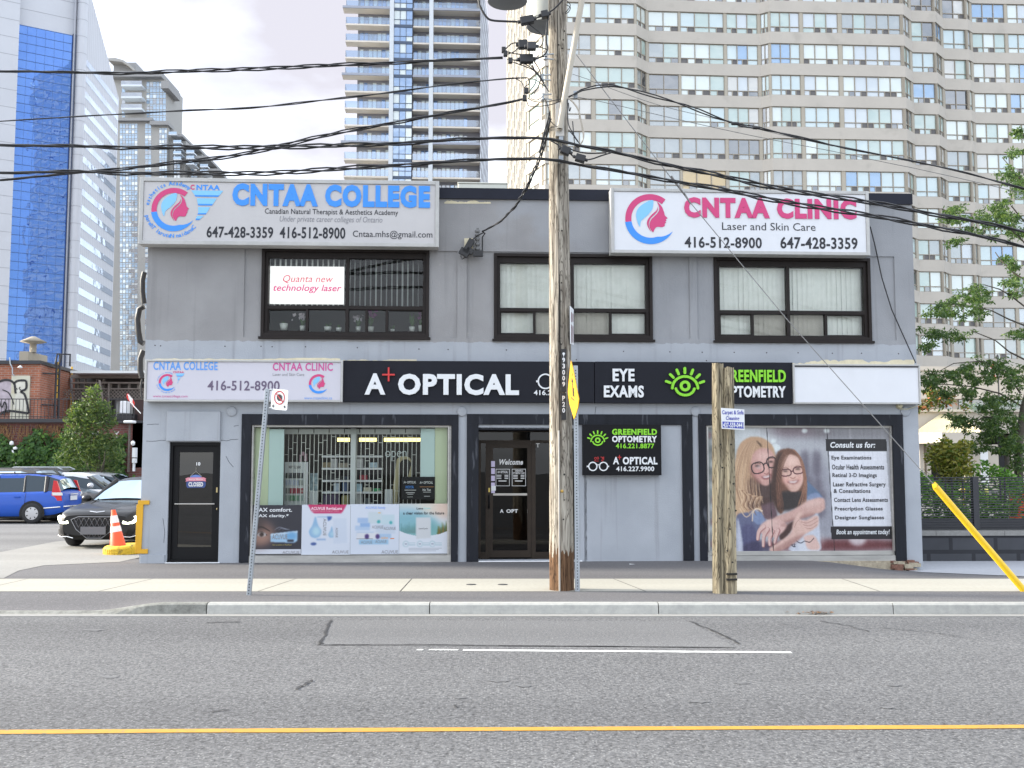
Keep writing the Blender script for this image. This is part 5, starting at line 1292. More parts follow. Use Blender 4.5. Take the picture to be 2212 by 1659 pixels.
# ------------------------------------------------------------------ weathered timber poles
def timber(name, lo, hi, sc=1.0):
 m = bpy.data.materials.new(name); m.use_nodes = True
 nt = m.node_tree; b = nt.nodes['Principled BSDF']; L = nt.links.new
 b.inputs['Roughness'].default_value = .85; b.inputs['Specular IOR Level'].default_value = .2
 t = nt.nodes.new('ShaderNodeTexCoord'); mp = nt.nodes.new('ShaderNodeMapping'); mp.inputs['Scale'].default_value = (13 * sc, 13 * sc, .7 * sc)
 L(t.outputs['Object'], mp.inputs['Vector'])
 n = nt.nodes.new('ShaderNodeTexNoise'); n.inputs['Scale'].default_value = 1.2; n.inputs['Detail'].default_value = 6; n.inputs['Distortion'].default_value = 1.6
 L(mp.outputs['Vector'], n.inputs['Vector'])
 mp2 = nt.nodes.new('ShaderNodeMapping'); mp2.inputs['Scale'].default_value = (9 * sc, 9 * sc, 1.0 * sc); L(t.outputs['Object'], mp2.inputs['Vector'])
 w = nt.nodes.new('ShaderNodeTexNoise'); w.inputs['Scale'].default_value = .8; w.inputs['Detail'].default_value = 2; w.inputs['Distortion'].default_value = 4.0
 L(mp2.outputs['Vector'], w.inputs['Vector'])
 r = nt.nodes.new('ShaderNodeValToRGB'); r.color_ramp.elements[0].position = .34; r.color_ramp.elements[1].position = .62
 r.color_ramp.elements[0].color = (*lo, 1); r.color_ramp.elements[1].color = (*hi, 1)
 L(n.outputs['Fac'], r.inputs['Fac'])
 r2 = nt.nodes.new('ShaderNodeValToRGB'); e = r2.color_ramp.elements
 e[0].position = .46; e[0].color = (1, 1, 1, 1); e[1].position = .54; e[1].color = (1, 1, 1, 1)
 k = e.new(.5); k.color = (.16, .14, .12, 1)
 L(w.outputs['Fac'], r2.inputs['Fac'])
 x = nt.nodes.new('ShaderNodeMix'); x.data_type = 'RGBA'; x.blend_type = 'MULTIPLY'; x.inputs['Factor'].default_value = .9
 L(r.outputs['Color'], x.inputs['A']); L(r2.outputs['Color'], x.inputs['B'])
 sp = nt.nodes.new('ShaderNodeSeparateXYZ'); L(t.outputs['Object'], sp.inputs['Vector'])
 a = nt.nodes.new('ShaderNodeMath'); a.operation = 'MULTIPLY_ADD'; a.inputs[1].default_value = .9; L(n.outputs['Fac'], a.inputs[0]); L(sp.outputs['Z'], a.inputs[2])
 lt = nt.nodes.new('ShaderNodeMath'); lt.operation = 'LESS_THAN'; lt.inputs[1].default_value = STAIN; L(a.outputs['Value'], lt.inputs[0])
 y = nt.nodes.new('ShaderNodeMix'); y.data_type = 'RGBA'; y.blend_type = 'MULTIPLY'; L(lt.outputs['Value'], y.inputs['Factor']); L(x.outputs['Result'], y.inputs['A']); y.inputs['B'].default_value = (.42, .26, .17, 1)
 L(y.outputs['Result'], b.inputs['Base Color'])
 bp = nt.nodes.new('ShaderNodeBump'); bp.inputs['Strength'].default_value = .7; bp.inputs['Distance'].default_value = .03
 L(n.outputs['Fac'], bp.inputs['Height']); L(bp.outputs['Normal'], b.inputs['Normal'])
 return m
STAIN = 1.05
M_POLE = timber('pole_timber', (.12, .10, .08), (.41, .375, .315))
STAIN = .0
M_STUB = timber('stub_timber', (.10, .085, .06), (.40, .34, .23), 1.1)
M_CABLE = mat('black_cable', (.012, .012, .014), .45)
M_CABLE_G = mat('grey_cable', (.14, .14, .14), .5)
M_GALV = mat('galvanised_steel', (.34, .37, .40), .45, metal=.5, var=.15, scale=9)
M_YEL = mat('yellow_plastic', (.62, .33, .010), .45, var=.06, scale=3)
M_TANK = mat('tank_grey', (.46, .48, .46), .45, var=.06, scale=3)
M_TANKB = mat('tank_bottom', (.16, .17, .18), .6)
M_HOLE = mat('bolt_hole', (.02, .018, .015), .9)
Yp = 14.44
P0 = gnd(1215, 1277); PT = at(1205, 0, Yp); PT2 = at(1203, -160, Yp)
root = empty('utility_pole', 'tall weathered wooden utility pole standing at the kerb before the shop entrance', 'pole', loc=(P0.x, Yp + .17, 0))
def pl(p): return (p[0] - P0.x, p[1] - Yp - .17, p[2])
def pole_c(z):
 t = z / PT.z; return Vector((P0.x + (PT.x - P0.x) * t, Yp + .17, z))
def pole_r(z): return .172 - .0052 * z
mb = MB(); n = 20; vs = []; zs = [-.2 + .25 * i for i in range(45)]; rnd = random.Random(2)
for z in zs:
 c = pole_c(z); r = pole_r(z)
 for j in range(n):
  t = 2 * PI * j / n; rr = r * (1 + .02 * math.sin(3 * t + z * .4) + rnd.uniform(-.012, .012))
  if j in (13, 14) : rr *= .93
  vs.append(pl((c.x + rr * math.cos(t), c.y + rr * math.sin(t), z)))
mb.add(vs, [(i*n+j, i*n+(j+1) % n, (i+1)*n+(j+1) % n, (i+1)*n+j) for i in range(len(zs) - 1) for j in range(n)], smooth=True)
mb.build('shaft', M_POLE, root)
mb = MB(); rnd = random.Random(21)
for px0, px1, y0, y1 in ((1204, 1208, 20, 500), (1207, 1209, 500, 980), (1209, 1212, 560, 900)):
 pts = []
 for i in range(15):
  t = i / 14; p = at(px0 + (px1 - px0) * t + rnd.uniform(-.5, .5), y0 + (y1 - y0) * t, Yp); c = pole_c(p.z); r = pole_r(p.z); dx = p.x - c.x; pts.append(pl((p.x, c.y - math.sqrt(max(1e-4, r * r - dx * dx)) + .004, p.z)))
 mb.tube(pts, [.009 if 2 < i < 12 else .004 for i in range(15)], 5)
mb.build('drying_crack', M_HOLE, root)
mb = MB()
for px, py, s in ((1216, 800, 1), (1212, 743, 1), (1214, 497, 1), (1219, 62, 1.2), (1215, 101, 1), (1217, 82, 1), (1207, 94, 1), (1219, 1025, 1.2), (1217, 1122, 1), (1219, 1080, .8), (1213, 610, .9)):
 p = at(px, py, Yp - .005); z = p.z; r = pole_r(z); c = pole_c(z); dx = p.x - c.x; y = c.y - math.sqrt(max(1e-4, r * r - dx * dx)) - .004
 mb.lathe([(0, 0), (.012 * s, 0), (.012 * s, .02)], pl((p.x, y, z)), 8, axis='Y')
mb.build('bolt_hole', M_HOLE, root)
mb = MB(); a = at(1209, 1277, Yp - .01); b = at(1207, 930, Yp - .01); mb.tube([pl((a.x, Yp - .01, 0)), pl((b.x, Yp, b.z))], .014, 8); mb.build('ground_moulding', M_ALU, root)
def polep(px, py): p = at(px, py, Yp + .0); return p
mb = MB()
pz0 = at(1217, 907, Yp).z; pz1 = at(1217, 754, Yp).z
def strip_at(y0, y1): a = at(1212.5, y1, Yp - .012); b = at(1223, y0, Yp - .012); mb.box(a.x - P0.x, b.x - P0.x, -.188, -.16, a.z, b.z)
strip_at(754, 846.5); strip_at(849, 907)
mb.build('number_strip', mat('number_strip_black', (.012, .012, .014), .5), root)
mb = MB()
for ch, y in zip('9300', (778, 791, 804, 817)): pass
for ch, y0 in (('9', 772.5), ('3', 785.5), ('0', 799), ('0', 811.5), ('9', 824.5), ('P', 855), ('2', 868), ('0', 881)):
 a = at(1214.6, y0 + 10.5, Yp - .02); b = at(1220.6, y0, Yp - .02); put_text(mb, ch, a.x - P0.x, b.x - P0.x, a.z, b.z, -.191, bold=.03)
a = at(1217.6, 764, Yp - .02); pm = 14.4 / F
mb.lathe([(0, 0), (.018, 0)], (a.x - P0.x, -.192, a.z), 12, axis='Y'); mb.add([(a.x - P0.x - .012, -.191, a.z), (a.x - P0.x, -.191, a.z - .05), (a.x - P0.x + .012, -.191, a.z)], [(0, 1, 2)])
mb.build('pole_number', M_LETW, root)
mb = MB(); a = at(1214, 1061, Yp); mb.lathe([(0, -.004), (.022, -.004), (.022, 0)], (a.x - P0.x, -.165, a.z), 12, axis='Y'); mb.build('inspection_tag', mat('brass_tag', (.5, .3, .06), .5), root)
mb = MB(); a = at(1205, 274, Yp - .1); mb.box(a.x - .03 - P0.x, a.x + .09 - P0.x, -.24, -.14, at(1205, 292, Yp - .1).z, at(1205, 220, Yp - .1).z); mb.build('lamp_bracket', M_ALU, root)
mb = MB(); mb.tube([pl(at(1209, 278, Yp - .14)), pl(at(1219, 215, Yp - .14)), pl(at(1240, 100, Yp - .14)), pl(at(1257, 0, Yp - .14)), pl(at(1285, -160, Yp - .14))], .042, 12); mb.build('lamp_arm', mat('arm_beige', (.42, .38, .31), .45, var=.05), root)
mb = MB()
for px, py in ((1171, 163), (1173, 205), (1178, 118)):
 c = pl(at(px, py, Yp)); mb.tube([c, (c[0] + .12, c[1] + .05, c[2] + .03)], .012, 6); mb.tube([(c[0], c[1], c[2] - .06), (c[0] + .12, c[1] + .05, c[2] - .05)], .012, 6)
 mb.lathe([(.01, -.05), (.035, -.045), (.022, -.02), (.022, .02), (.035, .045), (.01, .05)], (c[0], c[1], c[2] - .03), 12)
mb.build('insulator', M_GALV, root)
mb = MB()
for px, py in ((1212, 300), (1212, 345), (1243, 205), (1241, 82)):
 c = pl(at(px, py, Yp - .03)); mb.box(c[0] - .03, c[0] + .03, c[1] - .03, c[1] + .03, c[2] - .05, c[2] + .05)
mb.build('clamp', M_GALV, root)
def tank(px, py, label, Y, dark):
 c = at(px, py, Y); r = .285
 t = empty('transformer', label, 'transformer', loc=(c.x, c.y, c.z), group='transformer tanks on the utility pole')
 mb = MB(); mb.lathe([(r, .0), (r, .9), (r * .9, .98), (0, 1.0)], n=28); mb.lathe([(r + .012, .06), (r + .012, .1)], n=28); mb.build('tank', M_TANK, t)
 mb = MB(); mb.lathe([(0, -.012), (r * .95, -.012), (r, 0)], n=28); mb.build('tank_bottom', M_TANKB, t)
 mb = MB()
 for a in (.5, 2.2): mb.box(.27 * math.cos(a) - .03, .27 * math.cos(a) + .03, .27 * math.sin(a) - .03, .27 * math.sin(a) + .03, .6, .75)
 mb.lathe([(.03, 1.0), (.05, 1.05), (.03, 1.1), (.05, 1.15), (.02, 1.22)], (0.1, 0, 0), 10); mb.build('bushing', M_TANKB, t)
tank(1096, 3, 'grey transformer tank seen from below left of the pole top', Yp - .05, True)
tank(1178, 58, 'pale grey transformer tank right behind the pole top', Yp + .75, False)
# ---- cables
def cat(pts, Y=14.3, n=10):
 P = [at(x, y, Y if not isinstance(Y, (list, tuple)) else Y[i]) for i, (x, y) in enumerate(pts)]
 out = []
 k = len(P)
 for i in range(k - 1):
  p0, p1, p2, p3 = P[max(i-1, 0)], P[i], P[i+1], P[min(i+2, k-1)]
  for j in range(n):
   t = j / n
   out.append(.5 * (2*p1 + (p2-p0)*t + (2*p0-5*p1+4*p2-p3)*t*t + (3*p1-p0-3*p2+p3)*t**3))
 out.append(P[-1]); return out
def twist(path, r, strands, rt, pitch):
 """strands wound round a path"""
 L = [0]
 for a, b in zip(path, path[1:]): L.append(L[-1] + (b - a).length)
 N = max(8, int(L[-1] / (pitch / 7))); res = []; k = 0
 for i in range(N + 1):
  s = L[-1] * i / N
  while k < len(L) - 2 and L[k+1] < s: k += 1
  t = (s - L[k]) / max(1e-6, L[k+1] - L[k]); res.append((path[k].lerp(path[k+1], t), s))
 out = []
 for q in range(strands):
  pts = []
  for i, (p, s) in enumerate(res):
   d = (res[min(i+1, N)][0] - res[max(i-1, 0)][0]).normalized(); e1 = (Vector((0, 1, 0)) - d * d.y).normalized(); e2 = d.cross(e1)
   a = 2 * PI * s / pitch + 2 * PI * q / strands; rr = rt * (1 + .7 * math.sin(s * .83 + q) * (1 if strands > 1 else 0))
   pts.append(p + (e1 * math.cos(a) + e2 * math.sin(a)) * rr)
  out.append((pts, r))
 return out
def cable(label, pts, r=.012, strands=1, Y=14.3, m=None, rt=.016, pitch=1.5, group='overhead cables along the street'):
 mb = MB(); path = cat(pts, Y)
 if strands == 1: mb.tube(path, r, 6)
 else:
  for pp_, r_ in twist(path, r, strands, rt, pitch): mb.tube(pp_, r_, 6)
 return single(mb, 'overhead_cable', m or M_CABLE, label, 'cable', group)
cable('thick twisted black cable running across the top left sky into the highest splice cluster', [(-700, 190), (-250, 165), (0, 154), (150, 157), (300, 157), (480, 151), (680, 143), (870, 134), (1000, 129), (1086, 124)], .011, 3)
cable('thin black cable climbing from the left edge to the pole below the top cable', [(-700, 310), (-250, 280), (0, 262), (250, 247), (400, 239), (553, 232), (700, 216), (800, 205), (960, 184), (1090, 170), (1140, 168)], .0085, 2, rt=.006)
cable('twisted black cable rising steeply across the middle of the left sky to the pole', [(-700, 470), (-250, 415), (0, 389), (120, 378), (250, 365), (380, 352), (480, 340), (553, 327), (680, 298), (820, 270), (960, 246), (1060, 228), (1135, 213)], .0105, 3)
cable('thick black cable passing the pole just above the roof signs, upper of two', [(-700, 300), (-250, 308), (0, 313), (150, 316), (300, 318), (553, 318), (750, 314), (900, 307), (1010, 301), (1100, 297), (1190, 300), (1240, 312), (1330, 330), (1500, 368), (1690, 408), (1880, 438), (2050, 468), (2212, 500), (2500, 560), (2900, 650)], .0125, 3, 14.22, rt=.02)
cable('thick black cable passing the pole just above the roof signs, lower of two', [(-700, 365), (-250, 370), (0, 373), (150, 371), (300, 374), (553, 374), (700, 367), (850, 357), (1000, 348), (1100, 343), (1190, 344), (1260, 358), (1400, 381), (1560, 410), (1700, 437), (1880, 466), (2050, 496), (2212, 533), (2500, 600), (2900, 700)], .012, 3, 14.18, rt=.02)
cable('black cable bowing up from the pole and dropping to the right edge', [(1228, 210), (1255, 195), (1280, 188), (1318, 184), (1350, 190), (1400, 204), (1460, 221), (1500, 235), (1545, 253), (1600, 270), (1640, 276), (1700, 291), (1800, 314), (1880, 330), (1990, 352), (2080, 372), (2212, 407), (2500, 480), (2900, 590)], .010, 2, 14.35, rt=.012)
cable('thin grey wire below the bowed cable right of the pole', [(1230, 207), (1300, 220), (1500, 266), (1659, 300), (1800, 327), (1909, 350), (2010, 371), (2212, 418), (2700, 540)], .0045, 1, 14.4, M_CABLE_G)
cable('thin grey wire from the pole meeting the guy wire', [(1236, 160), (1272, 172), (1290, 180), (1420, 226), (1560, 260), (1700, 294), (1800, 316)], .004, 1, 14.42, M_CABLE_G)
for px, py, lb in ((1588, 267, 'small black cable clip on the bowed cable, left one'), (1634, 276, 'small black cable clip on the bowed cable, right one')):
 p = at(px, py, 14.33); mb = MB(); mb.lathe([(0, -.06), (.022, -.05), (.026, .0), (.02, .05), (0, .06)], (p.x, p.y, p.z), 8, axis='X'); single(mb, 'cable_clip', M_CABLE, lb, 'clip', 'clips on the bowed cable')
mb = MB(); mb.tube([at(1245, 118, Yp - .02), at(1480, 424, Yp - .02), at(1700, 690, Yp - .02), at(2022, 1052, Yp - .02)], .0065, 6)
for a, b in (((1478, 418), (1492, 440)), ((1450, 380), (1480, 422))): mb.tube([at(*a, Yp - .03), at(*b, Yp - .03)], .013, 6)
single(mb, 'guy_wire', mat('steel_wire', (.22, .22, .22), .45, metal=.5), 'long straight steel guy wire from the pole to the yellow guard', 'wire')
g0 = at(2021, 1052, Yp - .02); g1 = gnd(2216, 1279); g1 = Vector((at(2216, 1279, Yp - .02).x, Yp - .02, -.02))
mb = MB(); d = (g1 - g0).normalized(); nrm = d.cross(Vector((0, 1, 0))).normalized()
N = 10; w = .047; vs = []
for t in (0, .5, 1):
 for i in range(N + 1):
  a = PI * i / N; c = g0.lerp(g1, t)
  vs.append(c + nrm * (w * math.cos(a)) + Vector((0, -1, 0)) * (w * .75 * math.sin(a)))
for i in range(2):
 for j in range(N): mb.add([vs[i*(N+1)+j], vs[i*(N+1)+j+1], vs[(i+1)*(N+1)+j+1], vs[(i+1)*(N+1)+j]], [(0, 1, 2, 3)], None, True)
b = g0 - d * .06
mb.add([g0 + nrm * w, g0 - nrm * w, b - nrm * w * .35 , b + nrm * w * .9, g0 + Vector((0, -w * .75, 0))], [(0, 4, 1), (0, 3, 4), (4, 3, 2), (4, 2, 1)])
M_GUARD = mat('guard_yellow', (.74, .48, .012), .4, var=.05, scale=3, dirt=((.12, .12, .03), 3.5, .70))
o = single(mb, 'guy_guard', M_GUARD, 'slanting bright yellow plastic guard at the foot of the guy wire', 'guard')
wh = fac(1022, 512, .25); whp = FM @ Vector((wh[0], -.25, wh[1]))
def drop(label, a, offs):
 A = at(*a, 14.4); B = whp + Vector(offs); pts = []
 S_ = [(1188, 255), (1172, 322), (1150, 378), (1122, 432), (1090, 470), (1062, 490), (1042, 500)]
 Yv = [14.4, 14.9, 15.7, 16.7, 17.7, 18.3, 18.6]
 return cable(label, S_, .011, 3, Yv, None, .014, .9, None)
drop('twisted black service cable sagging from the pole to the bracket on the grey wall', (1190, 262), (0, 0, 0))
S = empty('service_bracket', 'black service bracket with insulators and splice boxes on the grey wall between two windows', 'bracket', mat=FM)
P = lambda x, y, d=.15: (fac(x, y, d)[0], -d, fac(x, y, d)[1])
mb = MB(); a, b = P(1031, 548), P(1032, 492); mb.tube([(a[0], -.12, a[2]), (b[0], -.12, b[2])], .022, 8)
for y in (500, 508, 517, 528, 538): c = P(1031, y, .12); mb.lathe([(.01, -.03), (.045, -.02), (.045, .02), (.01, .03)], c, 12)
mb.build('insulator_rack', M_CABLE_G, S)
mb = MB()
def rbox(p0, p1, w, d=.16):
 a, b = Vector(P(*p0, d)), Vector(P(*p1, d)); u = (b - a).normalized(); v = Vector((0, 1, 0)).cross(u).normalized() * w
 q = [a - v, b - v, b + v, a + v]; mb.prism([(k.x, k.z) for k in q][::-1], -d - .06, -d + .06)
rbox((1004, 546), (1020, 518), .055); rbox((994, 540), (1012, 551), .06); rbox((1022, 548), (1043, 548), .05); rbox((1008, 540), (1022, 545), .05)
mb.build('splice_box', M_CABLE, S)
mb = MB(); mb.tube([P(1042, 548), P(1042, 512), P(1048, 504, .2), P(1042, 500, .25)], .012, 6); mb.tube([P(1018, 520), P(1032, 508, .2), P(1046, 502, .25)], .012, 6); mb.tube([P(1012, 552), P(998, 560, .1), P(995, 552)], .008, 6); mb.build('cable_tail', M_CABLE, S)
mb = MB(); mb.box(P(1003, 540)[0], P(1022, 540)[0], -.05, -.001, P(1010, 546)[2], P(1010, 512)[2]); mb.build('mounting_board', M_CREAM, S)
mb = MB(); mb.tube([P(1880, 490, .3), P(1890, 530, .06), P(1905, 600, .05), P(1926, 668, .05), P(1950, 722, .05), P(1978, 784, .12)], .011, 6)
mb.M = None
o = single(mb, 'wall_cable', M_CABLE, 'thin black cable slanting down the grey wall at its right end', 'cable', mat=FM)
mb = MB(); mb.tube([P(1942, 883, .03), P(1960, 884, .04), P(1990, 874, .04)], .008, 6); c = P(1941, 877, .0); mb.lathe([(0, -.09), (.045, -.085), (.05, -.02), (.055, 0)], (c[0], 0, c[2]), 14, axis='Y')
single(mb, 'wall_lamp', mat('old_cream_lamp', (.5, .47, .33), .5), 'small round cream lamp with its wire under the blank white sign', 'lamp', mat=FM)
def sbox(label, c0, c1, w, Y=14.25, m=M_CABLE):
 a, b = at(*c0, Y), at(*c1, Y); u = (b - a); L_ = u.length; u.normalize(); v = Vector((0, 1, 0)).cross(u).normalized()
 mb = MB(); M = Matrix((( *u, 0), (0, 1, 0, 0), (*v, 0), (0, 0, 0, 1))).transposed()
 M.translation = (a + b) / 2; mb.M = M
 mb.box(-L_ / 2, L_ / 2, -.05, .05, -w, w); mb.box(-L_ / 2 - .04, L_ / 2 + .04, -.022, .022, -w * .4, w * .4)
 return single(mb, 'splice_box', m, label, 'splice box', 'black splice boxes on the cables by the pole', bevel=.012)
sbox('black splice box hanging highest left of the pole, slanting up', (1124, 47), (1153, 41), .055)
sbox('black splice box against the pole under the pale transformer', (1169, 33), (1184, 30), .05)
sbox('black splice box in the upper pair left of the pole', (1120, 97), (1140, 96), .06); sbox('dark grey splice box overlapping the upper pair left of the pole', (1139, 100), (1158, 100), .055, 14.1, mat('splice_grey', (.035, .035, .038), .5))
sbox('black splice box lowest of the cluster left of the pole', (1123, 128), (1152, 127), .06); sbox('black splice box slanting down across the pole front', (1106 + 426/4, 1285/4), (1106 + 500/4, 1318/4), .055, 14.05); sbox('black splice box right of the pole below the slanting one', (1106 + 550/4, 1357/4), (1106 + 632/4, 1380/4), .05, 14.05)
for px, py, lb in ((1088, 108, 'upper black cable clamp where the top left cable ends'), (1102, 131, 'lower black cable clamp where the top left cable ends'), (1092, 116, 'middle black cable clamp where the top left cable ends'), (1133, 212, 'black cable clamp where the steep left cable ends'), (1137, 196, 'small black clamp above the end of the steep left cable')):
 p = at(px, py, 14.25); mb = MB(); mb.box(p.x - .03, p.x + .03, p.y - .03, p.y + .03, p.z - .04, p.z + .04); single(mb, 'cable_clamp', M_CABLE, lb, 'clamp', 'cable clamps left of the pole', bevel=.008)
def loose(label, runs, r=.0075, m=M_CABLE, Y=14.28):
 mb = MB()
 for rr in runs: mb.tube(cat(rr, Y, 6), r, 6)
 return single(mb, 'loose_wire', m, label, 'wire', 'loose wires round the pole')
loose('heavy black lead hanging from above into the highest splice box', [[(1035, -40), (1034, 0), (1040, 20), (1052, 38), (1064, 44), (1090, 46), (1122, 47)]], .016)
loose('black lead curving from the pole top to the upper splice box', [[(1222, -8), (1212, 4), (1196, 20), (1186, 26), (1172, 34), (1152, 41)], [(1186, 28), (1181, 60), (1180, 90), (1183, 105), (1176, 118), (1164, 125), (1152, 128)]], .012)
loose('black loops joining the splice boxes to the pole', [[(1142, 52), (1158, 64), (1169, 74), (1174, 86), (1168, 100), (1158, 101)], [(1120, 92), (1106, 94), (1094, 104), (1090, 110)], [(1157, 100), (1170, 103), (1182, 107)], [(1150, 130), (1165, 124), (1182, 122)], [(1092, 118), (1110, 112), (1124, 100), (1138, 100)], [(1096, 112), (1112, 116), (1132, 118)], [(1096, 128), (1110, 130), (1123, 128)]], .0085)
loose('black wires falling from the splice cluster to the lower insulators', [[(1102, 132), (1130, 142), (1152, 152), (1165, 165), (1180, 190), (1186, 198)], [(1104, 128), (1125, 134), (1145, 145), (1158, 158), (1172, 176), (1184, 196)], [(1142, 134), (1152, 148), (1163, 160), (1175, 178)], [(1152, 130), (1162, 145), (1168, 160), (1166, 178), (1158, 195), (1147, 205)], [(1150, 140), (1157, 160), (1157, 178), (1148, 192), (1142, 200)]], .0075)
loose('thin black loops round the lower insulators left of the pole', [[(1140, 168), (1143, 180), (1132, 190), (1133, 205)], [(1108, 168), (1125, 176), (1132, 190), (1133, 206)], [(1141, 170), (1155, 172), (1168, 180), (1183, 192)], [(1137, 213), (1142, 228), (1160, 230), (1190, 226), (1212, 218)], [(1140, 212), (1154, 219), (1180, 220), (1210, 214)], [(1173, 208), (1160, 216), (1146, 213)], [(1176, 213), (1182, 225), (1185, 236), (1186, 256), (1200, 272), (1212, 278)]], .0062)
loose('black leads running down the left side of the pole', [[(1186, 242), (1183, 260), (1177, 280), (1172, 300), (1168, 318), (1164, 330)], [(1188, 240), (1187, 262), (1178, 288), (1170, 312), (1166, 330)]], .010)
loose('grey and cream wires looping down right of the pole', [[(1228, 212), (1240, 224), (1250, 240), (1256, 262), (1261, 285), (1260, 300), (1254, 312)], [(1232, 214), (1246, 230), (1253, 250), (1257, 275), (1260, 292), (1258, 306), (1248, 316)]], .009, mat('cream_wire', (.4, .36, .3), .6))
loose('black leads right of the pole dropping to the cable tie', [[(1226, 215), (1226, 240), (1228, 268), (1236, 285), (1245, 300), (1253, 312)], [(1228, 280), (1238, 292), (1248, 306)], [(1256, 314), (1248, 318), (1240, 310)], [(1237, 262), (1240, 300), (1243, 325)], [(1228, 222), (1230, 240), (1233, 232)]], .0075)
loose('black leads joining the slanting splice boxes to the cable', [[(1190, 304), (1204, 312), (1214, 322)], [(1231, 330), (1238, 338), (1246, 342)], [(1264, 346), (1280, 343), (1300, 336), (1320, 330)], [(1214, 312), (1240, 325), (1270, 331), (1310, 330)]], .010, M_CABLE, 14.1)
loose('thin black leads curling at the pole top right', [[(1222, 0), (1228, 5), (1232, 12), (1226, 22), (1220, 28)], [(1222, 10), (1232, 16), (1228, 26), (1221, 30)]], .006)
# ---- signs on the pole, seen nearly edge on
def edge_sign(name, label, pts, Y0, Y1, mats, under=None):
 """flat plate through px outline, far side deeper: x of the outline fixes depth"""
 xs = [q[0] for q in pts]; x0, x1 = min(xs), max(xs)
 return [at(x, y, Y0 + (Y1 - Y0) * (x - x0) / (x1 - x0)) for x, y in pts]
S = empty('diamond_sign', 'yellow diamond warning sign with a black mark fixed edge on to the utility pole', 'sign', loc=tuple(at(1238, 840, Yp)))
o0 = Vector(at(1238, 840, Yp))
pts = [(1233, 779), (1238, 800), (1247, 848), (1250, 862), (1248, 880), (1242, 900), (1239.5, 905), (1236, 893), (1230, 872), (1226.5, 848), (1227, 838)]
plane = [at(x, y, Yp - .02 - .38 * (x - 1226) / 24) for x, y in pts]
e = (at(1250, 862, Yp - .40) - at(1226, 840, Yp - .02)); nrm = e.cross(Vector((0, 0, 1))).normalized()
if nrm.y > 0: nrm = -nrm
mb = MB(); n = len(plane); fr_ = [p - o0 for p in plane]; bk = [p - nrm * .012 for p in fr_]
mb.add(fr_ + bk, [tuple(range(n)), tuple(range(2*n-1, n-1, -1))] + [(i, n+i, n+(i+1) % n, (i+1) % n) for i in range(n)]); mb.build('plate', M_YEL, S)
mb = MB()
for q in ([(1235.6, 806), (1236.6, 806), (1236.6, 812), (1235.6, 812)], [(1235.5, 815), (1238.5, 824), (1237.4, 826), (1239, 856), (1237.8, 856), (1236, 824), (1234.6, 826)], [(1233.5, 857), (1241, 864), (1241, 866.5), (1233.5, 859.5)], [(1238.6, 838), (1239.8, 838), (1241, 858), (1239.8, 858)]):
 mb.poly([at(x, y, Yp - .02 - .38 * (x - 1226) / 24) - o0 + nrm * .004 for x, y in q])
mb.build('warning_mark', M_INK, S)
S = empty('parking_sign', 'white parking sign fixed edge on high on the right side of the pole', 'sign', loc=tuple(at(1237, 690, Yp)))
o0 = at(1237, 690, Yp); pts = [(1232.2, 661), (1239.3, 669), (1239.3, 745), (1233, 743)]
mb = MB(); fr_ = [at(x, y, Yp - .05 + .42 * (x - 1232) / 7) - o0 for x, y in pts]
e = fr_[1] - fr_[0]; nrm = Vector((e.y, -e.x, 0)).normalized(); nrm = nrm if nrm.y < 0 else -nrm; bk = [p - nrm * .01 for p in fr_]
mb.add(fr_ + bk, [(0, 1, 2, 3), (7, 6, 5, 4)] + [(i, 4+i, 4+(i+1) % 4, (i+1) % 4) for i in range(4)]); mb.build('plate', M_LETW, S)
mb = MB()
for y0, y1 in ((673, 697), (700, 742)):
 for (a, b) in (((1233.8, y0), (1235, y1)), ((1236.6, y0 + 3), (1237.8, y1 - 1))): mb.poly([at(x, y, Yp - .05 + .42 * (x - 1232) / 7) - o0 + nrm * .004 for x, y in ((a[0], a[1]), (b[0], a[1] + 3), (b[0], b[1]), (a[0], b[1] - 2))])
mb.build('symbol', mat('sign_maroon', (.16, .03, .05), .5), S)
def perforated(label, p_bot, p_top, w, hole_px, name='sign_post'):
 """square steel tube with rows of punched holes"""
 S = empty(name, label, 'post', loc=tuple(p_bot)); d = (p_top - p_bot); L_ = d.length; d.normalize(); u = Vector((0, -1, 0)).cross(d).normalized() * -1; u = d.cross(Vector((0, 1, 0))).normalized() * -1
 v = Vector((0, 1, 0))
 mb = MB(); q = [u * -w + v * -w, u * w + v * -w, u * w + v * w, u * -w + v * w]
 mb.add([a for a in q] + [a + d * L_ for a in q], [(0, 1, 5, 4), (1, 2, 6, 5), (2, 3, 7, 6), (3, 0, 4, 7), (4, 5, 6, 7), (3, 2, 1, 0)]); mb.build('tube', M_GALV, S, bevel=.004)
 mb = MB(); s = .05
 while s < L_ - .03:
  for a, nn, t in ((v * -(w + .002), v, u), (u * -(w + .002), u, v)):
   c = a + d * s; mb.add([c + (t.normalized() * math.cos(k * PI / 4) + d * math.sin(k * PI / 4)) * .008 for k in range(8)], [tuple(range(8))])
  s += .0254 * 1.6
 mb.build('punched_holes', M_HOLE, S); return S, d, u
pb = gnd(1247, 1276); perforated('galvanised perforated post standing against the right side of the utility pole', Vector((pb.x, Yp + .02, -.02)), at(1243, 790, Yp + .05), .032, 0)
pb = gnd(537.5, 1285); pt = at(578, 840, 14.0)
S, d_, u_ = perforated('leaning perforated steel post carrying the no stopping sign', Vector((pb.x, pb.y, -.03)), pt, .028, 0)
pbase = Vector((pb.x, pb.y, -.03))
S2 = empty('no_stopping_sign', 'white no stopping sign with a red slashed circle on the leaning post', 'sign', loc=tuple(at(602, 862, 13.95)))
o0 = at(602, 862, 13.95); Ys = lambda x: 13.97 - .10 * (x - 580) / 40
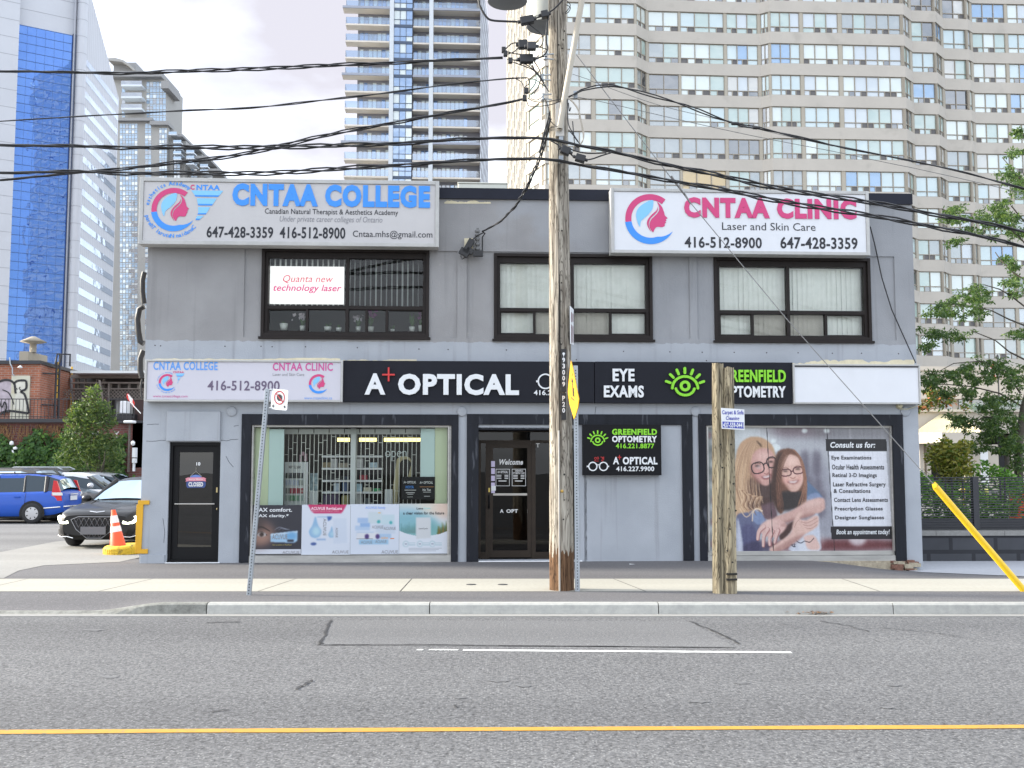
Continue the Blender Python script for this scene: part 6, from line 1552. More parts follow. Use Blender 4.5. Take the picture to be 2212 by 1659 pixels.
def sp(x, y, off=0): p = at(x, y, Ys(x)) - o0; p.y -= off; return p
def D_(zx, zy): return ((880 + zx / 4.367) / 1.736, (1420 + zy / 4.367) / 1.736)
ol = [D_(*q) for q in ((612, 178), (630, 165), (860, 185), (876, 205), (858, 505), (838, 522), (606, 500), (590, 482))]
mb = MB(); n = len(ol); a = [sp(*q) for q in ol]; b = [p + Vector((0, .006, 0)) for p in a]
mb.add(a + b, [tuple(range(n)), tuple(range(2*n-1, n-1, -1))] + [(i, n+i, n+(i+1) % n, (i+1) % n) for i in range(n)]); mb.build('plate', M_LETW, S2)
def ell_pts(cx, cy, rx, ry, n=28, tilt=0): return [(cx + rx * math.cos(2 * PI * i / n), cy + ry * math.sin(2 * PI * i / n)) for i in range(n)]
def rp(mb, zs, off): mb.poly([sp(*D_(*q), off) for q in zs])
mb = MB(); o_, i_ = ell_pts(733, 312, 90, 114), ell_pts(733, 312, 74, 95)
for k in range(28): rp(mb, [o_[k], o_[(k+1) % 28], i_[(k+1) % 28], i_[k]], .004)
rp(mb, [(672, 244), (688, 236), (796, 380), (782, 392)], .008); mb.build('red_circle', mat('sign_red', (.35, .02, .035), .5), S2)
mb = MB(); rp(mb, [(718, 254), (752, 256), (777, 286), (776, 334), (752, 366), (716, 364), (690, 332), (690, 284)], .004); rp(mb, [(608, 448), (646, 412), (640, 440), (652, 446), (638, 456), (644, 480)], .004); rp(mb, [(836, 462), (802, 426), (808, 452), (794, 460), (808, 468), (800, 498)], .004); mb.build('black_mark', M_INK, S2)
mb = MB(); a = sp(*D_(575, 178)); b = sp(*D_(615, 178)); c = sp(*D_(570, 480)); e = sp(*D_(600, 482)); mb.tube([a, b], .012, 6); mb.tube([c, e], .012, 6); mb.build('bracket', M_GALV, S2)
# ---- stub pole with the carpet sign
sb = gnd(1569, 1284)
S = empty('stub_pole', 'short cut off double wooden pole stub at the kerb before the poster window', 'pole', loc=(sb.x, sb.y + .17, 0))
Ysb = sb.y
def stub(px0, px1, pxt0, pxt1, ytop, yb, name):
 a = (at(px0, 1284, Ysb).x + at(px1, 1284, Ysb).x) / 2 - sb.x; r0 = (at(px1, 1284, Ysb).x - at(px0, 1284, Ysb).x) / 2
 t0, t1 = at(pxt0, ytop, Ysb), at(pxt1, ytop, Ysb); c1 = (t0.x + t1.x) / 2 - sb.x; r1 = (t1.x - t0.x) / 2
 mb = MB(); n = 18; vs = []; K = 16; rnd = random.Random(px0)
 for k in range(K + 1):
  t = k / K; z = -.2 + (t0.z + .2) * t
  for j in range(n):
   th = 2 * PI * j / n; rr = (r0 + (r1 - r0) * t) * (1 + rnd.uniform(-.02, .02)); vs.append((a + (c1 - a) * t + rr * math.cos(th), yb + rr * math.sin(th), z + (rnd.uniform(-.012, .012) if k == K else 0)))
 mb.add(vs, [(i*n+j, i*n+(j+1) % n, (i+1)*n+(j+1) % n, (i+1)*n+j) for i in range(K) for j in range(n)], smooth=True)
 mb.add([vs[K * n + j] for j in range(n)], [tuple(range(n))]); return mb.build(name, M_STUB, S)
stub(1544, 1575, 1543, 1568, 783, .0, 'post_half'); stub(1564, 1597, 1567, 1590, 792, -.02, 'post_half')
mb = MB()
for y in (1241, 1253): p = at(1583, y, Ysb - .02); mb.box(p.x - sb.x - .07, p.x - sb.x + .07, -.145, -.05, p.z - .012, p.z + .012)
for px, py in ((1577, 1143), (1585, 1045), (1590, 1103), (1572, 1190), (1580, 960), (1561, 1010), (1555, 1120), (1583, 1215), (1557, 960)):
 p = at(px, py, Ysb - .02); mb.lathe([(0, 0), (.012, 0), (.012, .03)], (p.x - sb.x, -.185, p.z), 8, axis='Y')
mb.build('notch', M_HOLE, S)
S = empty('notice_sign', 'small white carpet and sofa cleaning sign nailed to the stub pole', 'sign', loc=tuple(at(1583, 905, Ysb - .05)))
o0 = at(1583, 905, Ysb - .05)
def np_(x, y, off=0): p = at(x, y, Ysb - .05) - o0; p.y -= off; return p
ol = [(1557.5, 881), (1608, 884.5), (1608.5, 929), (1559, 926)]
mb = MB(); a = [np_(*q) for q in ol]; b = [p + Vector((0, .006, 0)) for p in a]; mb.add(a + b, [(0, 1, 2, 3), (7, 6, 5, 4)] + [(i, 4+i, 4+(i+1) % 4, (i+1) % 4) for i in range(4)]); mb.build('plate', M_LETW, S)
mb = MB()
def nt_(s, x0, y0, x1, y1, **k): a = np_(x0, y1); b = np_(x1, y0); put_text(mb, s, a.x, b.x, a.z, b.z, -.004, shift=.004, **k)
nt_('Carpet & Sofa', 1560, 886, 1606, 897.5, bold=.02); nt_('Cleaning', 1568, 899, 1597, 909.5, bold=.02)
mb.build('lettering', mat('sign_navy', (.03, .04, .35), .5), S)
mb = MB(); mb.poly([np_(*q, .003) for q in ((1560.5, 910.5), (1606.5, 912.5), (1606.5, 926), (1561, 923.5))]); mb.build('number_band', mat('sign_navy2', (.02, .035, .36), .5), S)
mb = MB(); nt_('437-559-0441', 1562, 912.5, 1605.5, 923.5, bold=.03)
for i, (x, y, z) in enumerate(mb.v): mb.v[i] = (x, -.007, z)
mb.build('lettering', M_LETW, S)
# ---- yellow corner guard, tyre, cone, flag on the left corner of the shop
mb = MB(); P2 = lambda x, y: fac(x, y, .03)
def yb(x0, y0, x1, y1): q = facr(x0, y0, x1, y1, .03); mb.box(q[0], q[1], -.03, -.004, q[2], q[3])
yb(298, 1081, 322.5, 1090); yb(293, 1186, 319, 1196); q = facr(297, 1090, 309, 1186, .03); q2 = facr(294, 1090, 305, 1186, .03)
mb.prism([(fac(297.5, 1090, .03)[0], fac(300, 1090, .03)[1]), (fac(293.5, 1186, .03)[0], fac(300, 1186, .03)[1]), (fac(305, 1186, .03)[0], fac(300, 1186, .03)[1]), (fac(309.5, 1090, .03)[0], fac(300, 1090, .03)[1])], -.03, -.004)
mb.box(q[0] - .03, q[0] - .006, -.03, .3, fac(300, 1196, .03)[1], q[3])
S = single(mb, 'corner_guard', M_YEL, 'yellow steel bracket guarding the left corner of the shop wall', 'guard', mat=FM, bevel=.003)
tc_ = gnd(262, 1199, -.02); tr = .36
M_TYRE_Y = mat('tyre_yellow', (.62, .42, .03), .7, var=.2, scale=8, dirt=((.03, .03, .03), 7, .58), bump=.5, bscale=30)
mb = MB(); prof = []
for i in range(17):
 a = 2 * PI * i / 16; prof.append((tr - .11 + .115 * (abs(math.cos(a)) ** .6) * math.copysign(1, math.cos(a)), .105 + .105 * (abs(math.sin(a)) ** .6) * math.copysign(1, math.sin(a))))
mb.lathe(prof, (0, 0, 0), 40)
for k in range(44):
 a = 2 * PI * k / 44
 for z in (.04, .085, .13):
  c, s = math.cos(a), math.sin(a); r = tr + .006
  M = Matrix.Rotation(a, 4, 'Z'); mb.M = M; mb.box(r - .012, r + .006, -.018, .018, z, z + .032); mb.M = None
S = single(mb, 'tyre', M_TYRE_Y, 'old yellow painted tyre lying by the shop corner under the cone', 'tyre', mat=Matrix.Translation((tc_.x, tc_.y + .1, -.03)) @ Matrix.Rotation(R(3), 4, 'X') @ Matrix.Rotation(R(-3), 4, 'Y'))
cb = Vector((gnd(259, 1193, .02).x, tc_.y + .1, .055))
S = empty('traffic_cone', 'orange traffic cone with two white bands standing in the yellow tyre', 'cone', loc=tuple(cb)); S.rotation_euler = (0, R(-9), 0)
H = (1192 - 1102) * tc_.y / F * .985
def cr(t): return .165 * (1 - t) + .04 * t
M_OR = mat('cone_orange', (.80, .085, .02), .5, var=.08, scale=6); M_CW = mat('cone_white', (.70, .66, .66), .4, var=.1, scale=12)
for nm, m, t0, t1, o in (('body', M_OR, 0, 1, 0), ('white_band', M_CW, .46, .60, .003), ('white_band', M_CW, .68, .86, .003)):
 mb = MB(); mb.lathe([(cr(t0) + o, H * t0), (cr(t1) + o, H * t1)] + ([(0, H)] if t1 == 1 else []), n=28); mb.build(nm, m, S)
S = empty('flag', 'small red and white Canadian flag on a staff at the left shop corner', 'flag', loc=tuple(at(304, 893, 19.2)))
o0 = at(304, 893, 19.2); f_ = lambda x, y, dy=0: at(x, y, 19.2 + dy) - o0
mb = MB(); mb.tube([f_(304, 893), f_(289, 877)], .008, 6); mb.tube([f_(289, 877), f_(276, 852)], .007, 6); mb.build('staff', M_WHITE, S)
fl = [[(274, 852), (281, 855), (287, 866)], [(276, 861), (284, 863), (290, 873)], [(279, 868), (286, 870), (291, 878)], [(288, 877), (290, 878), (291.5, 880)]]
fl = [[(274, 850), (278, 851), (283, 858), (287, 862), (291, 870)], [(273, 857), (277, 859), (282, 864), (286, 869), (290.5, 874)], [(275, 862), (279, 865), (283, 869), (287, 874), (290, 878)], [(278, 866), (281, 869), (284, 873), (287, 877), (289.5, 880)]]
mb = MB(); M_FR = mat('flag_red', (.65, .05, .04), .7); M_FW = mat('flag_white', (.75, .72, .72), .7)
for i in range(3):
 for j in range(4):
  red = j in (0, 3) or (i == 1 and j == 2); mb.add([f_(*fl[i][j], .02 * (j % 2)), f_(*fl[i][j+1], .02 * ((j + 1) % 2)), f_(*fl[i+1][j+1], .02 * ((j + 1) % 2)), f_(*fl[i+1][j], .02 * (j % 2))], [(0, 1, 2, 3)], 0 if red else 1, True)
mb.build('cloth', [M_FR, M_FW], S)
mb = MB(); ex = lambda x, y: Vector(at(x, y, 19.4))
mb.tube([ex(312, 588), ex(308, 605), ex(308, 630), ex(311, 655)], .05, 8); mb.tube([ex(311, 662), ex(301, 668), ex(297, 690), ex(299, 715), ex(303, 738), ex(311, 742)], .055, 10); mb.tube([ex(310, 757), ex(303, 775), ex(303, 800), ex(307, 816)], .055, 8); mb.tube([ex(307, 818), ex(304, 835), ex(305, 850), ex(307, 862)], .018, 6)
single(mb, 'cable_coil', M_CABLE, 'black coiled cables hanging on the left side wall of the shop', 'cable')
a, b = fac(990, 405, -3), fac(1095, 411, -3)
mb = MB(); zt_ = fac(1040, 397, -3)[1]; mb.box(a[0], b[0], 3, 3.7, ZT - .6, zt_); mb.box(a[0] - .02, b[0] + .02, 2.98, 3.72, zt_, zt_ + .03)
single(mb, 'roof_unit', mat('unit_cream', (.52, .53, .48), .5, var=.05), 'pale rounded air conditioning unit on the flat roof behind the parapet', 'unit', mat=FM, bevel=.05)
rnd = random.Random(8); mb = MB(); c = gnd(1757, 1325, ZR + .02)
for i in range(60):
 x, y = c.x + rnd.gauss(0, .12), YF - abs(rnd.gauss(.03, .03)) - .01; a = rnd.random() * 6.28; s = rnd.uniform(.012, .03)
 M = Matrix.Translation((x, y, ZR + .014 + rnd.random() * .03)) @ Matrix.Rotation(a, 4, 'Z') @ Matrix.Rotation(rnd.uniform(-.6, .6), 4, 'X'); mb.M = M; mb.add([(-s, 0, 0), (0, -s * .5, 0), (s, 0, 0), (0, s * .5, 0)], [(0, 1, 2, 3)]); mb.M = None
tag(mb.build('fallen_leaves', mat('dead_leaf', (.16, .08, .03), .8, var=.4, scale=40)), 'small drift of brown fallen leaves in the gutter at the kerb', 'leaves', kind='stuff')
c = gnd(1557, 1236 - 108, .0)
M_POT = mat('pot_white', (.62, .64, .60), .5); M_PLANT = mat('house_plant', (.05, .11, .03), .6, var=.4, scale=12); M_FLW = mat('pale_blossom', (.55, .5, .55), .7); M_FLP = mat('violet_blossom', (.25, .06, .22), .7)
def potted(label, px, ytop, ybot, wpx, leafn, hpx, mf=None, spread=10, group='potted plants behind the upper left window'):
 d = -.34; q = facr(px - wpx / 2, ytop, px + wpx / 2, ybot, d); S = empty('potted_plant', label, 'plant', mat=FM @ Matrix.Translation(((q[0] + q[1]) / 2, .34, q[2])), group=group)
 r = (q[1] - q[0]) / 2; h = q[3] - q[2]; mb = MB(); mb.lathe([(0, 0), (r * .8, 0), (r, h), (r * .85, h), (r * .8, h * .8), (0, h * .8)], n=18); mb.build('pot', M_POT, S)
 rnd = random.Random(px); mb = MB(); pm = 19.4 / F
 for i in range(leafn):
  a = rnd.random() * 6.28; L_ = rnd.uniform(.4, 1) * hpx * pm; s = spread * pm * rnd.uniform(.3, 1)
  p0 = Vector((0, 0, h * .8)); p1 = Vector((s * math.cos(a), s * math.sin(a) * .5, h * .8 + L_)); t = Vector((-math.sin(a), math.cos(a), 0)) * rnd.uniform(.012, .03)
  mid = p0.lerp(p1, .6); mb.add([p0, mid + t, p1, mid - t], [(0, 1, 2, 3)])
 mb.build('leaves', M_PLANT, S)
 if mf:
  mb = MB()
  for i in range(22):
   c = Vector((rnd.gauss(0, .5) * spread * pm, rnd.gauss(0, .2) * spread * pm, h + rnd.uniform(.5, 1.05) * hpx * pm)); s = rnd.uniform(.015, .03); mb.M = Matrix.Translation(c) @ Matrix.Rotation(rnd.random() * 6, 4, Vector((rnd.random(), rnd.random(), rnd.random() + .1)).normalized()); mb.add([(-s, 0, -s), (s, 0, -s), (s, 0, s), (-s, 0, s)], [(0, 1, 2, 3)]); mb.M = None
  mb.build('blossom', mf, S)
potted('large white pot at the left end of the upper left window sill', 613, 699, 713, 18, 6, 10, None, 8)
potted('silver pot with a pale blossoming plant left of the window mullion', 653, 704, 714, 11, 10, 25, M_FLW, 12)
potted('low white pot with dark leaves in the middle of the left window sill', 708, 706, 714, 17, 10, 14, None, 14)
potted('small white pot just left of the window mullion', 732, 708, 715, 13, 6, 9, None, 6)
potted('cream pot with pale flowers right of the window mullion', 774, 706, 716, 12, 10, 24, M_FLW, 10)
potted('white pot with purple orchids in the right half of the upper left window', 801, 706, 716, 14, 10, 36, M_FLP, 10)
potted('low white pot near the right end of the left window sill', 848, 711, 717, 10, 6, 12, None, 8)
potted('white pot with a leafy green plant second from the right end', 890, 706, 717, 13, 26, 34, None, 14)
potted('tall white pot with a violet flower at the right end of the sill', 910, 703, 718, 13, 22, 26, M_FLP, 10)
potted('pale spider plant in the lower left corner of the middle upper window', 1090, 708, 717, 14, 26, 16, None, 14, None)
def ragged(pxs, y0, y1, seed, name='bare_plaster_edge'):
 rnd = random.Random(seed); mb = MB(); n = 60
 top = []
 hgt = 0
 for i in range(n + 1):
  x = pxs[0] + (pxs[1] - pxs[0]) * i / n; hgt = max(0.02, min(1, hgt + rnd.uniform(-.35, .37))); top.append((x, y1 - (y1 - y0) * hgt))
 for a, b in zip(top, top[1:]):
  q = [fac(a[0], y1 + 3), fac(b[0], y1 + 3), fac(*b), fac(*a)]; mb.add([(k[0], -.004, k[1]) for k in q], [(0, 1, 2, 3)])
 mb.build(name, M_CREAM, shop)
ragged((330, 735), 773, 776, 1); ragged((740, 900), 776.5, 779, 2); ragged((1695, 1975), 777, 786, 3); ragged((960, 1060), 433, 437, 5)
mb = MB(); rnd = random.Random(4)
for px, py in ((335, 746), (347, 747), (486, 748), (564, 748), (588, 749), (660, 749), (772, 751), (905, 754), (968, 755), (1094, 756), (1347, 759), (1447, 760), (1517, 761), (1586, 761), (1656, 762), (1724, 762), (1798, 763), (1861, 763), (1941, 764), (1245, 777), (1526, 779)):
 c = fac(px, py); mb.lathe([(0, -.002), (.012, -.002), (.012, .01)], (c[0], 0, c[1]), 8, axis='Y')
mb.build('screw_hole', M_SCREW, shop)
mb = MB()
for pp_ in ([(316, 953), (330, 953.6), (345, 951), (362, 951.4)], [(477, 951), (490, 952), (500, 949.6), (520, 948)], [(318, 917), (332, 916.2), (347, 916.6)], [(505, 920), (519, 919)], [(488, 985), (496, 1000), (507, 1012)], [(1245, 896), (1285, 897), (1288, 872)], [(1480, 1100), (1484, 1150)], [(352, 1120), (356, 1150), (353, 1180)]):
 P_ = []
 for a_, b_ in zip(pp_, pp_[1:]):
  for i in range(4): t = i / 4; q_x = fac(a_[0] + (b_[0] - a_[0]) * t, a_[1] + (b_[1] - a_[1]) * t + rnd.uniform(-.5, .5)); P_.append((q_x[0], -.001, q_x[1]))
 mb.tube(P_, .0045, 4, None, False)
mb.build('plaster_crack', mat('crack_grey', (.11, .12, .13), .9), shop)
mb = MB(); c = gnd(1557, 1128 + 108, 0); c = gnd(1557 - 186, 1229, .0)
mb.M = Matrix.Translation((gnd(1366, 1219, 0.006).x, gnd(1366, 1219, 0.006).y, .006)); mb.add([(-.05, -.02, 0), (.05, -.025, .004), (.045, .03, 0), (-.05, .03, .008)], [(0, 1, 2, 3)]); mb.M = None
single(mb, 'paper_scrap', M_WHITE, 'scrap of white paper on the asphalt below the black wall sign', 'litter')
# ------------------------------------------------------------------ the city behind
class PF:
 """upright plane through pixel px at distance Y, turned by yaw; local x along it, y away, z up"""
 def __init__(s, px, Y, yaw):
  s.o = Vector((at(px, 1012, Y).x, Y, 0)); a = R(yaw); s.u = Vector((math.cos(a), math.sin(a), 0)); s.n = Vector((math.sin(a), -math.cos(a), 0))
  s.M = Matrix.Translation(s.o) @ Matrix.Rotation(a, 4, 'Z')
 def __call__(s, px, py, d=0.0):
  r = ray(px, py); c = Vector((0, 0, CH)); o = s.o + s.n * d; t = (o - c).dot(s.n) / r.dot(s.n); p = c + r * t
  return ((p - s.o).dot(s.u), p.z)
 def x(s, px, py=600, d=0.0): return s(px, py, d)[0]
 def z(s, px, py, d=0.0): return s(px, py, d)[1]
M_BAND = mat('precast_band', (.47, .435, .385), .8, var=.06, scale=.35, dirt=((.41, .38, .335), .6, .6))
M_COLM = mat('precast_column', (.40, .365, .30), .8, var=.06, scale=.4)
M_WFR = mat('window_frame_taupe', (.30, .265, .215), .6)
M_ACG = mat('ac_grille', (.13, .125, .125), .7, var=.2, scale=3)
PANES = [pane('pane_white_blind', (.60, .66, .63), .10, wave=.10), pane('pane_pale_blue', (.44, .54, .55), .12, wave=.12), pane('pane_dark', (.05, .055, .06), .18, wave=.3, wscale=.25),
   pane('pane_sky', (.17, .29, .46), .18, (.85, .93, 1), wave=.12), pane('pane_green', (.36, .46, .42), .12, wave=.3), pane('pane_curtain', (.58, .57, .52), .14, wave=.2, streak=5), pane('pane_zebra', (.60, .66, .70), .10, wave=.1, streak=-3.4),
   pane('pane_grey', (.25, .28, .28), .16, wave=.3, wscale=.25), pane('pane_amber', (.45, .30, .08), .12, wave=.2)]
PM = [M_WFR, M_ACG] + PANES
rw = random.Random(12)
apt_loc = Vector((at(1222, 72, 88).x, 88, 0))
apt = empty('apartment_tower', 'tall beige apartment tower with zigzag bands of windows filling the right background', 'building', loc=tuple(apt_loc))
prof = [(1190, 88.6), (1222, 88.0), (1376, 88.4), (1401, 89.8), (1646, 90.5), (1668, 90.0), (1959, 90.65), (1976.5, 92.06), (2029, 92.2), (2045, 93.7), (2099, 93.9), (2109, 94.6), (2260, 94.9)]
prof[0] = (1178, 88.0); prof[1] = (1222, 88.02)
def pt2(px, Y): p = at(px, 300, Y); return Vector((p.x - apt_loc.x, p.y - apt_loc.y))
side = [pt2(1089, 124.0), pt2(1138, 92.0)]
E0 = pt2(1138, 91.6)
PP = [E0 + Vector((-.06, 1)) * 32, E0] + [pt2(*q) for q in prof]
zt0 = at(1376, 77, 88.4).z; FL = (zt0 - at(1376, 146.2, 88.4).z)
WH = FL * 44.5 / 69.5
floors = list(range(-5, 11))
def seg(a, b):
 t = (b - a); L_ = t.length; t = t / L_; n = Vector((t.y, -t.x)); return t, n, L_
def band_mesh(z0, z1, off):
 mb = MB(); k = len(PP)
 O = []
 for i, p in enumerate(PP):
  ns = []
  if i: ns.append(seg(PP[i-1], PP[i])[1])
  if i < k - 1: ns.append(seg(PP[i], PP[i+1])[1])
  n = sum(ns, Vector((0, 0))).normalized(); c = n.dot(ns[0]); O.append(p + n * off / max(.4, c))
 for i in range(k - 1):
  a, b, c, d = O[i], O[i+1], PP[i], PP[i+1]
  mb.quad((a.x, a.y, z0), (b.x, b.y, z0), (b.x, b.y, z1), (a.x, a.y, z1))
  mb.quad((c.x, c.y, z0), (d.x, d.y, z0), (b.x, b.y, z0), (a.x, a.y, z0)); mb.quad((a.x, a.y, z1), (b.x, b.y, z1), (d.x, d.y, z1), (c.x, c.y, z1))
 return mb
for k in floors: band_mesh(zt0 - FL * k, zt0 - FL * k + FL - WH, .06).build('spandrel_band', M_BAND, apt)
band_mesh(zt0 - FL * 11 - .2, zt0 - FL * 10 - WH, .07).build('spandrel_band', M_BAND, apt)
mb = MB(); zl, zh = -.3, zt0 + FL * 6
for i in range(len(PP) - 1):
 t, n, L_ = seg(PP[i], PP[i+1]); a, b = PP[i] - n * .22, PP[i+1] - n * .22
 mb.quad((a.x, a.y, zl), (b.x, b.y, zl), (b.x, b.y, zh), (a.x, a.y, zh))
a, b = PP[0], PP[-1]; mb.quad((b.x, b.y, zl), (b.x, b.y + 30, zl), (b.x, b.y + 30, zh), (b.x, b.y, zh)); mb.quad((b.x, b.y + 30, zl), (a.x, a.y, zl), (a.x, a.y, zh), (b.x, b.y + 30, zh))
mb.build('core_wall', M_COLM, apt)
mb = MB(); zc_ = zh
for j in range(30):
 z0 = zh + FL * j
 for i in range(len(PP) - 1):
  t, n, L_ = seg(PP[i], PP[i+1]); a, b = PP[i], PP[i+1]
  mb.quad((a.x, a.y, z0), (b.x, b.y, z0), (b.x, b.y, z0 + FL - WH), (a.x, a.y, z0 + FL - WH), 0); a, b = a - n * .2, b - n * .2; mb.quad((a.x, a.y, z0 + FL - WH), (b.x, b.y, z0 + FL - WH), (b.x, b.y, z0 + FL), (a.x, a.y, z0 + FL), 1)
a, b = PP[0], PP[-1]; mb.quad((b.x, b.y + 30, zh), (a.x, a.y, zh), (a.x, a.y, z0), (b.x, b.y + 30, z0), 0); mb.quad((b.x, b.y, zh), (b.x, b.y + 30, zh), (b.x, b.y + 30, z0), (b.x, b.y, z0), 0)
mb.build('upper_storeys', [M_BAND, PANES[7]], apt)
groups = {2: None}
def gpx(i, spans): groups[i] = spans
groups = {
 1: [(1142, 1165, 1), (1171, 1177.5, 1)],
 2: [(1179, 1220, 2)],
 3: [(1226, 1279, 2), (1287, 1374, 3)],
 4: [(1379, 1399, 2)],
 5: [(1404, 1470, 2), (1474, 1569, 3), (1575, 1643, 3)],
 6: [(1649, 1666, 2)],
 7: [(1671, 1735, 3), (1742, 1819, 3), (1827, 1956, 5)],
 8: [(1961, 1975, 2)],
 9: [(1979, 2027, 2)],
 10: [(2031, 2044, 2)],
 11: [(2048, 2097, 2)],
 12: [(2100, 2108, 1)],
 13: [(2112, 2184, 3), (2190, 2258, 3)],
}
def on_seg(i, px):
 a, b = PP[i], PP[i+1]; r = ray(px, 400); ax, ay = a.x + apt_loc.x, a.y + apt_loc.y; dx, dy = b.x - a.x, b.y - a.y
 m = r.x / r.y; s = (m * ay - ax) / (dx - m * dy); return s * math.hypot(dx, dy)
def win_group(mb, i, s0, s1, n, zt, zb, st):
 t, nn, L_ = seg(PP[i], PP[i+1]); rec = .10
 def P(s, z, d): q = PP[i] + t * s - nn * d; return (q.x, q.y, z)
 def bx(a, b, z0, z1, d0, d1, m): vs = [P(a, z0, d0), P(b, z0, d0), P(b, z0, d1), P(a, z0, d1), P(a, z1, d0), P(b, z1, d0), P(b, z1, d1), P(a, z1, d1)]; mb.add(vs, [(0,3,2,1),(4,5,6,7),(0,1,5,4),(1,2,6,5),(2,3,7,6),(3,0,4,7)], m)
 w = (s1 - s0) / n; zs = zb + (zt - zb) * .27
 bx(s0, s1, zs - .035, zs + .035, .03, .13, 0); bx(s0, s1, zb, zb + .05, .03, .13, 0); bx(s0, s1, zt - .05, zt, .03, .13, 0)
 for j in range(n + 1):
  c = s0 + w * j; h = .035 if 0 < j < n else .05
  bx(c - h, c + h, zb + .05, zt - .05, .02, .13, 0)
 for j in range(n):
  a, b = s0 + w * j + .035, s0 + w * (j + 1) - .035; pm = rw.choice(st)
  mb.quad(P(a, zs, rec), P(b, zs, rec), P(b, zt, rec), P(a, zt, rec), pm)
  r = rw.random()
  lowm = pm if rw.random() < .6 else rw.choice(st)
  if r < .62:
   m_ = (a + b) / 2; x0, x1 = (m_, b) if rw.random() < .8 else (a, m_)
   y0, y1 = (a, m_) if x0 == m_ else (m_, b)
   mb.quad(P(y0, zb, rec), P(y1, zb, rec), P(y1, zs, rec), P(y0, zs, rec), lowm); bx(m_ - .03, m_ + .03, zb + .05, zs - .035, .03, .13, 0)
   mb.quad(P(x0 + .03, zb + .05, rec - .02), P(x1, zb + .05, rec - .02), P(x1, zs - .03, rec - .02), P(x0 + .03, zs - .03, rec - .02), 1 if rw.random() < .75 else 4)
  else: mb.quad(P(a, zb, rec), P(b, zb, rec), P(b, zs, rec), P(a, zs, rec), lowm)
STY = [[2], [2, 2, 2, 3], [2, 6], [2, 2, 7], [7, 7, 2], [8, 8, 2, 9], [6, 6, 9, 4], [4, 9, 9], [3, 3, 6], [2, 3, 8], [5, 3, 3], [2, 6, 3], [9, 6, 4], [2, 3, 3], [6, 7], [6, 6, 2, 8], [9, 9, 6], [7, 2, 3], [8, 6], [4, 7, 8]]
rest = MB(); count = 0
for k in floors:
 zt = zt0 - FL * k - .001; zb = zt0 - FL * k - WH + .001
 for i, spans in groups.items():
  t, nn, L_ = seg(PP[i], PP[i+1])
  for (p0, p1, n) in spans:
   s0, s1 = on_seg(i, p0), on_seg(i, p1)
   st = rw.choice(STY)
   if k < 2 and i >= 7 and rw.random() < .5: st = rw.choice([[5, 5, 3], [2, 3], [2, 8]])
   if k >= 7: st = rw.choice([[6, 9, 4], [2, 2, 6], [4, 4, 7], [8, 2], [7, 4, 9], [2, 9]])
   if k == 4 and i == 5 and p0 > 1470 and p0 < 1500: st = [10, 10, 2]
   if k == -4 + 0 and False: pass
   big = (p1 - p0) > 30 and -1 <= k <= 9
   if big and count < 99:
    mb = MB(); win_group(mb, i, s0, s1, n, zt, zb, st); mb.build('window', PM, apt); count += 1
   else: win_group(rest, i, s0, s1, n, zt, zb, st)
tag(rest.build('far_window', PM, apt), kind='stuff')
for i, spans in groups.items():
 t, nn, L_ = seg(PP[i], PP[i+1]); pr = 0.0
 cuts = [(on_seg(i, a), on_seg(i, b)) for a, b, n in spans]
 edges = [0.0] + [v for c in cuts for v in c] + [L_]
 for a, b in zip(edges[::2], edges[1::2]):
  if b - a < .02: continue
  q = [PP[i] + t * a, PP[i] + t * b, PP[i] + t * b - nn * .2, PP[i] + t * a - nn * .2]
  colm = MB(); colm.add([(p.x, p.y, -.3) for p in q] + [(p.x, p.y, zt0 + FL * 6) for p in q], [(0, 1, 5, 4), (1, 2, 6, 5), (3, 0, 4, 7)]); colm.build('column', M_COLM, apt)
mb = MB(); t, nn, L_ = seg(PP[0], PP[1])
for s in np.linspace(1.0, L_ - .3, 12):
 q = [PP[0] + t * (s - .3) + nn * .0, PP[0] + t * (s + .3), PP[0] + t * (s + .3) + nn * .13, PP[0] + t * (s - .3) + nn * .13]
 mb.slab([(p.x, p.y) for p in q][::-1], 0, zt0 + FL * 6)
mb.build('side_fin', M_BAND, apt)
mb = MB()
for k in floors:
 a, b = PP[0], PP[1]; z1 = zt0 - FL * k - .05; z0 = z1 - WH + .1
 mb.quad((a.x - nn.x * .05, a.y - nn.y * .05, z0), (b.x - nn.x * .05, b.y - nn.y * .05, z0), (b.x - nn.x * .05, b.y - nn.y * .05, z1), (a.x - nn.x * .05, a.y - nn.y * .05, z1))
mb.build('side_glazing', PANES[7], apt)
Yq = 60.0
pod = PF(2000, Yq, 3)
podium = empty('podium_building', 'low beige podium with dark windows at the foot of the apartment tower', 'building', mat=pod.M)
M_POD = mat('podium_render', (.50, .45, .38), .85, var=.06, scale=.5, dirt=((.36, .33, .29), .8, .66))
def pbox(mb, x0, y0, x1, y1, d0, d1, m=None):
 a = pod(x0, y1, -d0); b = pod(x1, y0, -d0); mb.box(a[0], b[0], d0, d1, a[1], b[1], m)
mb = MB(); pbox(mb, 1960, 800, 2330, 861, 3.0, 12); pbox(mb, 1960, 793, 2330, 800, 2.9, 12); pbox(mb, 1960, 810, 2330, 812.5, 2.85, 3.0)
pbox(mb, 1960, 861, 2330, 885, 3.6, 12); mb.build('upper_wall', M_POD, podium)
for a, b in ((2030, 2056), (2072, 2096), (2101, 2124), (2128, 2152), (2156, 2182), (2186, 2215)): mb = MB(); pbox(mb, a, 861, b, 885, 3.5, 3.58); mb.build('terrace_window', PANES[2], podium)
mb = MB(); pbox(mb, 1960, 885, 2330, 889, -.3, 3.4); pbox(mb, 1960, 889, 2330, 935, 0, 3.4); mb.build('terrace_parapet', M_POD, podium)
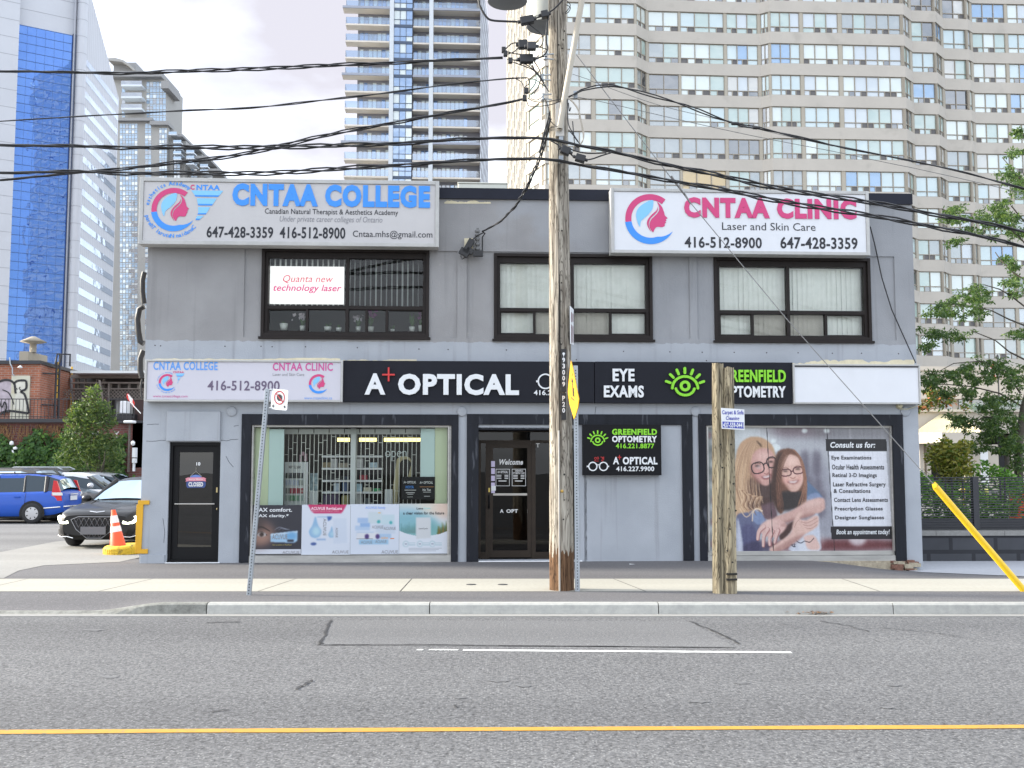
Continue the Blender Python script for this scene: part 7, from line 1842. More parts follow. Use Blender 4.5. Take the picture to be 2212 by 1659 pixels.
mb = MB(); pbox(mb, 1960, 935, 2330, 1060, 2.0, 3.4, 1); pbox(mb, 2086, 960, 2156, 1060, .5, 2.0, 0); pbox(mb, 2158, 940, 2168, 1060, .6, 2.0, 1); pbox(mb, 2186, 940, 2330, 1060, .8, 2, 0)
mb.build('ground_floor', [M_POD, M_DARK], podium)
mb = MB(); pbox(mb, 2120, 972, 2134, 1050, .49, .5); mb.build('notice_board', M_WHITE, podium)
mb = MB()
for a in (1989, 2004, 2060, 2075): pbox(mb, a, 940, a + 5, 1050, -1.2, -.8)
mb.build('canopy_post', M_POD, podium)
cn = empty('entrance_canopy', 'pale yellow ribbed hip roofed canopy in front of the podium entrance', 'canopy', mat=pod.M)
def pq(x, y, d): a = pod(x, y, -d); return Vector((a[0], d, a[1]))
M_CAN = mat('canopy_cream', (.68, .60, .38), .6, var=.04, scale=1)
A, B_, C_, D__ = pq(1960, 938, -1.0), pq(2034, 934, -3.0), pq(2068, 895, -.2), pq(2004, 893, -.1)
mb = MB(); mb.add([pq(1975, 936, -1.5), pq(2034, 934.5, -3.2), pq(2068, 897, .0), pq(2032, 895, .0)], [(0, 1, 2, 3)]); mb.add([pq(2034, 934.5, -3.2), pq(2125, 935, -3.2), pq(2090, 904, .0), pq(2068, 897, .0)], [(0, 1, 2, 3)])
ribs = MB()
for k in range(15):
 t = k / 14; a = pq(1960, 960 - 0, -1.0).lerp(pq(2034, 934.5, -3.25), t); b = pq(2000, 918, -.1).lerp(pq(2068, 896, -.05), t)
 a = pq(1975, 936, -1.5).lerp(pq(2034, 934.5, -3.2), t); b = pq(2032, 895, .0).lerp(pq(2068, 897, .0), t); ribs.tube([a, b], .035, 6)
for k in range(10):
 t = (k + .5) / 10; a = pq(2034, 934.5, -3.2).lerp(pq(2125, 935, -3.2), t); b = pq(2068, 897, 0).lerp(pq(2090, 904, 0), t); ribs.tube([a, b], .035, 6)
mb.build('canopy_roof', M_CAN, cn); ribs.build('canopy_rib', M_CAN, cn)
mb = MB(); e = .32; a, b, c = pq(1950, 936, -1.0), pq(2034, 935, -3.2), pq(2125, 935, -3.2); zf = pod.z(2034, 957, 3.2)
for p, q in ((a, b), (b, c)): mb.quad((p.x, p.y - .02, zf), (q.x, q.y - .02, zf), (q.x, q.y - .02, q.z + .02), (p.x, p.y - .02, p.z + .02)); mb.quad((p.x, p.y - .02, zf), (p.x, 1.9, zf), (q.x, 1.9, zf), (q.x, q.y - .02, zf))
mb.build('canopy_fascia', M_POD, cn)
fp = empty('flag', 'red and white flag hanging from a dark pole among the tree branches', 'flag', loc=tuple(at(2154, 815, 40)))
o0 = at(2154, 815, 40); mb = MB(); mb.tube([at(2154, 768, 40) - o0, at(2158, 860, 40) - o0], .03, 6); mb.lathe([(0, -.06), (.07, 0), (0, .06)], tuple(at(2154, 769, 40) - o0), 8); mb.build('staff', M_CABLE, fp)
mb = MB(); Q = lambda x, y, d=0: at(x, y, 40 + d) - o0
mb.add([Q(2153, 783), Q(2148, 782, .1), Q(2148, 812, .1), Q(2153, 815)], [(0, 1, 2, 3)], 1); mb.add([Q(2148, 782, .1), Q(2138, 792, -.1), Q(2146, 800, .1), Q(2148, 800, .1)], [(0, 1, 2, 3)], 0); mb.add([Q(2138, 792, -.1), Q(2132, 799), Q(2138, 808), Q(2146, 800, .1)], [(0, 1, 2, 3)], 1); mb.add([Q(2146, 806), Q(2153, 815), Q(2152, 822), Q(2140, 818)], [(0, 1, 2, 3)], 0)
mb.build('cloth', [M_FR, M_FW], fp)
# ---- the glass balcony tower in the middle
cf = PF(840, 184, 3.4)
condo = empty('condo_tower', 'tall condo tower with glass railed balconies and two white fins in the middle background', 'building', mat=cf.M)
M_SLABU = mat('slab_grey', (.72, .67, .60), .85, var=.06, scale=.3); M_SLABE = mat('slab_edge', (.33, .36, .44), .6)
M_RAIL = glass('rail_glass', (.66, .76, .88), .14); M_CWALL = mat('condo_wall', (.22, .22, .25), .6); M_FINW = mat('white_fin', (.60, .65, .70), .4)
M_CG1 = pane('condo_glass', (.10, .20, .42), .24, (.80, .90, 1), wave=.25); M_CG2 = pane('condo_glass_pale', (.62, .70, .70), .12, wave=.1); M_CG3 = pane('condo_glass_dark', (.22, .25, .31), .15, wave=.2)
M_MULL = mat('mullion_blue', (.07, .10, .16), .5)
zr = cf.z(790, 51.5); pf = (cf.z(790, 51.5) - cf.z(790, 380)) / 9.0
X_ = lambda px: cf.x(px, 250)
xa, xb, xc, xd, xe, xf, xg, xh = X_(744), X_(840), X_(849), X_(889), X_(891), X_(926), X_(935), X_(1037.5)
mb = MB(); zlo, zhi = -.3, zr + pf * 4; DB = 2.3
mb.box(X_(768.5), X_(1017), DB + .3, 24, zlo, zhi); mb.build('core_wall', M_CWALL, condo)
mb = MB()
for a, b in ((xb, xc), (xf, xg)): mb.box(a, b, -.25, DB + .25, zlo, zhi)
mb.build('white_fin', M_FINW, condo)
mb = MB(); mb.box(xb + .05, xh, DB - .0, DB + .29, zlo, zhi, 0); mb.box(X_(768.5), xb, DB, DB + .29, zlo, zhi, 0); mb.build('balcony_wall', M_CWALL, condo)
rc = random.Random(3)
bal = []
for k in range(-3, 11):
 z = zr - pf * k
 wide = (k % 4 == 3) or k == -1
 for nm, a, b, d0 in (('balcony', xa, xb, 0), ('balcony', xe, xf, .35), ('balcony', xg, xh, 0)):
  mb = MB(); aa = a - (.55 if (a == xa and wide) else 0)
  mb.box(aa, b, d0 - (.25 if wide and a == xa else .0), DB, z - .28, z, 0)
  if wide: mb.box(aa - .01, b + .01, d0 - .3, d0 - .1, z - .3, z + .12, 1)
  o = mb.build(nm, [M_SLABU, M_SLABE], condo)
  mb = MB(); mb.box(a + .04, b - .02, d0 + .04, d0 + .07, z + .06, z + 1.25)
  if a == xa: mb.box(a + .04, a + .07, d0 + .07, DB, z + .06, z + 1.25)
  mb.build('railing', M_RAIL, o)
 mb = MB()
 wz0, wz1 = z + .05, z + pf - .75
 for a, b, n in ((X_(772), xb, 7), (xe, xf, 4), (xg, X_(1010), 8)):
  w = (b - a) / n; mb = MB()
  for j in range(n):
   m = rc.choice([0, 0, 1, 1, 2]); mb.quad((a + w * j + .12, DB - .01, wz0), (a + w * (j + 1) - .05, DB - .01, wz0), (a + w * (j + 1) - .05, DB - .01, wz1), (a + w * j + .12, DB - .01, wz1), m)
  mb.build('balcony_window', [M_CG3, M_CG2, M_CG1], condo)
 mb = MB(); w = (xd - xc) / 3
 zz = [z + .15, z + 1.1, z + pf - .35, z + pf + .15]
 for j in range(3):
  for q in range(2): mb.quad((xc + w * j, .35, zz[q]), (xc + w * (j + 1), .35, zz[q]), (xc + w * (j + 1), .35, zz[q+1]), (xc + w * j, .35, zz[q+1]), 0 if rc.random() < .7 else 1)
  mb.box(xc + w * j - .05, xc + w * j + .05, .25, .4, zz[0], zz[3], 2)
 mb.box(xc, xd, .28, .4, zz[1] - .05, zz[1] + .05, 2); mb.box(xc, xd, .2, .5, zz[2], zz[3], 2)
 mb.build('bay_window', [M_CG1, M_CG2, M_MULL], condo)
mb = MB(); p0 = Vector((xh, .5)); p1 = Vector((xh + 2.6, 30))
for k in range(-4, 12):
 z = zr - pf * k
 for j in range(8):
  a = p0.lerp(p1, j / 8 + .012); b = p0.lerp(p1, j / 8 + .075); mb.quad((a.x, a.y, z + .1), (b.x, b.y, z + .1), (b.x, b.y, z + 1.9 - (j % 2) * .6), (a.x, a.y, z + 1.9 - (j % 2) * .6), 0)
a, b = p0, p1; mb.quad((a.x - .05, a.y, zlo), (b.x - .05, b.y, zlo), (b.x - .05, b.y, zhi), (a.x - .05, a.y, zhi), 1)
mb.build('side_facade', [M_FINW, M_CWALL], condo)
# ---- white office tower with the blue glass front, far left
gf = PF(124, 222, 32.2)
off = empty('office_tower', 'white panelled office tower with a blue mirror glass front at the left edge', 'building', mat=gf.M)
M_PANW = mat('white_panel', (.50, .515, .555), .45, var=.04, scale=.1, dirt=((.55, .57, .62), .25, .68)); M_PANJ = mat('panel_joint', (.30, .31, .34), .7)
M_BGL = pane('blue_mirror_glass', (.012, .055, .33), .22, (.30, .52, .92), wave=.15, wscale=.2); M_BFR = mat('blue_mullion', (.05, .12, .32), .5)
Xo = lambda px, py: gf.x(px, py)
gx1 = 0.0; gx0 = gf.x(26, 400); zg = gf.z(128, 71); fl2 = 3.8 / 2
mb = MB(); mb.quad((gx0, 0, -.3), (gx1, 0, -.3), (gx1, 0, zg), (gx0, 0, zg))
mb.build('glass_front', M_BGL, off)
mb = MB(); z = zg
while z > 0:
 mb.box(gx0, gx1, -.06, .02, z - .06, z + .06); z -= fl2
for j in range(1, 6): x = gx0 + (gx1 - gx0) * j / 6; mb.box(x - .03, x + .03, -.03, .02, 0, zg)
mb.build('glass_mullion', M_BFR, off)
mb = MB(); mb.box(gx1, gx1 + .75, -.3, .2, 0, zg + .3); mb.build('dark_edge', mat('edge_navy', (.05, .07, .13), .5), off)
mb = MB(); zh2 = zg + 60; mb.box(gx0 - .2, gx1 + 2.2, .3, 4, zg, zh2); mb.box(gx0 - 6, gx0 - .0, -2.0, 4, -.3, zh2)
joint_mb = mb
mb = MB(); mb.lathe([(1.15, -.3), (1.15, zh2)], (gx1 + 1.9, .2, 0), 20); mb.build('corner_column', M_PANW, off)
mb = joint_mb; mb.mi = 1; z = zg
while z > 0:
 mb.lathe([(1.17, z - .05), (1.17, z + .05)], (gx1 + 1.9, .2, 0), 20); mb.box(gx0 - 6, gx0 + .01, -2.02, -1.9, z - .05, z + .05); z -= 3.8
for k in range(1, 9): z = zg + 3.8 * k; mb.box(gx0 - .2, gx1 + 1, .27, .3, z - .04, z + .04); mb.lathe([(1.17, z - .05), (1.17, z + .05)], (gx1 + 1.9, .2, 0), 20); mb.box(gx0 - 6, gx0 + .01, -2.02, -1.9, z - .05, z + .05)
mb.build('white_wall', [M_PANW, M_PANJ], off)
sA = at(141, 600, 221); sB = at(251, 400, 258); sB2 = sB
Mi = gf.M.inverted()
def so(t, z, d=0.0):
 p = sA.lerp(sB, t); v = (sB - sA); v.z = 0; n = Vector((v.y, -v.x, 0)).normalized(); p = p + n * d; return tuple(Mi @ Vector((p.x, p.y, z)))
ztop = lambda t: 0
zA = at(182, 0, 233).z; zB = at(252, 212, 257.5).z
def ztopf(t): return zA + (zB - zA) * (t - .34) / .66
mb = MB(); mb.quad(so(0, -.3), so(1, -.3), so(1, ztopf(1)), so(0, ztopf(0))); mb.quad(so(1, -.3), so(1, -.3, -30), so(1, ztopf(1), -30), so(1, ztopf(1))); mb.quad(so(0, ztopf(0)), so(1, ztopf(1)), so(1, ztopf(1), -30), so(0, ztopf(0), -30))
for j in range(1, 26): t = j / 26; mb.quad(so(t - .0012, -.3, .03), so(t + .0012, -.3, .03), so(t + .0012, ztopf(t), .03), so(t - .0012, ztopf(t), .03), 1)
mb.build('side_wall', [M_PANW, M_PANJ], off)
M_RIB = pane('ribbon_glass', (.40, .45, .53), .16, (.82, .9, 1), wave=.30, wscale=.25)
M_RIBD = pane('ribbon_glass_low', (.10, .12, .14), .30, (.85, .9, .95), wave=.9, wscale=.6)  # lowest ribbons: dark reflection of other buildings put into the base colour
p_ = 3.75; z = at(160, 103, 224).z; k = 0
while z > 4:
 t0 = .07; t1 = .985
 tt = 1.0 if ztopf(t1) > z + .5 else max(t0 + .05, .34 + .66 * (zA - z - 1.5) / (zA - zB))
 t1 = min(t1, tt)
 mb = MB(); mb.quad(so(t0, z - 1.55, .05), so(t1, z - 1.55, .05), so(t1, z, .05), so(t0, z, .05)); mb.build('ribbon_window', M_RIB if z > 26 else M_RIBD, off)
 z -= p_; k += 1
# ---- stepped condo block behind it
sf = PF(300, 300, 0)
blk = empty('condo_block', 'grey stepped condo block with balconies behind the white office tower', 'building', mat=sf.M)
M_BLK = mat('condo_concrete', (.33, .325, .31), .85, var=.05, scale=.1); M_BLKD = mat('condo_roof', (.27, .27, .27), .8)
M_BG1 = pane('block_glass', (.24, .34, .46), .18, (.85, .93, 1), wave=.3); M_BG2 = pane('block_glass_dark', (.09, .10, .13), .25, wave=.3); M_BG3 = pane('block_glass_pale', (.5, .56, .58), .25, wave=.1)
def sb_(mb, x0, y0, x1, y1, d0, d1, m=None, z0=None):
 a = sf(x0, y1); b = sf(x1, y0); mb.box(a[0], b[0], d0, d1, a[1] if z0 is None else z0, b[1], m)
mb = MB(); sb_(mb, 222, 256, 358, 260, 2, 20, None, -.3); sb_(mb, 230, 160, 349, 260, 4, 20)
for x0, x1, y0 in ((349, 366, 270), (360, 390, 292), (385, 418, 312), (415, 445, 338), (440, 466, 366)): sb_(mb, x0, y0, x1, y0 + 4, 4 + (x0 - 349) * .12, 26, None, -.3)
mb.build('wall', M_BLK, blk)
for q_ in ((228, 118, 278, 150, 6, 14), (236, 145, 304, 152, 3, 16), (228, 150, 345, 161, 1.5, 18), (345, 172, 362, 188, 1, 12), (250, 253, 327, 259, .5, 6), (322, 260, 362, 268, .5, 6), (364, 285, 390, 290, 2, 20), (386, 308, 420, 313, 2, 20), (416, 332, 445, 337, 2, 20), (440, 360, 467, 365, 2, 20)):
 mb = MB(); sb_(mb, *q_); mb.build('roof', M_BLKD, blk)
mb = MB(); pts = [(225, 117), (240, 116), (258, 121), (272, 130), (286, 144), (280, 144), (268, 133), (255, 125), (225, 122)]
mb.prism([sf(*p) for p in pts][::-1], 3, 12); mb.build('curved_roof', M_BLK, blk)
zpf = 3.0; z = sf.z(300, 252); i = 0
for (y0) in (177, 202.5, 227.5):
 mb = MB(); sb_(mb, 260, y0 + 4, 305, y0 + 8, .5, 4); o = mb.build('balcony', M_FINW, blk); mb = MB(); sb_(mb, 260, y0 - 4, 305, y0 + 4, .5, .6); mb.build('railing', M_BG2, o)
mb = MB(); r2 = random.Random(6)
for x0, x1, n, ya, yb, w in ((253, 292, 6, 262, 805, 11.2), (308, 322, 2, 262, 805, 11.2), (339, 356, 3, 272, 805, 11.2), (306, 349, 6, 165, 253, 12.5), (252, 260, 1, 165, 252, 12.5), (366, 380, 2, 300, 480, 11.2), (395, 410, 2, 320, 480, 11.2), (424, 436, 2, 345, 480, 11.2)):
 y = ya
 while y < yb:
  for j in range(n):
   a, b = x0 + (x1 - x0) * (j + .07) / n, x0 + (x1 - x0) * (j + .93) / n
   dpt = {True: 3.95, False: 1.95}[y < 256 or x0 > 364]
   if x0 > 364: dpt = 4 + (x0 - 366) * .12 - .15
   dark = (r2.random() < (.12 if y < 470 else .34)); m = 1 if dark else r2.choice([0, 0, 2])
   q0, q1 = sf(a, y + w * .92), sf(b, y + w * .35); q2 = sf(b, y + .06 * w)
   mb.quad((q0[0], dpt, q0[1]), (q1[0], dpt, q0[1]), (q1[0], dpt, q1[1]), (q0[0], dpt, q1[1]), m); mb.quad((q0[0], dpt, q1[1] + .12), (q1[0], dpt, q1[1] + .12), (q1[0], dpt, q2[1]), (q0[0], dpt, q2[1]), r2.choice([0, 1, 2]) if dark else 0)
  y += w
mb.build('window', [M_BG1, M_BG2, M_BG3], blk)
for x0, ys in ((362, (282,)), (372, (300, 312, 324, 336)), (400, (322, 334, 346)), (430, (352, 364))):
 for y0 in ys:
  mb = MB(); sb_(mb, x0, y0 + 5, x0 + 17, y0 + 7, 1, 6); o = mb.build('balcony', M_FINW, blk); mb = MB(); sb_(mb, x0, y0, x0 + 17, y0 + 5, 1, 1.1); mb.build('railing', M_BG1, o)
# ------------------------------------------------------------------ brick building on the left, with ivy, railings and lean-to
def brick(name, c1, c2, mort, sc):
 m = bpy.data.materials.new(name); m.use_nodes = True
 nt = m.node_tree; b = nt.nodes['Principled BSDF']; L = nt.links.new; b.inputs['Roughness'].default_value = .9
 t = nt.nodes.new('ShaderNodeTexCoord'); sp = nt.nodes.new('ShaderNodeSeparateXYZ'); cb = nt.nodes.new('ShaderNodeCombineXYZ')
 ad = nt.nodes.new('ShaderNodeMath'); ad.operation = 'ADD'
 L(t.outputs['Object'], sp.inputs['Vector']); L(sp.outputs['X'], ad.inputs[0]); L(sp.outputs['Y'], ad.inputs[1]); L(ad.outputs['Value'], cb.inputs['X']); L(sp.outputs['Z'], cb.inputs['Y'])
 k = nt.nodes.new('ShaderNodeTexBrick'); k.inputs['Scale'].default_value = sc; k.inputs['Color1'].default_value = (*c1, 1); k.inputs['Color2'].default_value = (*c2, 1); k.inputs['Mortar'].default_value = (*mort, 1)
 k.inputs['Brick Width'].default_value = .22; k.inputs['Row Height'].default_value = .075; k.inputs['Mortar Size'].default_value = .010; k.inputs['Bias'].default_value = -.1
 L(cb.outputs['Vector'], k.inputs['Vector'])
 n = nt.nodes.new('ShaderNodeTexNoise'); n.inputs['Scale'].default_value = 1.6; n.inputs['Detail'].default_value = 6; L(t.outputs['Object'], n.inputs['Vector'])
 x = nt.nodes.new('ShaderNodeMix'); x.data_type = 'RGBA'; x.blend_type = 'MULTIPLY'; x.inputs['Factor'].default_value = .55; L(k.outputs['Color'], x.inputs['A']); L(n.outputs['Fac'], x.inputs['B']); L(x.outputs['Result'], b.inputs['Base Color'])
 return m
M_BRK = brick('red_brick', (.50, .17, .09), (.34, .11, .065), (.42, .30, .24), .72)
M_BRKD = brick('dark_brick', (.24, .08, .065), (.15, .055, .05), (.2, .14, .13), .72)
M_OLDW = mat('grey_timber', (.20, .17, .15), .9, var=.3, scale=4, stretch=(1, 1, 6)); M_DKM = mat('dark_metal', (.03, .03, .035), .6)
bf = PF(70, 46, 0)
def bbx(mb, x0, y0, x1, y1, d0, d1, m=None):
 a = bf(x0, y1); b = bf(x1, y0); mb.box(a[0], b[0], d0, d1, a[1], b[1], m)
bk = empty('brick_building', 'two storey red brick building with a painted door behind the parking lot', 'building', mat=bf.M)
xc0 = bf.x(-120); xc1 = bf.x(86, 850, -1.2); xc2 = bf.x(150, 850, -5.4) - .25; zt_ = bf.z(40, 781); zm = bf.z(40, 908)
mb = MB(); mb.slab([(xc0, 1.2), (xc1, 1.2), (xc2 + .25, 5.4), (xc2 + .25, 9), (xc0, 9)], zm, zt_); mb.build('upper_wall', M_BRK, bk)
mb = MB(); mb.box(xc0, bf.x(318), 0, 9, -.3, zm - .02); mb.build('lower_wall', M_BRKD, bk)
mb = MB(); mb.slab([(xc0, 1.05), (xc1 + .05, 1.05), (xc2 + .4, 5.35), (xc2 + .4, 9), (xc0, 9)], zt_, zt_ + .16); mb.build('roof_edge', M_DKM, bk)
mb = MB(); bbx(mb, -120, 905, 145, 913, -.25, 1.1); bbx(mb, 145, 909, 318, 914, -.15, .5); mb.build('ledge', M_DKM, bk)
mb = MB(); q0, q1 = bf(43, 907), bf(112 - 46, 812); a = bf(42, 905, -1.2); b = bf(112/1.0 - 0, 812, -1.2)
X0, X1 = bf.x(zx := 170/6.857*1.0 + 17.5, 860, -1.2), bf.x(112, 860, -1.2)
dx0, dx1 = bf.x(25 + .0, 860, -1.2), bf.x(64.5, 860, -1.2); dz0, dz1 = bf.z(40, 906, -1.2), bf.z(40, 811.5, -1.2)
mb.box(dx0, dx1, 1.12, 1.2, dz0, dz1); dr = mb.build('painted_door', mat('door_cream', (.52, .50, .40), .7, var=.08, scale=2, dirt=((.42, .34, .12), 1.2, .6)), bk); dr['label'] = 'cream door covered with black and white graffiti'
mb = MB()
def gline(pts, w, m):
 P = [Vector((bf.x(x, y, -1.1), 1.1, bf.z(x, y, -1.1))) for x, y in smooth(pts, 5, False)]
 for p, q in zip(P, P[1:]):
  d = (q - p); nn = Vector((-d.z, 0, d.x)).normalized() * w; mb.add([p - nn, q - nn, q + nn, p + nn], [(0, 1, 2, 3)], m)
mb.add([(bf.x(x, y, -1.13), 1.13, bf.z(x, y, -1.13)) for x, y in ((-4, 824), (26, 822), (32, 850), (24, 884), (0, 890), (-30, 880))], [(0, 1, 2, 3, 4, 5)], 1)
mb.add([(bf.x(x, y, -1.115), 1.115, bf.z(x, y, -1.115)) for x, y in ((31, 828), (36, 824), (54, 824), (55, 842), (48, 846), (58, 872), (60, 888), (30, 882), (34, 850))], [(0, 1, 2, 3, 4, 5, 6, 7, 8)], 2)
gline([(-6, 826), (8, 821), (22, 822), (31, 830), (33, 845), (34, 850)], .05, 0); gline([(31, 828), (38, 822.5), (54, 822), (57, 826), (56, 840), (44, 846), (53, 852), (60, 878), (62, 893)], .05, 0); gline([(0, 896), (8, 890), (24, 888), (42, 890), (62, 893)], .05, 0); gline([(5, 842), (18, 848), (26, 862), (30, 874)], .025, 0); gline([(36, 838), (37, 842)], .02, 0); gline([(44, 836), (41, 839), (45, 842)], .02, 0); gline([(-2, 866), (4, 880), (10, 868), (14, 880), (8, 896)], .03, 0)
mb.build('graffiti', [mat('spray_black', (.015, .015, .018), .6), mat('spray_lilac', (.42, .36, .40), .7, var=.25, scale=3), mat('spray_white', (.60, .58, .50), .7, var=.1, scale=3)], bk)
mb = MB(); c = bf(46, 800 - 9, -1.1); c = bf(47, 793, -1.15); mb.lathe([(.02, 0), (.12, -.1), (0, -.14)], (bf.x(47, 797, -1.1), .95, bf.z(47, 790, -1.1)), 12); mb.build('door_lamp', M_WHITE, bk)
mb = MB(); w_ = lambda x, y: (bf.x(x, y, -1), 1.0, bf.z(x, y, -1)); mb.tube([w_(21, 772), w_(22, 785), w_(27, 795), w_(27, 808), w_(31, 812)], .03, 6); mb.build('conduit', M_GALV, bk)
def on_ang(px, py, out=.06):
 A_, B2 = Vector((xc1, 1.2)), Vector((xc2 + .25, 5.4)); r = ray(px, py); M_ = bf.M.inverted(); o = M_ @ Vector((0, 0, CH)); d = M_.to_3x3() @ r
 e = B2 - A_; den = d.x * e.y - d.y * e.x; t = ((A_.x - o.x) * e.y - (A_.y - o.y) * e.x) / den; p = o + d * t; n = Vector((e.y, -e.x)).normalized() * out
 return Vector((p.x + n.x, p.y + n.y, p.z))
mb = MB()
for a, b in (((106, 782), (100, 903)), ((113, 764), (108, 904))): mb.tube([on_ang(*a, .35), on_ang(*b, .35)], .05, 6)
for y in (790, 804, 818, 833, 848, 862, 876, 890): mb.tube([on_ang(105.5 - (y - 782) * .05, y, .35), on_ang(112.5 - (y - 764) * .036, y, .35)], .025, 5)
for px, py in ((88, 806), (86, 874)): mb.tube([on_ang(px, py, .1), on_ang(px + 24, py + 2, .35)], .035, 6)
mb.build('roof_ladder', M_DKM, bk)
mb = MB(); mb.tube([on_ang(123.5, 782), on_ang(121, 830), on_ang(119.5, 860)], .05, 8); mb.tube([on_ang(151, 792, .1), on_ang(149, 840, .1), on_ang(148, 890, .1)], .05, 8); mb.build('gas_pipe', mat('gas_yellow', (.62, .36, .03), .5), bk)
mb = MB(); mb.tube([on_ang(148, 815, .12), on_ang(149, 850, .12), on_ang(154, 893, .12)], .07, 8); mb.build('downpipe', M_GALV, bk)
mb = MB(); mb.box(bf.x(2), bf.x(22), 2, 4, zt_ + .1, bf.z(10, 748)); mb.lathe([(.15, 0), (.15, .4), (.6, .5), (.1, .75), (0, .75)], (bf.x(16, 735), 2.5, bf.z(16, 748)), 12); mb.build('roof_vent', mat('vent_tan', (.32, .28, .22), .7), bk)
mb = MB(); mb.tube([(bf.x(83), 2, zt_), (bf.x(87), 2, bf.z(90, 754)), (bf.x(112), 2.2, bf.z(110, 754)), (bf.x(112), 2.2, zt_)], .05, 6); mb.tube([(bf.x(92), 2, zt_), (bf.x(97), 2, bf.z(97, 756))], .05, 6); mb.build('ladder_hoop', M_DKM, bk)
mb = MB()
for s, x0, x1 in (('IC', 147, 166), ('M', 198, 214), ('Y', 246, 258)):
 a, b = bf(x0, 945, .02), bf(x1, 932, .02); put_text(mb, s, a[0], b[0], a[1], b[1], -.02, bold=.02)
mb.build('wall_lettering', mat('faded_white', (.55, .52, .5), .8), bk)
rl = empty('balcony_railing', 'thin black iron railing along the ledge of the brick building', 'railing', mat=bf.M)
mb = MB(); za, zb = bf.z(40, 905, .1), bf.z(40, 862, .1)
for x0, x1 in ((-60, 152), (232, 290)):
 X0, X1 = bf.x(x0, 880, .1), bf.x(x1, 880, .1); mb.box(X0, X1, -.12, -.08, zb - .02, zb + .02); mb.box(X0, X1, -.11, -.09, za + .08, za + .11)
 n = int((X1 - X0) / .16)
 for i in range(n + 1): x = X0 + (X1 - X0) * i / n; mb.box(x - .009, x + .009, -.11, -.09, za, zb)
mb.build('bars', M_DKM, rl)
lt = empty('timber_lean_to', 'old grey timber lean-to with lattice panels beside the brick building', 'shed', mat=bf.M)
def lb(mb, x0, y0, x1, y1, d0, d1, m=None): a = bf(x0, y1, -d0); b = bf(x1, y0, -d0); mb.box(a[0], b[0], d0, d1, a[1], b[1], m)
mb = MB(); lb(mb, 153, 806, 330, 910, 6.0, 6.2, 0); mb.build('back_wall', M_ROOMDK, lt)
mb = MB(); lb(mb, 152, 800.5, 330, 806, 3.5, 6.5); mb.build('roof_edge', mat('white_flashing', (.62, .64, .64), .6), lt)
mb = MB(); lb(mb, 153, 809, 330, 817, 4.4, 4.6); lb(mb, 153, 825, 330, 828.5, 4.3, 4.5); lb(mb, 153, 838.5, 330, 841, 4.3, 4.5); lb(mb, 153, 861, 330, 863, 4.3, 4.5)
for x in (167, 181, 194, 207, 221, 236, 254, 276, 296): lb(mb, x, 818 if x % 2 else 828, x + 3, 840, 4.5, 4.7)
lb(mb, 231, 828, 236, 900, 4.2, 4.35); lb(mb, 174, 857, 178, 908, 3.5, 3.7); lb(mb, 218, 857, 222, 908, 3.5, 3.7)
a, b = (214.5, 821), (220, 858); mb.prism([bf(a[0], a[1], -3.6), bf(a[0] + 3, a[1], -3.6), bf(b[0] + 3, b[1], -3.6), bf(b[0], b[1], -3.6)][::-1], 3.5, 3.6)
mb.build('beam', M_OLDW, lt)
mb = MB(); a, b = bf(153, 861, -4.5), bf(330, 841, -4.5); h = b[1] - a[1]; x = a[0] - h
while x < b[0]:
 for s in (1, -1):
  p, q = (x, a[1]), (x + h, b[1])
  if s < 0: p, q = (x + h, a[1]), (x, b[1])
  w = .028; mb.add([(p[0] - w, 4.4 + .02 * s, p[1]), (p[0] + w, 4.4 + .02 * s, p[1]), (q[0] + w, 4.4 + .02 * s, q[1]), (q[0] - w, 4.4 + .02 * s, q[1])], [(0, 1, 2, 3)])
 x += .17
mb.build('lattice', M_OLDW, lt)
mb = MB(); lb(mb, 222, 858, 232, 905, 3.6, 3.7); lb(mb, 176, 859, 219, 884, 3.8, 3.9); lb(mb, 290, 864, 330, 908, 4.0, 4.1); mb.build('dark_board', mat('brown_board', (.05, .028, .025), .8), lt)
mb = MB(); lb(mb, 250, 862, 286, 905, 4.6, 4.7); mb.build('pale_board', mat('pale_board', (.35, .35, .34), .8), lt)
for a_, nm_, m_, lb_ in (((258, 866, 273, 893, 3.4, 4.0), 'storage_drum', M_WHITE, 'tall white container standing on the black trough by the flag'), ((252, 893, 284, 910, 3.2, 4.2), 'planter_trough', M_CABLE, 'black trough on the ledge under the white container'), ((266, 908, 288, 914, -.6, -.2), 'wall_tray', M_WHITE, 'flat white tray sticking out under the ledge by the shop corner')):
 mb = MB(); lb(mb, *a_); single(mb, nm_, m_, lb_, 'container', mat=bf.M, bevel=.04)
mb = MB(); lb(mb, 284, 914, 330, 1010, .0, .4, 0); lb(mb, 275, 916, 279, 1020, -.3, -.1, 1); mb.build('passage', [M_DARK, M_OLDW], lt)
mt = empty('meter_box', 'stack of white meter boxes on the wall by the dark passage', 'meter', mat=bf.M)
mb = MB(); lb(mb, 285, 967, 292, 988, -.5, -.2); lb(mb, 285, 990, 291, 1000, -.5, -.2); lb(mb, 286, 1000, 289, 1018, -.45, -.25); mb.build('box', M_WHITE, mt)
mb = MB(); mb.lathe([(0, -.12), (.09, -.06), (.09, .06), (0, .12)], (bf.x(296, 958), -.5, bf.z(296, 958)), 10); mb.build('globe_lamp', M_WHITE, mt)
ut = PF(20, 45.6, 0); mb = MB(); c = lambda x, y: (bf.x(x, y, .3), -.3, bf.z(x, y, .3)); mb.tube([c(36, 1002), c(30, 985), c(27, 972)], .04, 6); mb.lathe([(0, 0), (.1, .04), (.08, .16), (0, .2)], c(25, 962), 8); mb.lathe([(0, 0), (.1, .03), (.1, .1), (0, .16)], c(33, 972), 8)
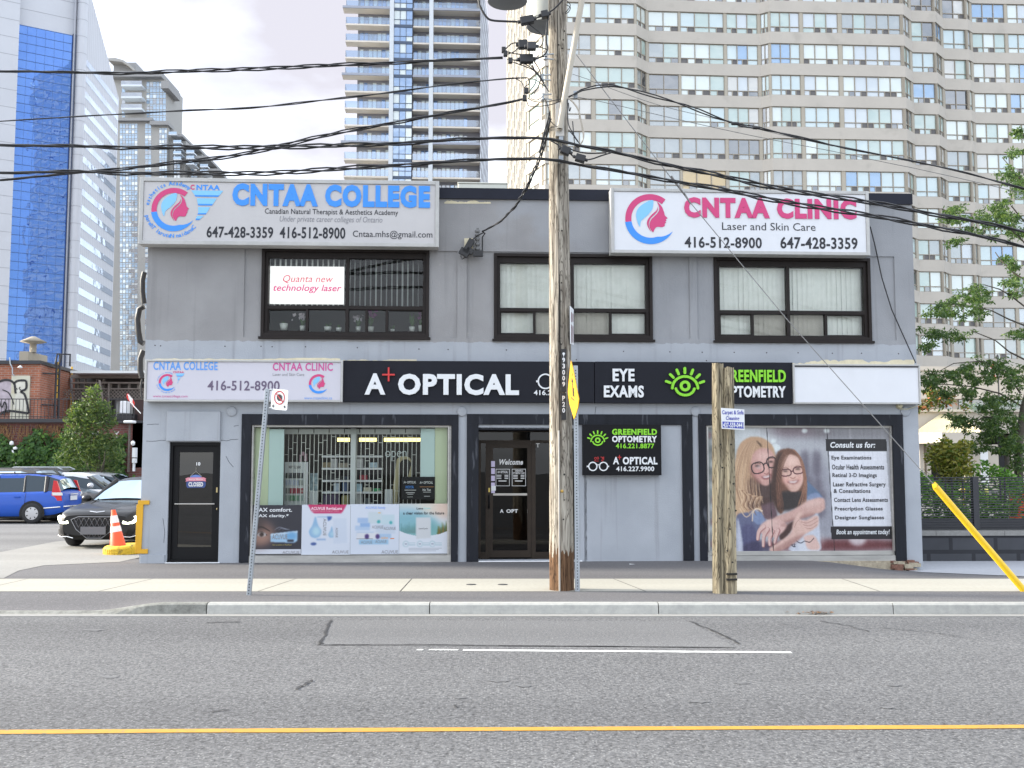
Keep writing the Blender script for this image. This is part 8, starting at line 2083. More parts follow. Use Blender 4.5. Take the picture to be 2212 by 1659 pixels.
single(mb, 'wall_floodlight', M_WHITE, 'white twin floodlight sticking out of the ivy at the left', 'lamp', mat=bf.M)
# ------------------------------------------------------------------ leaves
def leaf_mesh(n, size, place, seed=1, droop=.4, asp=.45):
 rnd = random.Random(seed); mb = MB()
 for i in range(n):
  p, nrm = place(rnd)
  s = size * rnd.uniform(.6, 1.3)
  d = Vector((rnd.gauss(0, 1), rnd.gauss(0, 1), rnd.gauss(-droop, .7))).normalized()
  if nrm is not None: d = (d - nrm * d.dot(nrm) * .8).normalized()
  sd = d.cross(Vector((rnd.gauss(0, 1), rnd.gauss(0, 1), rnd.gauss(0, 1)))).normalized() if nrm is None else d.cross((nrm + Vector((rnd.gauss(0, .4), rnd.gauss(0, .4), rnd.gauss(.2, .4)))).normalized()).normalized()
  m = rnd.choice((0, 0, 1, 1, 2))
  mid = p + d * s * .5; w = sd * s * asp * .5
  mb.add([p, mid + w, p + d * s, mid - w], [(0, 1, 2, 3)], m)
 return mb
def leafmats(nm, a, b, c):
 out = []
 for i, col in enumerate((a, b, c)):
  m = mat(nm + str(i), col, .55, spec=.3); nt = m.node_tree; bs = nt.nodes['Principled BSDF']
  tr = nt.nodes.new('ShaderNodeBsdfTranslucent'); tr.inputs['Color'].default_value = (min(1, col[0] * 1.7), min(1, col[1] * 1.8), col[2] * .8, 1)
  mx_ = nt.nodes.new('ShaderNodeMixShader'); mx_.inputs['Fac'].default_value = .3
  nt.links.new(bs.outputs['BSDF'], mx_.inputs[1]); nt.links.new(tr.outputs['BSDF'], mx_.inputs[2]); nt.links.new(mx_.outputs['Shader'], nt.nodes['Material Output'].inputs['Surface']); out.append(m)
 return out
L_IVY = leafmats('ivy_leaf', (.035, .085, .022), (.055, .125, .025), (.10, .19, .035)); L_TREE = leafmats('tree_leaf', (.04, .078, .025), (.062, .112, .034), (.12, .175, .05)); L_SHR = leafmats('shrub_leaf', (.05, .085, .03), (.085, .13, .045), (.14, .18, .06)); L_YEL = leafmats('yellow_leaf', (.16, .17, .035), (.26, .24, .05), (.10, .15, .03)); L_BLUE = leafmats('spruce_needle', (.10, .15, .15), (.16, .22, .22), (.22, .29, .28))
M_BARK = mat('bark', (.07, .06, .045), .9, var=.3, scale=8); M_DRY = mat('dry_stem', (.22, .12, .05), .9, var=.3, scale=8)
bumps = [(random.Random(31 + i).uniform(xc0, bf.x(290)), random.Random(77 + i).uniform(.3, 2.6), random.Random(5 + i).uniform(.25, .6)) for i in range(60)]
def ivy_place(rnd):
 while True:
  x = rnd.uniform(xc0, bf.x(285)); top = bf.z(100, 943) + .28 * math.sin(x * 1.7) + .2 * math.sin(x * 4.3 + 1) + .18 * rnd.random()
  z = rnd.uniform(.2, top)
  d = .10 + .10 * (math.sin(x * 3.1 + z * 2.2) * math.sin(z * 4.7 - x * 1.3)) + .12 * rnd.random()
  if rnd.random() < .5:
   c = rnd.choice(bumps); r = c[2]; x, z = c[0] + rnd.gauss(0, r * .5), c[1] + rnd.gauss(0, r * .4); d = .28 * max(0, 1 - math.hypot(x - c[0], z - c[1]) / r) + .15 + rnd.random() * .1
   if z > top: continue
  return Vector((x, -d, z)), Vector((0, -1, .2)).normalized()
iv = empty('ivy', 'dark green ivy covering the lower brick wall behind the cars', 'ivy', mat=bf.M)
leaf_mesh(13500, .17, ivy_place, 2, 1.0, .75).build('leaves', L_IVY, iv)
mb = MB(); rnd = random.Random(6)
for i in range(70):
 x = rnd.uniform(bf.x(10), bf.x(150)); z1 = bf.z(80, 916) - rnd.random() * .1; mb.tube([(x, -.06, z1), (x + rnd.gauss(0, .1), -.12, z1 - .3), (x + rnd.gauss(0, .16), -.1, z1 - rnd.uniform(.5, 1.1))], .012, 4, None, False)
mb.build('dry_stems', M_DRY, iv)
def limb(mb, p, d, L_, r, depth, rnd, tips, spread=.5):
 pts = [p]; q = p.copy(); dd = d.copy()
 for i in range(4):
  dd = (dd + Vector((rnd.gauss(0, .12), rnd.gauss(0, .12), rnd.gauss(.03, .08)))).normalized(); q = q + dd * L_ / 4; pts.append(q.copy())
 mb.tube(pts, [r * (1 - .13 * i) for i in range(5)], 6, None, False)
 if depth == 0: tips.append(q); return
 for i in range(3):
  nd = (dd + Vector((rnd.gauss(0, spread), rnd.gauss(0, spread), rnd.gauss(.1, spread * .6)))).normalized(); limb(mb, pts[rnd.choice((2, 3, 4))], nd, L_ * .72, r * .58, depth - 1, rnd, tips, spread)
Yt = 42.5
tr = gnd(192, 1082, 0); tb = Vector((at(192, 1050, Yt).x, Yt, 0))
t1 = empty('shrub_tree', 'loose olive green shrub tree growing before the ivy wall', 'tree', loc=tuple(tb)); mb = MB(); rnd = random.Random(3); tips = []
for i in range(4): limb(mb, Vector((0, 0, -.1)), Vector((rnd.gauss(0, .2), rnd.gauss(0, .2), 1)).normalized(), 1.35, .06, 2, rnd, tips, .3)
mb.build('trunk', M_BARK, t1)
blobs = [(190, 905, .85, 1.0), (168, 930, .65, .8), (216, 925, .65, .9), (200, 872, .5, .5), (170, 890, .5, .5), (222, 888, .5, .5), (203, 848, .3, .35), (180, 955, .9, .8), (215, 965, .85, .9), (160, 900, .45, .5), (235, 905, .45, .5), (190, 990, .85, .6), (225, 995, .7, .6), (150, 960, .4, .5), (240, 950, .35, .5), (175, 875, .3, .3), (222, 880, .3, .35), (140, 985, .55, .5), (252, 985, .4, .5), (148, 1010, .7, .4), (236, 1015, .6, .4), (258, 950, .25, .3), (135, 945, .22, .25), (247, 915, .2, .22), (212, 842, .2, .2), (190, 850, .22, .2), (150, 912, .25, .2)]
bl = [((at(x, y, Yt) - tb), rx * .85, rz * .85) for x, y, rx, rz in blobs]
def blob_place(bl):
 wt_ = [b[1] * b[2] for b in bl]
 def f(rnd):
  c, rx, rz = rnd.choices(bl, wt_)[0]; v = Vector((rnd.gauss(0, 1), rnd.gauss(0, 1), rnd.gauss(0, 1))).normalized() * (rnd.random() ** .45)
  return c + Vector((v.x * rx, v.y * rx, v.z * rz)), None
 return f
leaf_mesh(5600, .17, blob_place(bl), 5, -.2, .34).build('crown', L_SHR, t1)
# ------------------------------------------------------------------ right side: garden wall, slat fence, plants, trees
wf = PF(2000, 21.2, 1.5)
gw = empty('garden_wall', 'low dark block retaining wall with pale coping beside the shop', 'wall', mat=wf.M)
M_BLOCK = bpy.data.materials.new('dark_block'); M_BLOCK = brick('dark_block', (.072, .075, .085), (.05, .053, .062), (.035, .036, .042), .24)
mb = MB(); x0, x1 = wf.x(1930), wf.x(2700); zt_w, zb_w = wf.z(2100, 1157), wf.z(2100, 1206)
mb.box(x0, x1, 0, .4, -.4, zt_w); mb.build('block_wall', M_BLOCK, gw); mb = MB()
x = x0
while x < x1: mb.box(x + .004, x + .696, -.03, .43, zt_w, zt_w + .10); x += .7
mb.build('coping', M_APRON, gw)
fz = empty('slat_fence', 'black horizontal slat fence standing on the block wall', 'fence', mat=wf.M)
mb = MB(); zf0, zf1 = wf.z(2100, 1144), wf.z(2100, 1032); n = 21
for i in range(n):
 z = zf0 + (zf1 - zf0) * i / (n - 1); mb.box(x0, x1, .12, .15, z - .011, z + .011)
mb.build('slats', M_DKM, fz)
mb = MB(); zp = wf.z(2100, 1122); mb.box(x0, x1, .151, .165, zf0, zp); mb.build('lower_panel', mat('dark_panel', (.045, .047, .055), .6), fz)
xx = [wf.x(2114, 1080), wf.x(2114, 1080) - 2.4, wf.x(2114, 1080) + 2.4]
for x in xx: mb = MB(); mb.box(x - .06, x + .06, .10, .22, zt_w + .1, zf1 + .02); mb.build('fence_post', M_DKM, fz)
for px, y0, y1 in ((2051, 1033, 1080), (2065, 1033, 1080), (2089, 1040, 1078), (2170, 1034, 1083), (2180, 1031, 1086)):
 mb = MB(); x = wf.x(px, 1060); mb.box(x - .012, x + .012, .16, .19, wf.z(px, y1), wf.z(px, y0)); mb.build('upright', M_DKM, fz)
def hedge_place(rnd):
 x = rnd.uniform(wf.x(1960), wf.x(2330)); y = rnd.uniform(.7, 3.2); top = wf.z(2100, 1085) + .2 * math.sin(x * 3) + .16 * math.sin(x * 7 + 2) + (y - .7) * .22
 return Vector((x, y, rnd.uniform(.35, top) if rnd.random() < .4 else top - abs(rnd.gauss(0, .12)))), None
hg = tag(leaf_mesh(6500, .11, hedge_place, 8, -.2, .5).build('planting_bed', leafmats('bed_leaf', (.05, .12, .025), (.09, .20, .035), (.17, .32, .06)), None, wf.M), 'leafy green planting bed behind the slat fence', 'plants', kind='stuff')
mb = MB(); mb.box(x0, x1, .6, 6, -.3, .42); tag(mb.build('planting_soil', mat('soil', (.05, .04, .03), .95), None, wf.M), kind='structure')
for px, py, lb, cl in ((2162 - 82, 1060, 'yellow tulip like bloom behind the fence left of its post', (.75, .5, .03)), (2133 - 34, 1064, 'small yellow bloom lowest behind the fence', (.7, .6, .08)), (2107 - 37, 1080, 'cream bloom low behind the fence', (.72, .66, .38)), (2131, 1062, 'pale yellow bloom right of the fence post', (.7, .68, .2))):
 p = at(px, py, 22.4); mb = MB(); mb.lathe([(0, -.05), (.04, -.03), (.05, .03), (.03, .06), (0, .05)], (0, 0, 0), 8); mb.tube([(0, 0, -.05), (.01, 0, -.5)], .006, 5); single(mb, 'flower', mat('bloom' + str(px), cl, .6), lb, 'flower', 'blooms behind the slat fence', mat=Matrix.Translation(p))
ys_ = Vector((at(2050, 1040, 24).x, 24, .3)); ysb = empty('yellow_shrub', 'yellowing loose shrub behind the fence under the canopy', 'shrub', loc=tuple(ys_)); mb = MB(); tips = []; rnd = random.Random(9)
for i in range(4): limb(mb, Vector((0, 0, -.1)), Vector((rnd.gauss(0, .3), rnd.gauss(0, .2), 1)).normalized(), .8, .02, 2, rnd, tips, .4)
mb.build('stems', M_BARK, ysb)
bl = [((at(x, y, 24) - ys_), rx * .26, rz * .26) for x, y, rx, rz in ((2020, 985, 1, .8), (2045, 970, 1.2, .9), (2062, 990, 1.1, 1), (2080, 975, .9, .9), (2055, 1010, 1.5, 1), (2030, 1005, .9, .7), (2085, 1005, .8, .8), (2060, 1030, 1.6, .8), (2012, 968, .5, .4), (2042, 952, .5, .4), (2085, 955, .6, .4))]
leaf_mesh(1900, .11, blob_place(bl), 4, .1, .5).build('crown', L_YEL, ysb)
br = empty('traffic_barrel', 'orange and white construction barrel behind the fence at the right edge', 'barrel', loc=tuple(Vector((at(2206, 1050, 26).x, 26, .3))))
zz = [at(2206, y, 26).z - .3 for y in (1085, 1070, 1062, 1053, 1046, 1037)]
for (a, b, m, nm) in ((0, 2, M_OR, 'barrel_body'), (2, 3, M_CW, 'white_band'), (3, 4, M_OR, 'barrel_body'), (4, 5, M_CW, 'white_band')):
 mb = MB(); r0 = .30 - .03 * a / 5; mb.lathe([(r0, max(0, zz[a]) if a else -.2), (r0 - .01, zz[b])] + ([(0, zz[b])] if b == 5 else []), n=20); mb.build(nm, m, br)
Yh = 26.0; hb = Vector((at(2200, 1050, Yh).x, Yh, .2)); tr2 = empty('locust_tree', 'airy honey locust tree reaching in from the right edge', 'tree', loc=tuple(hb))
V = lambda x, y, dy=0: at(x, y, Yh + dy) - hb
mb = MB(); mb.tube([V(2201, 1060), V(2200, 960), V(2212, 880), V(2238, 790), V(2268, 650), V(2300, 400)], [.11, .10, .09, .075, .06, .03], 10)
brs = [[(2256, 720), (2180, 690), (2140, 670), (2090, 662), (2040, 655)], [(2280, 600), (2200, 510), (2170, 485), (2120, 470), (2060, 480)], [(2205, 850), (2170, 800), (2120, 780), (2060, 785), (2010, 812)], [(2262, 700), (2185, 640), (2160, 625), (2125, 615)], [(2202, 930), (2170, 905), (2130, 900), (2085, 920)], [(2290, 460), (2215, 400), (2190, 370), (2165, 340)], [(2240, 790), (2180, 760), (2150, 735), (2100, 715)], [(2212, 880), (2160, 850), (2100, 835), (2040, 830), (2000, 835)], [(2272, 640), (2190, 590), (2160, 560), (2150, 545)], [(2284, 560), (2205, 470), (2185, 445)], [(2300, 420), (2225, 320), (2205, 280)]]
for i, b in enumerate(brs):
 dy = (i % 3 - 1) * .5; P = [V(x, y, dy * j / len(b)) for j, (x, y) in enumerate(b)]; mb.tube(P, [.026 - .005 * j for j in range(len(P))], 6, None, False)
mb.build('trunk', M_BARK, tr2)
cl = []
for x, y, rx, ry, n in ((2075, 470, 40, 26, 6), (2125, 480, 40, 26, 7), (2180, 455, 36, 30, 6), (2060, 520, 20, 12, 2), (2165, 440, 22, 14, 3), (2070, 650, 36, 24, 6), (2030, 668, 26, 16, 4), (2110, 660, 34, 24, 6), (2020, 720, 26, 14, 4), (2070, 725, 32, 14, 4), (2000, 745, 14, 10, 2), (2120, 640, 24, 18, 4), (2190, 610, 22, 34, 5), (2180, 565, 18, 16, 3), (2200, 290, 16, 14, 3), (2190, 330, 20, 14, 3), (2180, 380, 26, 18, 4), (2205, 400, 20, 24, 4), (2195, 500, 26, 20, 4), (2205, 720, 20, 20, 3),
      (2010, 820, 24, 20, 5), (2060, 815, 36, 22, 7), (2110, 800, 36, 26, 7), (2160, 800, 36, 30, 7), (2195, 820, 26, 40, 6), (2040, 850, 26, 14, 3), (2100, 845, 34, 16, 4), (2170, 900, 44, 40, 12), (2130, 930, 34, 26, 8), (2195, 950, 30, 34, 9), (2085, 915, 26, 16, 4), (2060, 900, 16, 10, 2), (2110, 965, 22, 14, 4), (2160, 965, 30, 20, 6), (2205, 1000, 18, 22, 4), (2145, 870, 30, 20, 5)):
 rnd = random.Random(x * 7 + y)
 for i in range(int(n * 3.2)):
  cl.append((V(x + rnd.gauss(0, rx * .5), y + rnd.gauss(0, ry * .5), rnd.gauss(0, .8)), rnd.uniform(.08, .2), rnd.uniform(.05, .11)))
leaf_mesh(23000, .10, blob_place(cl), 6, .7, .36).build('crown', L_TREE, tr2)
sp_ = Vector((at(2150, 885, 34).x, 34, at(2150, 885, 34).z)); sp = empty('blue_spruce', 'low blue green spruce on the terrace parapet', 'shrub', loc=tuple(sp_)); bl = [(Vector((random.Random(i).gauss(0, .45), random.Random(i + 40).gauss(0, .3), random.Random(i + 80).uniform(0, .35))), .22, .10) for i in range(14)]
leaf_mesh(900, .10, blob_place(bl), 7, .0, .25).build('foliage', L_BLUE, sp)
tp = Vector((at(2012, 880, 50).x, 50, at(2012, 885, 50).z)); tpl = empty('terrace_shrub', 'orange and green shrub on the terrace behind the blank white sign', 'shrub', loc=tuple(tp)); bl = [(Vector((random.Random(i).gauss(0, .7), 0, random.Random(i + 80).uniform(0, 1.0))), .35, .3) for i in range(14)]
leaf_mesh(1200, .2, blob_place(bl), 7, .0, .45).build('foliage', [L_TREE[1], L_YEL[0], mat('orange_leaf', (.35, .12, .03), .7)], tpl)
# ------------------------------------------------------------------ parked cars
M_CGLASS = pane('car_glass', (.03, .035, .04), .04, (.46, .56, .62), wave=0); M_TYRE = mat('tyre_rubber', (.02, .02, .022), .8); M_RIM = mat('alloy', (.5, .5, .52), .3, metal=.7); M_CHROME = mat('chrome', (.7, .7, .72), .15, metal=.95); M_UNDER = mat('underbody', (.012, .012, .013), .8)
M_TAIL = mat('tail_red', (.55, .012, .02), .2, coat=.6); M_LAMPC = mat('lamp_clear', (.65, .66, .66), .15, coat=.5); M_DRL = mat('lit_lamp', (.9, .95, .7), .3, emit=(.95, 1, .72), estr=4); M_PLATE = mat('plate_white', (.7, .71, .75), .5); M_TRIM = mat('black_trim', (.015, .015, .017), .45)
def paint(n, c): return mat(n, c, .4, spec=.3, coat=.35)
def car(label, name, loc, heading, st, m, L_=4.4, Wd=1.78, wheels=(.85, 3.45), wr=.32, extra=None, rails=False, grp='cars parked in the lot'):
 """st: stations from nose (x=0) to tail: (x, z_bottom, z_belt, z_top, half width scale, roof half width scale)"""
 root = empty(name, label, 'car', loc=loc, rz=heading, group=grp)
 hw = Wd / 2
 def rows(keys): return keys
 ring = []
 for (x, zb, zl, zt, ws, wt) in st:
  w = hw * ws; zmid = zb + (zl - zb) * .5
  ring.append([(-x, -w * .90, zb), (-x, -w * .985, zb + .10), (-x, -w, zmid), (-x, -w * .975, zmid + (zl - zmid) * .55), (-x, -w * .93, zl - .015), (-x, -w * .86, zl + .012), (-x, -w * .4, zl + .035), (-x, w * .4, zl + .035), (-x, w * .86, zl + .012), (-x, w * .93, zl - .015), (-x, w * .975, zmid + (zl - zmid) * .55), (-x, w, zmid), (-x, w * .985, zb + .10), (-x, w * .90, zb)])
 n = len(ring[0]); mb = MB(); vs = [p for r in ring for p in r]
 mb.add(vs, [(i*n+j, (i+1)*n+j, (i+1)*n+j+1, i*n+j+1) for i in range(len(ring) - 1) for j in range(n - 1)], smooth=True)
 mb.add(ring[0], [tuple(range(n))], smooth=True); mb.add(ring[-1], [tuple(range(n - 1, -1, -1))], smooth=True)
 body = mb.build('body', m, root, sub=1)
 cab = [s for s in st if s[3] is not None]
 g = MB(); rf = MB(); pl_ = MB()
 prof = []
 for (x, zb, zl, zt, ws, wt) in cab: prof.append((-x, hw * ws * .86, zl, hw * wt, zt))
 for a, b in zip(prof, prof[1:]):
  for s in (-1, 1): g.add([(a[0], s * a[1], a[2]), (b[0], s * b[1], b[2]), (b[0], s * b[3], b[4]), (a[0], s * a[3], a[4])], [(0, 1, 2, 3) if s < 0 else (3, 2, 1, 0)], 0, True)
 roof = [p for p in prof if p[4] > p[2] + .30]
 for a, b in zip(prof, prof[1:]):
  k = 6; isr = (a in roof and b in roof and min(a[4] - a[2], b[4] - b[2]) > .3)
  for j in range(k):
   def pt(p, u): y = -p[3] + 2 * p[3] * u; return (p[0], y, p[4] + .045 * (1 - (2 * u - 1) ** 2))
   (rf if isr else g).add([pt(a, j / k), pt(b, j / k), pt(b, (j + 1) / k), pt(a, (j + 1) / k)], [(0, 1, 2, 3)], 0, True)
 for a, b in zip(roof, roof[1:]):
  for s in (-1, 1): rf.add([(a[0], s * a[3], a[4]), (b[0], s * b[3], b[4]), (b[0], s * (b[3] + .035), b[4] - .085), (a[0], s * (a[3] + .035), a[4] - .085)], [(0, 1, 2, 3) if s > 0 else (3, 2, 1, 0)], 0, True)
 g.build('window_glass', M_CGLASS, root); rf.build('roof', m, root)
 def pillar(p, w, mt=0):
  for s in (-1, 1):
   o = .012
   k = MB(); k.tube([(p[0], s * (p[1] + o), p[2]), (p[0] if len(p) < 6 else p[5], s * (p[3] + o), p[4])], w, 6, mt); k.build('pillar', M_TRIM, root)
 return root, prof, pl_, pillar, hw
def finish(root, pl_, m, wheels, hw, wr):
 if pl_.v: pl_.build('pillar', m, root)
 for x in wheels:
  for s in (-1, 1):
   mb = MB(); mb.lathe([(wr * .62, -.10), (wr * .9, -.115), (wr, -.08), (wr, .08), (wr * .9, .115), (wr * .62, .10)], (0, 0, 0), 28, axis='Y'); w = mb.build('wheel', M_TYRE, root, loc=(-x, s * (hw - .085), wr))
   mb = MB(); y = .098 * s
   for k in range(7):
    a = 2 * PI * k / 7; c, sn = math.cos(a), math.sin(a); t = (-sn * .055, c * .055)
    mb.add([(c * .05 + t[0] * .8, y * 1.04, sn * .05 + t[1] * .8), (c * wr * .60 + t[0], y, sn * wr * .60 + t[1]), (c * wr * .60 - t[0], y, sn * wr * .60 - t[1]), (c * .05 - t[0] * .8, y * 1.04, sn * .05 - t[1] * .8)], [(0, 1, 2, 3)])
   for (r0, r1) in ((.56 * wr, .64 * wr), (0, .08)):
    for k in range(24):
     a, b = 2 * PI * k / 24, 2 * PI * (k + 1) / 24; mb.add([(r0 * math.cos(a), y, r0 * math.sin(a)), (r1 * math.cos(a), y, r1 * math.sin(a)), (r1 * math.cos(b), y, r1 * math.sin(b)), (r0 * math.cos(b), y, r0 * math.sin(b))], [(0, 1, 2, 3)])
   mb.build('rim', M_RIM, w)
   mb = MB(); mb.lathe([(0, .06 * s), (wr * .58, .06 * s)], (0, 0, 0), 24, axis='Y'); mb.build('brake_disc', M_UNDER, w)
   mb = MB(); A = []
   y = s * .094
   for k in range(17):
    a = PI * k / 16 * 1.16 - .25; A.append((wr * 1.22 * math.cos(a), wr * 1.22 * math.sin(a)))
   mb.add([(x_, y * .0 + s * .085 + s * .004, z_) for x_, z_ in A], [tuple(range(17))]); mb.build('wheel_arch', M_UNDER, w)
 mb = MB(); mb.box(-max(wheels) - .5, -min(wheels) + .45, -hw * .86, hw * .86, .16, .34); mb.build('underbody', M_UNDER, root)
# ---- blue hatchback estate, its rear corner towards the camera
blue = paint('blue_paint', (.014, .08, .42))
hd = R(182); hv = Vector((math.cos(hd), math.sin(hd))); lv = Vector((-math.sin(hd), math.cos(hd)))
pw = gnd(70.5, 1131, -.012); ax = Vector((pw.x, pw.y)) - lv * .80
st = [(0, .30, .66, None, .80, 0), (.10, .24, .72, None, .92, 0), (.8, .22, .86, None, 1, 0), (1.15, .22, .92, .93, 1, .80), (1.85, .22, .94, 1.38, 1, .64), (2.3, .22, .95, 1.47, 1, .63), (3.2, .22, .96, 1.48, 1, .62), (3.95, .24, .98, 1.42, .99, .60), (4.22, .28, 1.0, 1.33, .96, .58), (4.38, .34, 1.0, 1.05, .92, .66), (4.46, .36, .80, None, .89, 0), (4.44, .34, .5, None, .86, 0)]
org = ax + hv * 3.55
root, prof, pl_, pillar, hw = car('blue hatchback estate with its rear corner towards the camera', 'parked_car', (org.x, org.y, -.012), hd, st, blue, wheels=(.88, 3.55))
for x, xt, w in ((2.35, 2.4, .035), (3.25, 3.2, .035), (3.9, 3.85, .06)): pillar((-x, hw * .862, .955, hw * .625, 1.43, -xt), w)
finish(root, pl_, blue, (.88, 3.55), hw, .315)
for s in (-1, 1):
 mb = MB(); y = s * hw
 mb.prism([(0, 0)] * 0 or [(-4.36, .98), (-4.42, .70), (-4.18, .70), (-4.10, .84), (-4.15, 1.32), (-4.25, 1.30)][::1], s * hw * .90 - .03, s * hw * .90 + .03);
 o = mb.build('tail_light', M_TAIL, root); mb = MB(); mb.prism([(-4.40, .95), (-4.42, .86), (-4.13, .86), (-4.11, .95)], s * hw * .90 - .036, s * hw * .90 + .036); mb.build('lamp_band', M_LAMPC, o)
mb = MB(); mb.box(-4.475, -4.46, -.27, .27, .70, .84); mb.build('licence_plate', M_PLATE, root)
mb = MB(); mb.box(-4.49, -4.455, -.30, .30, .87, .91); mb.build('tailgate_handle', M_CHROME, root)
mb = MB(); mb.tube([(-3.9, hw * .985, .47), (-4.3, hw * .95, .50), (-4.50, hw * .75, .52), (-4.52, 0, .52), (-4.50, -hw * .75, .52), (-4.3, -hw * .95, .50)], .025, 6); mb.build('bumper_strip', M_CHROME, root)
mb = MB()
for x in (2.0, 3.05): mb.box(-x - .12, -x + .06, hw * .985, hw * 1.01, .80, .835)
mb.build('door_handle', blue, root)
mb = MB()
for s in (-1, 1): mb.tube([(-2.0, s * .52, 1.475), (-2.4, s * .53, 1.53), (-3.5, s * .53, 1.53), (-3.95, s * .5, 1.47)], .018, 6)
mb.build('roof_rail', M_TRIM, root)
mb = MB()
for x in (2.42, 3.32): mb.tube([(-x, hw * .94, .94), (-x, hw * 1.0, .65), (-x + .1, hw * .99, .35)], .006, 4)
mb.build('door_seam', M_TRIM, root)
# ---- black sedan facing the camera
blk_p = paint('black_paint', (.004, .004, .005))
st = [(0, .26, .67, None, .76, 0), (.06, .22, .73, None, .88, 0), (.22, .19, .79, None, .96, 0), (.9, .18, .90, None, 1, 0), (1.45, .18, .96, .97, 1, .80), (2.15, .18, .96, 1.36, 1, .62), (2.6, .18, .96, 1.44, 1, .60), (3.3, .18, .97, 1.42, 1, .60), (4.1, .2, 1.0, 1.10, .98, .66), (4.3, .22, 1.02, None, .96, 0), (4.75, .26, .98, None, .90, 0), (4.85, .34, .8, None, .84, 0)]
fc = at(206, 1120, 21.95)
root, prof, pl_, pillar, hw = car('black sedan with its headlamps lit facing the camera beside the cone', 'parked_car', (fc.x, 21.95, .004), R(-94), st, blk_p, Wd=1.86)
for x, xt, w in ((1.55, 2.2, .05), (2.75, 2.75, .045), (3.9, 3.4, .06)): pillar((-x, hw * .86, .97, hw * .61, 1.40, -xt), w)
finish(root, pl_, blk_p, (.84, 3.75), hw, .335)
def nose(y, z):
 return -.03 - .06 * (abs(y) / hw) ** 2 - .20 * (abs(y) / hw) ** 8 - .10 * max(0, z - .6)
mb = MB()
G = [(-.52, .60), (-.36, .66), (.36, .66), (.52, .60), (.40, .40), (.16, .22), (-.16, .22), (-.40, .40)]
mb.add([(nose(y, z) + .055, y, z) for y, z in G], [tuple(range(8))]); mb.build('grille', M_UNDER, root)
mb = MB(); pts = [(nose(y, z) + .06, y, z) for y, z in G + G[:1]]; mb.tube(pts, .012, 6)
mb.build('grille_surround', mat('dark_chrome', (.2, .2, .21), .25, metal=.8), root)
mb = MB()
for k in range(-4, 5):
 for s in (1, -1):
  pts = []
  for t in range(9):
   z = .24 + .40 * t / 8; y = k * .115 + s * (z - .44) * .55
   lim = .14 + .40 * min(1, (z - .22) / .38)
   if abs(y) < lim - .02: pts.append((nose(y, z) + .065, y, z))
  if len(pts) > 1: mb.tube(pts, .007, 4, None, False)
mb.build('grille_mesh', mat('mesh_grey', (.12, .12, .13), .4, metal=.5), root)
mb = MB(); mb.box(.075, .095, -.27, .27, .30, .46); mb.build('licence_plate', mat('plate_grey', (.12, .12, .13), .6), root)
for s in (-1, 1):
 mb = MB(); P_ = [(.58, .62), (.75, .66), (.86, .70), (.87, .60), (.80, .54), (.62, .52)]
 mb.add([(nose(s * y * hw / .93 * .985, z) + .045, s * y * .985, z) for y, z in P_], [tuple(range(6)) if s < 0 else tuple(range(5, -1, -1))]); o = mb.build('headlight', M_LAMPC, root)
 mb = MB(); mb.tube([(nose(y, .6) + .06, s * y * .985, z) for y, z in ((.60, .55), (.70, .53), (.79, .545), (.845, .60), (.85, .67))], .03, 6); mb.build('running_light', M_DRL, o)
 mb = MB(); mb.add([(nose(y, z) + .06, s * y, z) for y, z in ((.68, .61), (.86, .64), (.86, .59), (.70, .56))], [(0, 1, 2, 3)]); mb.build('lamp_lens', M_TRIM, o)
 mb = MB(); mb.add([(nose(y, z) + .055, s * y, z) for y, z in ((.60, .40), (.86, .40), (.84, .24), (.56, .27))], [(0, 1, 2, 3)]); mb.build('air_intake', M_TRIM, root)
 mb = MB(); mb.tube([(nose(y, .2) + .06, s * y, z) for y, z in ((.46, .22), (.60, .25), (.74, .24), (.84, .27))], .012, 6); mb.build('bumper_trim', M_CHROME, root)
 mb = MB(); mb.lathe([(0, -.12), (.08, -.08), (.09, .04), (.05, .1), (0, .12)], (-1.62, s * (hw + .06), 1.0), 10, axis='Y'); mb.build('wing_mirror', blk_p, root)
mb = MB(); mb.prism([(0, 0)] * 0 or [(-.09, .735), (0, .722), (.09, .735), (.16, .75), (0, .742), (-.16, .75)], -.01, .01)
mb2 = MB(); mb2.add([(-.10 + .0, x, z + .025) for x, y_, z in [(v[0], v[1], v[2]) for v in mb.v[:6]]], [tuple(range(6))]); mb2.tube([(-.085, -.16, .772), (-.06, 0, .752), (-.085, .16, .772)], .012, 6); mb2.build('winged_badge', M_CHROME, root)
mb = MB()
for s in (-1, 1): mb.tube([(-.28, s * .42, .742), (-.8, s * .50, .905), (-1.38, s * .60, .995)], .012, 6)
mb.build('bonnet_crease', blk_p, root)
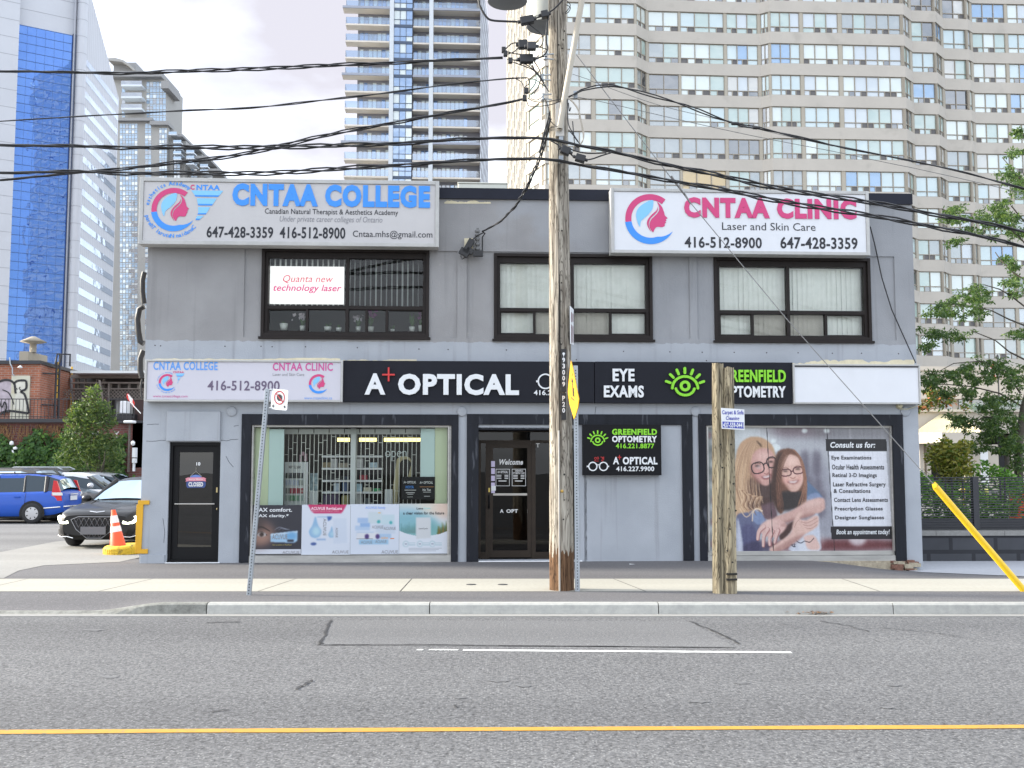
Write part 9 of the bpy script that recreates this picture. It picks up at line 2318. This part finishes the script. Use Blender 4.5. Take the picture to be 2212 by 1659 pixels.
# ---- dark cars behind: facing right
dark = paint('charcoal_paint', (.018, .018, .02)); dgrey = paint('dark_grey_paint', (.05, .052, .058)); silv = paint('grey_paint', (.32, .33, .35)); whitep = paint('white_car_paint', (.62, .63, .66))
suv = [(0, .32, .72, None, .8, 0), (.1, .28, .82, None, .93, 0), (.95, .26, 1.0, None, 1, 0), (1.2, .26, 1.05, 1.06, 1, .82), (1.95, .26, 1.06, 1.58, 1, .68), (2.5, .26, 1.07, 1.68, 1, .66), (3.8, .26, 1.08, 1.67, 1, .65), (4.4, .3, 1.1, 1.55, .97, .62), (4.62, .34, 1.1, 1.16, .93, .7), (4.68, .38, .8, None, .9, 0)]
def other(label, px_nose, Y, m, st, hdg=R(0), rails=False, Wd=1.85, zs=1):
 p = at(px_nose, 1060, Y); root, prof, pl_, pillar, hw = car(label, 'parked_car', (p.x, Y, -.012), hdg, st, m, Wd=Wd)
 for x, xt, w in ((1.3, 2.0, .028), (2.75, 2.75, .035), (3.75, 3.75, .035), (4.45, 4.2, .04)): pillar((-x, hw * .86, 1.06 * zs, hw * .67, (1.57 if x < 4 else 1.5) * zs, -xt), w)
 finish(root, pl_, m, (.9, 3.65), hw, .35)
 if rails:
  mb = MB()
  for s in (-1, 1): mb.tube([(-2.2, s * .56, 1.64), (-2.4, s * .57, 1.73), (-4.0, s * .56, 1.73), (-4.2, s * .55, 1.64)], .025, 6)
  mb.build('roof_rail', M_GALV, root)
 for s in (-1, 1):
  mb = MB(); mb.prism([(-.04, .86), (-.12, .70), (-.55, .84), (-.75, .95), (-.3, .93)], s * hw * .93 - .03, s * hw * .93 + .03); mb.build('headlight', M_LAMPC, root)
  mb = MB(); mb.lathe([(0, -.12), (.08, -.08), (.09, .04), (.05, .1), (0, .12)], (-1.75, s * (hw + .05), 1.12), 10, axis='Y'); mb.build('wing_mirror', m, root)
 return root
other('charcoal crossover partly hidden behind the blue hatchback, nose to the right', 214, 34.5, dark, suv, R(-14))
other('black estate with silver roof rails parked behind the charcoal crossover', 273, 39.5, dgrey, suv, R(0), True)
low = [(x, zb, zl * .93, None if zt is None else zt * .90, a, b) for x, zb, zl, zt, a, b in suv]
other('grey car whose roof shows at the shop corner behind the black sedan', 360, 42.5, silv, low, R(0), zs=.9)
other('white car whose roof shows just left of the shop corner', 330, 36.0, whitep, low, R(0), zs=.9)
